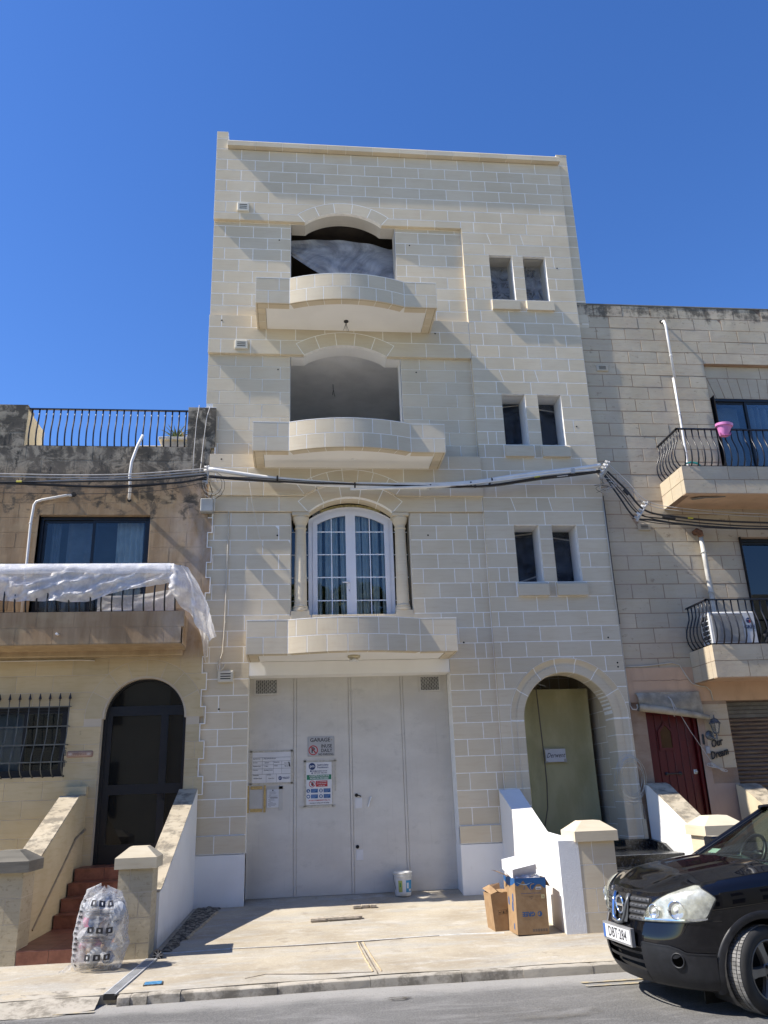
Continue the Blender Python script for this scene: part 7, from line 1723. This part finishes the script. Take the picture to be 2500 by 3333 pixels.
# ---------------------------------------------------------------- black car
CAR = empty('parked_car', (4.62, -5.56, -.285), .09, label='black crossover car with hazed headlight parked at the kerb', cat='car')
BEL = [(0, 0), (.018, .24), (.080, .45), (.175, .62), (.30, .75), (.50, .845), (.80, .883), (1.1, .89), (1.45, .89), (2.2, .89), (3.1, .885), (3.75, .86), (4.12, .78), (4.27, .45), (4.30, 0)]
RIMC = [(.115, 0, .91), (.13, .21, .908), (.18, .40, .91), (.29, .555, .95), (.43, .67, .995), (.60, .74, 1.02), (.85, .775, 1.05), (1.1, .79, 1.075), (1.45, .80, 1.10), (2.2, .81, 1.11), (3.1, .80, 1.12), (3.7, .76, 1.12), (4.0, .66, 1.10), (4.12, .40, 1.06), (4.15, 0, 1.05)]
FPR = [(1., .0), (.965, .0), (.90, .0), (.72, .0), (.60, .0), (.45, .0), (.33, .0), (.22, .0), (.12, .0), (0., .0)]
HB = .19
FI = [(.90, .085), (.86, .07), (.80, .058), (.70, .040), (.63, .018), (.56, .0), (.45, -.005), (.34, .012), (.26, .045), (.19, .10)]   # front: height, inset
SI = [(1.08, .095), (1.03, .045), (.97, .016), (.88, .0), (.76, .0), (.62, .004), (.50, .008), (.38, .016), (.27, .03), (.19, .07)]
def cr(P, s):
    n = len(P)-1; s = min(max(s, 0), n-1e-6); i = int(s); t = s-i
    a, b, c, d = P[max(0, i-1)], P[i], P[i+1], P[min(n, i+2)]
    if i == 0: a = tuple((P[1][k] if k == 0 else -P[1][k]) if k < 2 else P[1][k] for k in range(len(P[0])))
    return tuple(.5*(2*b[k]+(c[k]-a[k])*t+(2*a[k]-5*b[k]+4*c[k]-d[k])*t*t+(3*b[k]-a[k]-3*c[k]+d[k])*t**3) for k in range(len(b)))
def Sf(t, h, off=0.):
    """body skin: t = index along the plan outline (0 centre front .. 14 centre rear), h = height"""
    bu, bw = cr(BEL, t); e = .02; b0 = cr(BEL, max(0, t-e)); b1 = cr(BEL, t+e)
    tu, tw = b1[0]-b0[0], b1[1]-b0[1]; L = math.hypot(tu, tw) or 1; nu, nw = -tw/L, tu/L    # outward
    if t < 1e-4: nu, nw = -1, 0
    if t > 13.98: nu, nw = 1, 0
    ru, rw, rh = cr(RIMC, t)
    k = min(1, max(0, (t-2.2)/2.6)); k = k*k*(3-2*k)
    prof = [((FI[i][0]*(1-k)+SI[i][0]*k), FI[i][1]*(1-k)+SI[i][1]*k) for i in range(10)]
    sc = (rh-.19)/(prof[0][0]-.19); prof = [(.19+(p[0]-.19)*sc, p[1]) for p in prof]
    h_ = min(max(h, .19), rh)
    for i in range(9):
        if h_ <= prof[i][0]+1e-9 and h_ >= prof[i+1][0]-1e-9:
            q = (prof[i][0]-h_)/(prof[i][0]-prof[i+1][0]); ins = cr(prof, i+q)[1] if i else prof[0][1]+(prof[1][1]-prof[0][1])*q; break
    else: ins = prof[9][1]
    u, w_ = bu-nu*ins, bw-nw*ins
    # blend into the bonnet rim near the top
    bz = max(0, (h_-(rh-.05))/.05); bz = bz*bz
    u, w_ = u*(1-bz)+ru*bz, w_*(1-bz)+rw*bz
    return (u+nu*off, w_+nw*off, h_)
def V3(p, sg=1): return (p[0], -p[1]*sg, p[2])
HUBS = ((.88, .335), (3.51, .335))
def in_arch(p, r): return any((p[0]-a)**2+(p[2]-b)**2 < r*r for a, b in HUBS) and abs(p[1]) > .6
shell = []
mb = MB(); NT, NH = 200, 44
for sg in (1, -1):
    def f(u, v):
        t = 14*u; rh = cr(RIMC, t)[2]; return V3(Sf(t, .19+(rh-.19)*v), sg)
    def sk(vs):
        c = [sum(p[k] for p in vs)/4 for k in range(3)]
        if in_arch(c, .405): return True
        if c[0] < .2 and abs(c[1]) < .36 and .285 < c[2] < .475: return True
        if c[0] < .3 and abs(c[1]) < .42 and .655 < c[2] < .875 and False: return True
        return False
    mb.grid(f, NT, NH, skip=sk)
body = mb.build('body', PAINT, CAR); auto_smooth(body, 30)
import bmesh as _bm
bm_x = _bm.new(); bm_x.from_mesh(body.data); _bm.ops.remove_doubles(bm_x, verts=bm_x.verts, dist=.0008); _bm.ops.recalc_face_normals(bm_x, faces=bm_x.faces); bm_x.to_mesh(body.data); bm_x.free()
# bonnet
def bonnet(c, s):
    t = .0+7.35*s**1.0; ru, rw, rh = cr(RIMC, t); cc = (c-.5)*2
    ks = min(1, t/2.6); crown = (.012+.045*min(1, t/5))*(1-cc*cc)*ks+.012*math.exp(-((abs(cc)-.62)/.13)**2)*ks*min(1, t/4)
    return (ru-.05*(1-cc*cc)*min(1, max(0, (t-3)/4))*1.0*1.6, -rw*cc, rh+crown+.004)
mb = MB(); mb.grid(bonnet, 48, 64); bn = mb.build('bonnet', PAINT, CAR); auto_smooth(bn, 40)
mb = MB(); mb.tube([V3(cr(RIMC, 7.35*i/60)[:2]+(cr(RIMC, 7.35*i/60)[2]+.001,), 1) for i in range(61)], .0035, 4); mb.tube([V3(cr(RIMC, 7.35*i/60)[:2]+(cr(RIMC, 7.35*i/60)[2]+.001,), -1) for i in range(61)], .0035, 4); mb.build('bonnet_gap', DARK, CAR)
def patch(name, t0, t1, lo, hi, off, mat, sg=1, nu=24, nv=8, bulge=0., par=None, thick=.006):
    mb = MB()
    def f(u, v):
        t = t0+(t1-t0)*u; a, b = lo(u), hi(u); b_ = bulge*math.sin(math.pi*min(1, max(0, u)))**.5*math.sin(math.pi*v)**.5 if bulge else 0
        e = -thick if (u in (0., 1.) or v in (0., 1.)) else 0
        return V3(Sf(t, a+(b-a)*v, off+b_+e), sg)
    us = [0, .003]+[i/nu for i in range(1, nu)]+[.997, 1]
    def g(u, v):
        i = round(u*(nu+2)); j = round(v*(nv+2)); vs_ = [0, .01]+[k/nv for k in range(1, nv)]+[.99, 1]; return f(us[i], vs_[j])
    mb.grid(g, nu+2, nv+2); o = mb.build(name, mat, par or CAR); auto_smooth(o, 45); return o
def lerp_list(L): 
    def f(u):
        for a, b in zip(L, L[1:]):
            if u <= b[0]+1e-9: return a[1]+(b[1]-a[1])*(u-a[0])/(b[0]-a[0])
        return L[-1][1]
    return f
# textured lower bumper
for sg in (1, -1):
    patch('lower_bumper', 1.38, 4.72, lambda u: .195+.0*u, lerp_list([(0, .50), (.02, .525), (.42, .52), (.56, .50), (.66, .475), (1, .47)]), .014, BUMP, sg, 40, 12)
    patch('bumper_edge', 1.38, 4.72, lerp_list([(0, .495), (.02, .518), (.42, .513), (.56, .493), (.66, .468), (1, .463)]), lerp_list([(0, .502), (.02, .530), (.42, .525), (.56, .505), (.66, .480), (1, .475)]), .018, BUMP, sg, 40, 3)
for sg in (1, -1):
    patch('bumper_lip', 0, 1.40, lambda u: .195, lambda u: .295, .016, BUMP, sg, 14, 6)
    patch('lower_slat', 0, 1.40, lambda u: .350, lambda u: .375, .002, BUMP, sg, 10, 3)
    patch('lower_slat', 0, 1.40, lambda u: .415, lambda u: .435, -.01, BUMP, sg, 10, 3)
MB().box(.12, .14, -.42, .42, .25, .52).build('intake_back', DARK, CAR)
# panel gaps
for sg in (1, -1):
    mb = MB(); mb.tube([V3(Sf(3.95+.75*i/8, .722, .0008), sg) for i in range(9)]+[V3(Sf(5.05, .72, .0008), sg)], .003, 4); mb.tube([V3(Sf(2.0-.62*i/6+.0, .80-.0*i, .0), sg) for i in range(0)]+[V3(Sf(1.72, .875, .001), sg), V3(Sf(1.6, .80, .001), sg), V3(Sf(1.35, .70, .001), sg), V3(Sf(1.3, .62, .001), sg)], .0025, 4)
    mb.build('panel_gap', DARK, CAR)
# wheel arch flares
for a, b in HUBS:
    for sg in (1, -1):
        mb = MB(); vs = []; n = 44; prof = [(.385, -.06), (.388, .004), (.398, .014), (.438, .012), (.452, .004), (.456, -.03)]
        for i in range(n+1):
            an = math.radians(-22+224*i/n)
            for r, o in prof:
                uu = a-r*math.cos(an) if True else 0; hh = b+r*math.sin(an)
                # body side position at this u
                tt = 5.0; 
                lo_, hi_ = 3.0, 12.0
                for _ in range(18):
                    md = (lo_+hi_)/2
                    if cr(BEL, md)[0] < uu: lo_ = md
                    else: hi_ = md
                p = Sf(lo_, max(.20, hh)); vs.append((uu, -(p[1]+o)*sg, hh))
        q = len(prof); mb.add(vs, [(i*q+k, i*q+k+1, (i+1)*q+k+1, (i+1)*q+k) for i in range(n) for k in range(q-1)]); o = mb.build('arch_flare', BUMP, CAR); auto_smooth(o, 50)
        mb = MB(); mb.add([(a+.40*math.cos(t*.2), -.86*sg, b+.40*math.sin(t*.2)) for t in range(-3, 20)]+[(a+.40*math.cos(t*.2), -.50*sg, b+.40*math.sin(t*.2)) for t in range(-3, 20)], [(i, i+1, i+24, i+23) for i in range(22)]); mb.box(a-.42, a+.42, -.5*sg-.01, -.5*sg+.01, .05, .8); mb.build('wheel_well', DARK, CAR)
MB().hprism([(.22, -.40), (.45, -.74), (1.3, -.80), (4.1, -.80), (4.1, .80), (1.3, .80), (.45, .74), (.22, .40)], .175, .20).build('underbody', DARK, CAR)
# wheels
def wheel(u, sg, h=.335):
    W = empty('wheel', (u, -.865*sg, h)); W.parent = CAR; W.rotation_euler = (0, 0, 0 if sg > 0 else math.pi)
    return W
W0 = wheel(.88, 1)
def wheel_parts(W):
    mb = MB(); R_, wd = .337, .215
    prof = [(.225, .0), (.235, -.006), (.262, -.012), (.30, -.008), (.322, .006), (.331, .020)]
    mb.lathe([(r, -y) for r, y in prof], (0, 0, 0), 60, axis='y', cap=False)
    ty = mb.build('tyre', RUBBER, W, smooth=True)
    mb = MB(); n = 72
    for i in range(n):
        a0, a1 = 2*math.pi*(i+.06)/n, 2*math.pi*(i+.9)/n
        for (y0, y1) in ((.022, .055), (.063, .10), (.108, .145), (.153, .195)):
            sk_ = .25*(y0-.1)*4
            vs = []
            for a in (a0+sk_*.1, a1+sk_*.1):
                for y in (y0, y1):
                    for r in (.325, R_): vs.append((r*math.cos(a), y, r*math.sin(a)))
            mb.add(vs, [(1, 3, 7, 5), (0, 1, 5, 4), (2, 6, 7, 3), (0, 2, 3, 1), (4, 5, 7, 6)])
    mb.lathe([(.326, -.02), (.326, -.20)], (0, 0, 0), 60, axis='y', cap=False)
    mb.build('tread', RUBBERW, W, kind='stuff')
    mb = MB(); mb.lathe([(.228, -.0), (.232, .004), (.222, .006), (.212, -.004), (.205, -.03), (.195, -.10), (.195, -.19)], (0, 0, 0), 60, axis='y', cap=False); rim = mb.build('rim', RIM, W, smooth=True)
    mb = MB(); mb.lathe([(.19, -.19), (.19, -.2), (.0, -.2)], (0, 0, 0), 40, axis='y', cap=False); mb.lathe([(.14, -.12), (.14, -.14)], (0, 0, 0), 30, axis='y'); mb.build('brake', DARK, W)
    for k in range(5):
        a = math.radians(90+72*k+20); ca, sa = math.cos(a), math.sin(a); vs = []
        for r, hw, y in ((.03, .040, -.002), (.075, .036, .004), (.15, .034, .0), (.215, .046, -.002)):
            for s_ in (-1, -.8, .8, 1):
                yy = -(y) if abs(s_) < 1 else -(y)+.018
                vs.append((r*ca-s_*hw*sa, yy, r*sa+s_*hw*ca))
        fs = [(i*4+j, i*4+j+1, i*4+j+5, i*4+j+4) for i in range(3) for j in range(3)]
        m2 = MB(); m2.add(vs, fs); m2.add([(x, y+.03, z) for x, y, z in vs], fs); sp = m2.build('spoke', RIM, rim); auto_smooth(sp, 30)
        m2 = MB(); aa = a+math.radians(36); m2.lathe([(.014, .0), (.013, .008), (.006, .010)], (.057*math.cos(aa), -.004, .057*math.sin(aa)), 8, axis='y'); m2.build('wheel_bolt', DARK, rim)
    m2 = MB(); m2.lathe([(.078, -.006), (.074, .002), (.036, .006), (.032, .012), (.0, .014)], (0, 0, 0), 24, axis='y', cap=False); m2.build('hub_cap', RIM, rim, smooth=True)
wheel_parts(W0)
def copy_tree(o, parent):
    c = o.copy(); COL.objects.link(c); c.parent = parent
    for ch in list(o.children): copy_tree(ch, c)
    return c
for u, sg in ((.88, -1), (3.51, 1), (3.51, -1)):
    c = copy_tree(W0, CAR); c.location = (u, -.865*sg, .335); c.rotation_euler = (0, 0, 0 if sg > 0 else math.pi)
for o in list(CAR.children):
    if o.name.startswith('wheel') and not o.name.startswith('wheel_well') and abs(o.location.x-.88) < .01: o.rotation_euler[2] += math.radians(17)
# headlights
HLO = lerp_list([(0, .690), (.3, .700), (.84, .718), (.90, .755), (1, .885)])
HHI = lerp_list([(0, .70), (.05, .755), (.12, .81), (.24, .865), (.40, .915), (.58, .955), (.74, .985), (.84, .985), (.93, .945), (1, .895)])
HOUS = simple('grey lamp housing', (.50, .51, .47), .3, .5, var=.35, sc=18)
LENSM = MT('hazed headlight lens'); _t1 = LENSM.n('ShaderNodeBsdfTransparent'); _x1 = LENSM.n('ShaderNodeMixShader')
LENSM.b.inputs['Base Color'].default_value = (.62, .62, .50, 1); LENSM.b.inputs['Roughness'].default_value = .12; LENSM.b.inputs['Coat Weight'].default_value = .6
_f1 = LENSM.mr(LENSM.noise((7, 7, 7), 4, .6, src=LENSM.obj()), .3, .7, .10, .45); LENSM.L(_f1, _x1.inputs[0]); LENSM.L(_t1.outputs[0], _x1.inputs[1]); LENSM.L(LENSM.b.outputs[0], _x1.inputs[2]); LENSM.L(_x1.outputs[0], LENSM.t.nodes['Material Output'].inputs[0]); LENSM = LENSM.m
for sg in (1, -1):
    hl = patch('headlight', 1.42, 4.95, HLO, HHI, .004, HOUS, sg, 34, 12, thick=.003)
    for (t, h, r) in ((2.15, .775, .055), (3.35, .80, .070)):
        c = Sf(t, h, .012); e = Sf(t, h, .022); d = Vector(V3(e, sg))-Vector(V3(c, sg)); d.normalize(); o = Vector(V3(c, sg)); x_ = d.orthogonal().normalized(); y_ = d.cross(x_)
        mb = MB(); n = 28; prof = [(r*1.0, .020), (r*1.05, .024), (r*.92, .018), (r*.6, .006), (r*.3, .002), (.0, .001)]
        vs = [tuple(o+(x_*math.cos(2*math.pi*i/n)+y_*math.sin(2*math.pi*i/n))*rr+d*dd) for rr, dd in prof for i in range(n)]
        mb.add(vs, [(j*n+i, j*n+(i+1) % n, (j+1)*n+(i+1) % n, (j+1)*n+i) for j in range(len(prof)-1) for i in range(n)]); mb.build('reflector', CHROME, hl, smooth=True)
        mb = MB(); n = 16; pr = [(r*.36, .008), (r*.34, .02), (r*.2, .03), (0, .034)]
        vs = [tuple(o+(x_*math.cos(2*math.pi*i/n)+y_*math.sin(2*math.pi*i/n))*rr+d*dd) for rr, dd in pr for i in range(n)]
        mb.add(vs, [(j*n+i, j*n+(i+1) % n, (j+1)*n+(i+1) % n, (j+1)*n+i) for j in range(3) for i in range(n)]); mb.build('bulb_lens', WHITEP, hl, smooth=True)
    patch('chrome_trim', 1.6, 4.6, lambda u: HLO(.05+.8*u)+.012, lambda u: HLO(.05+.8*u)+.024, .022, CHROME, sg, 24, 2, par=hl)
    patch('lens', 1.40, 4.97, lambda u: HLO(u)-.004, lambda u: HHI(u)+.004, .012, LENSM, sg, 40, 16, bulge=.02, par=hl, thick=.01)
    mb = MB(); o_ = [V3(Sf(1.40+3.57*i/40, HLO(i/40)-.006, .010), sg) for i in range(41)]+[V3(Sf(1.40+3.57*i/40, HHI(i/40)+.006, .010), sg) for i in range(40, -1, -1)]; mb.tube(o_, .004, 4, closed=True); mb.build('lamp_seal', BLACKF, hl)
# grille: dark back, slats with chrome chips, chrome V, emblem
for sg in (1, -1):
    patch('grille_back', 0, 1.92, lerp_list([(0, .665), (.55, .675), (.85, .70), (1, .75)]), lerp_list([(0, .88), (.8, .872), (1, .868)]), .004, DARK, sg, 20, 8)
    for k in range(4):
        zc = .852-.050*k; te = 1.80-.10*k
        sl = patch('grille_slat', .62-.05*k, te, lambda u: zc-.019, lambda u: zc+.014, .010, GRILL, sg, 16, 4, bulge=.012, thick=.01)
        for j in range(4):
            tt = (.92-.04*k)+.24*j
            if tt > te-.05: continue
            p0, p1, p2, p3 = V3(Sf(tt, zc+.015, .026), sg), V3(Sf(tt+.075, zc+.009, .026), sg), V3(Sf(tt, zc+.001, .026), sg), V3(Sf(tt+.02, zc+.008, .036), sg)
            MB().add([p0, p1, p2, p3], [(0, 1, 3), (1, 2, 3), (2, 0, 3), (0, 2, 1)]).build('chrome_chip', CHROME, sl)
    patch('grille_frame', .42, .62, lambda u: .655+.03*u*0, lambda u: .885, .030, CHROME if sg < 0 else simple('shaded chrome trim', (.12, .125, .13), .35, .5), sg, 4, 10)  # near arm of the chrome V: shade is put into this darker grey
mb = MB()
for sg in (1, -1): mb.tube([V3(Sf(.60, .885, .028), sg), V3(Sf(.50, .80, .032), sg), V3(Sf(.40, .70, .034), sg), V3(Sf(.33, .655, .034), sg), V3(Sf(.15, .645, .036), sg), V3(Sf(.0, .643, .036), sg)], .016, 8)
mb.build('chrome_vee', bpy.data.materials['shaded chrome trim'], CAR, smooth=True)
mb = MB(); mb.tube([V3(Sf(.52, .88, .036), -1), V3(Sf(.43, .80, .040), -1), V3(Sf(.34, .70, .042), -1), V3(Sf(.28, .665, .042), -1), V3(Sf(.0, .652, .044), 1), V3(Sf(.25, .663, .042), 1)], [.02, .024, .024, .02, .012, .01], 8); mb.build('chrome_vee', CHROME, CAR, smooth=True)
c = Sf(0, .785, .028); mb = MB(); mb.tube([(c[0], .066*math.cos(t), .785+.072*math.sin(t)) for t in [k*2*math.pi/32 for k in range(32)]], .011, 8, closed=True); em = mb.build('emblem', CHROME, CAR, smooth=True)
mb = MB(); mb.cbox(-.078, .078, c[0]-.012, c[0]+.01, .773, .797, .003); o = mb.build('emblem_bar', CHROME, em); o.rotation_euler = (0, 0, 0)
o.data.transform(Matrix.Rotation(-math.pi/2, 4, 'Z')); 
o.data.transform(Matrix.Translation((0, 0, 0)))
MB().box(c[0]+.004, c[0]+.02, -.05, .05, .73, .84).build('emblem_back', DARK, em)
# number plate
PLT = empty('number_plate', (-.035, 0, .545)); PLT.parent = CAR
def ybox(x0, x1, w0, w1, h0, h1): return MB().box(x0, x1, w0, w1, h0, h1)
PL_ = PLT
ybox(-.004, .03, -.278, .278, -.074, .074).build('plate_frame', simple('plate frame grey', (.22, .22, .22), .4), PL_); ybox(-.008, -.003, -.26, .26, -.056, .056).build('plate', PAPER, PL_); ybox(-.0105, -.0078, .222, .26, -.056, .056).build('blue_band', simple('plate blue', (.02, .12, .42), .4), PL_)
# facing -x: local text rotated so it reads from the front
tx = text('lettering', 'DBT·284', .118, (-.0095, -.018, .0), BLACKINK, PL_, ex=.0006, sx=.86, bold=.0006, space=1.04)
tx.rotation_euler = (math.radians(90), 0, math.radians(-90)); tx.scale = (.80, 1, 1)
for k in range(8):
    MB().tube([(-.0115, .241+.009*math.cos(k*.785), .026+.009*math.sin(k*.785)), (-.0118, .2405+.009*math.cos(k*.785), .026+.009*math.sin(k*.785))], .0015, 4).build('star', YELLOW, PL_)
# fog lamps
for sg in (1, -1):
    c = Sf(3.12, .415, .012); e = Sf(3.12, .415, .03); o = Vector(V3(c, sg)); d = (Vector(V3(e, sg))-o).normalized(); x_ = d.orthogonal().normalized(); y_ = d.cross(x_); n = 28
    pr = [(.062, .002), (.060, .010), (.052, .012), (.046, .004), (.044, -.03)]
    mb = MB(); mb.add([tuple(o+(x_*math.cos(2*math.pi*i/n)+y_*math.sin(2*math.pi*i/n))*rr+d*dd) for rr, dd in pr for i in range(n)], [(j*n+i, j*n+(i+1) % n, (j+1)*n+(i+1) % n, (j+1)*n+i) for j in range(4) for i in range(n)]); fl = mb.build('fog_lamp', BUMP, CAR, smooth=True)
    mb = MB(); mb.add([tuple(o+(x_*math.cos(2*math.pi*i/n)+y_*math.sin(2*math.pi*i/n))*.046+d*.004) for i in range(n)], [tuple(range(n))]); mb.build('lamp_cavity', simple('deep black', (.001, .001, .001), 1., spec=0.) if sg > 0 else bpy.data.materials['deep black'], fl)
# cabin
def ws(u, v, k=1.):   # windscreen surface u across, v up
    w_ = (u-.5)*2; return (1.24-.16*(1-w_*w_)*(1-v)+.86*v+(-.06*(1-w_*w_))*v, -w_*(.70-.13*v)*k, 1.085+.012*(1-w_*w_)+.455*v+.02*(1-w_*w_)*v)
mb = MB(); mb.grid(ws, 24, 14); mb.build('windscreen', CARGLASS, CAR, smooth=True)
mb = MB()
for s_ in (0, 1): mb.tube([ws(s_, v/8) for v in range(9)], [.030]*9, 8)
mb.tube([ws(u/12, 1) for u in range(13)], .022, 6)
mb.build('windscreen_pillar', PAINT, CAR, smooth=True)
mb = MB(); mb.tube([(p[0], p[1]*.975, p[2]) for p in [ws(0, v/8) for v in range(9)]], .016, 6); mb.tube([(p[0], p[1]*.975, p[2]) for p in [ws(1, v/8) for v in range(9)]], .016, 6); mb.tube([ws(u/12, 0) for u in range(13)], .014, 6); mb.build('windscreen_seal', BLACKF, CAR)
mb = MB(); mb.grid(lambda u, v: (1.02+.22*v+.14*(abs((u-.5)*2)**2)*(1-v*.6)-.0, -(u-.5)*2*(.755), 1.09+.004*v+.035*(1-((u-.5)*2)**2)*(1-v)-.02*v), 20, 5); mb.build('cowl', BLACKF, CAR, smooth=True)
mb = MB(); mb.tube([(1.13, .42, 1.12), (1.20, .05, 1.145), (1.22, -.2, 1.145)], .009, 5); mb.tube([(1.15, -.05, 1.13), (1.22, -.4, 1.13), (1.27, -.62, 1.12)], .009, 5); mb.build('wiper', BLACKM, CAR)
mb = MB(); mb.grid(lambda u, v: (2.02+1.9*v, -(u-.5)*2*(.575+.03*math.sin(v*3)-.04*v), 1.575+.035*math.sin(v*2.2)*1.0-.03*(((u-.5)*2)**2)-.12*v*v), 16, 16); mb.build('roof', PAINT, CAR, smooth=True)
for sg in (1, -1):
    mb = MB(); mb.add([(1.32, -.80*sg, 1.09), (4.05, -.70*sg, 1.11), (3.85, -.545*sg, 1.42), (2.6, -.60*sg, 1.555), (2.05, -.585*sg, 1.53)], [(0, 1, 2, 3, 4)]); mb.build('side_window', GLASSD, CAR)
    mb = MB(); mb.tube([(2.05, -.595*sg, 1.54), (2.7, -.605*sg, 1.575), (3.3, -.595*sg, 1.53), (3.9, -.55*sg, 1.42), (4.1, -.62*sg, 1.10)], .03, 8); mb.tube([(2.62, -.60*sg, 1.55), (2.6, -.805*sg, 1.10)], .035, 6); mb.build('roof_rail', PAINT, CAR, smooth=True)
    MB().cbox(1.62, 1.76, -.98*sg-.08, -.98*sg+.08, 1.12, 1.26, .02).build('wing_mirror', PAINT, CAR)
mb = MB(); mb.add([(4.1, -.62, 1.1), (4.1, .62, 1.1), (3.9, .54, 1.42), (3.9, -.54, 1.42)], [(0, 1, 2, 3)]); mb.build('rear_window', GLASSD, CAR)
mb = MB(); mb.grid(lambda u, v: (1.22+.42*v, -(u-.5)*1.36, 1.045+.03*math.sin(v*3)+.008*mn.noise(Vector((u*20, v*9, 1)))+(.05*math.exp(-((u-.25)/.1)**2-((v-.8)/.25)**2))), 60, 16); mb.build('dashboard', FUR, CAR, smooth=True)
SWc = Vector((1.72, .36, 1.12)); mb = MB(); tl = math.radians(62)
mb.tube([(SWc.x+.19*math.sin(t)*math.cos(tl), SWc.y+.19*math.cos(t), SWc.z+.19*math.sin(t)*math.sin(tl)) for t in [k*2*math.pi/30 for k in range(30)]], .017, 8, closed=True); mb.lathe([(.05, 0), (.05, .04)], (SWc.x+.02, SWc.y, SWc.z-.02), 14, axis='x'); mb.tube([(SWc.x, SWc.y-.17, SWc.z), (SWc.x+.02, SWc.y, SWc.z), (SWc.x, SWc.y+.17, SWc.z)], .018, 6); mb.build('steering_wheel', BLACKM, CAR, smooth=True)
for w_ in (-.36, .36):
    mb = MB(); mb.cbox(2.0, 2.14, -w_-.24, -w_+.24, .6, 1.20, .05); mb.cbox(2.06, 2.15, -w_-.12, -w_+.12, 1.22, 1.40, .03); mb.cbox(1.6, 2.1, -w_-.24, -w_+.24, .5, .66, .05); mb.build('seat', simple('charcoal seat fabric', (.05, .05, .055), .9) if w_ < 0 else bpy.data.materials['charcoal seat fabric'], CAR)
MB().box(1.2, 4.0, -.75, .75, .45, .5).build('cabin_floor', DARK, CAR); MB().box(1.26, 1.62, -.68, .68, .55, 1.04).build('dash_body', DARK, CAR)
MB().cbox(1.86, 1.90, -.11, .11, 1.40, 1.47, .01).build('rear_view_mirror', PIPEG, CAR)
mb = MB(); mb.add([(1.30, .50, 1.14), (1.33, .40, 1.14), (1.40, .41, 1.175), (1.37, .51, 1.175)], [(0, 1, 2, 3)]); mb.build('windscreen_paper', simple('pale green paper', (.55, .66, .6)), CAR)
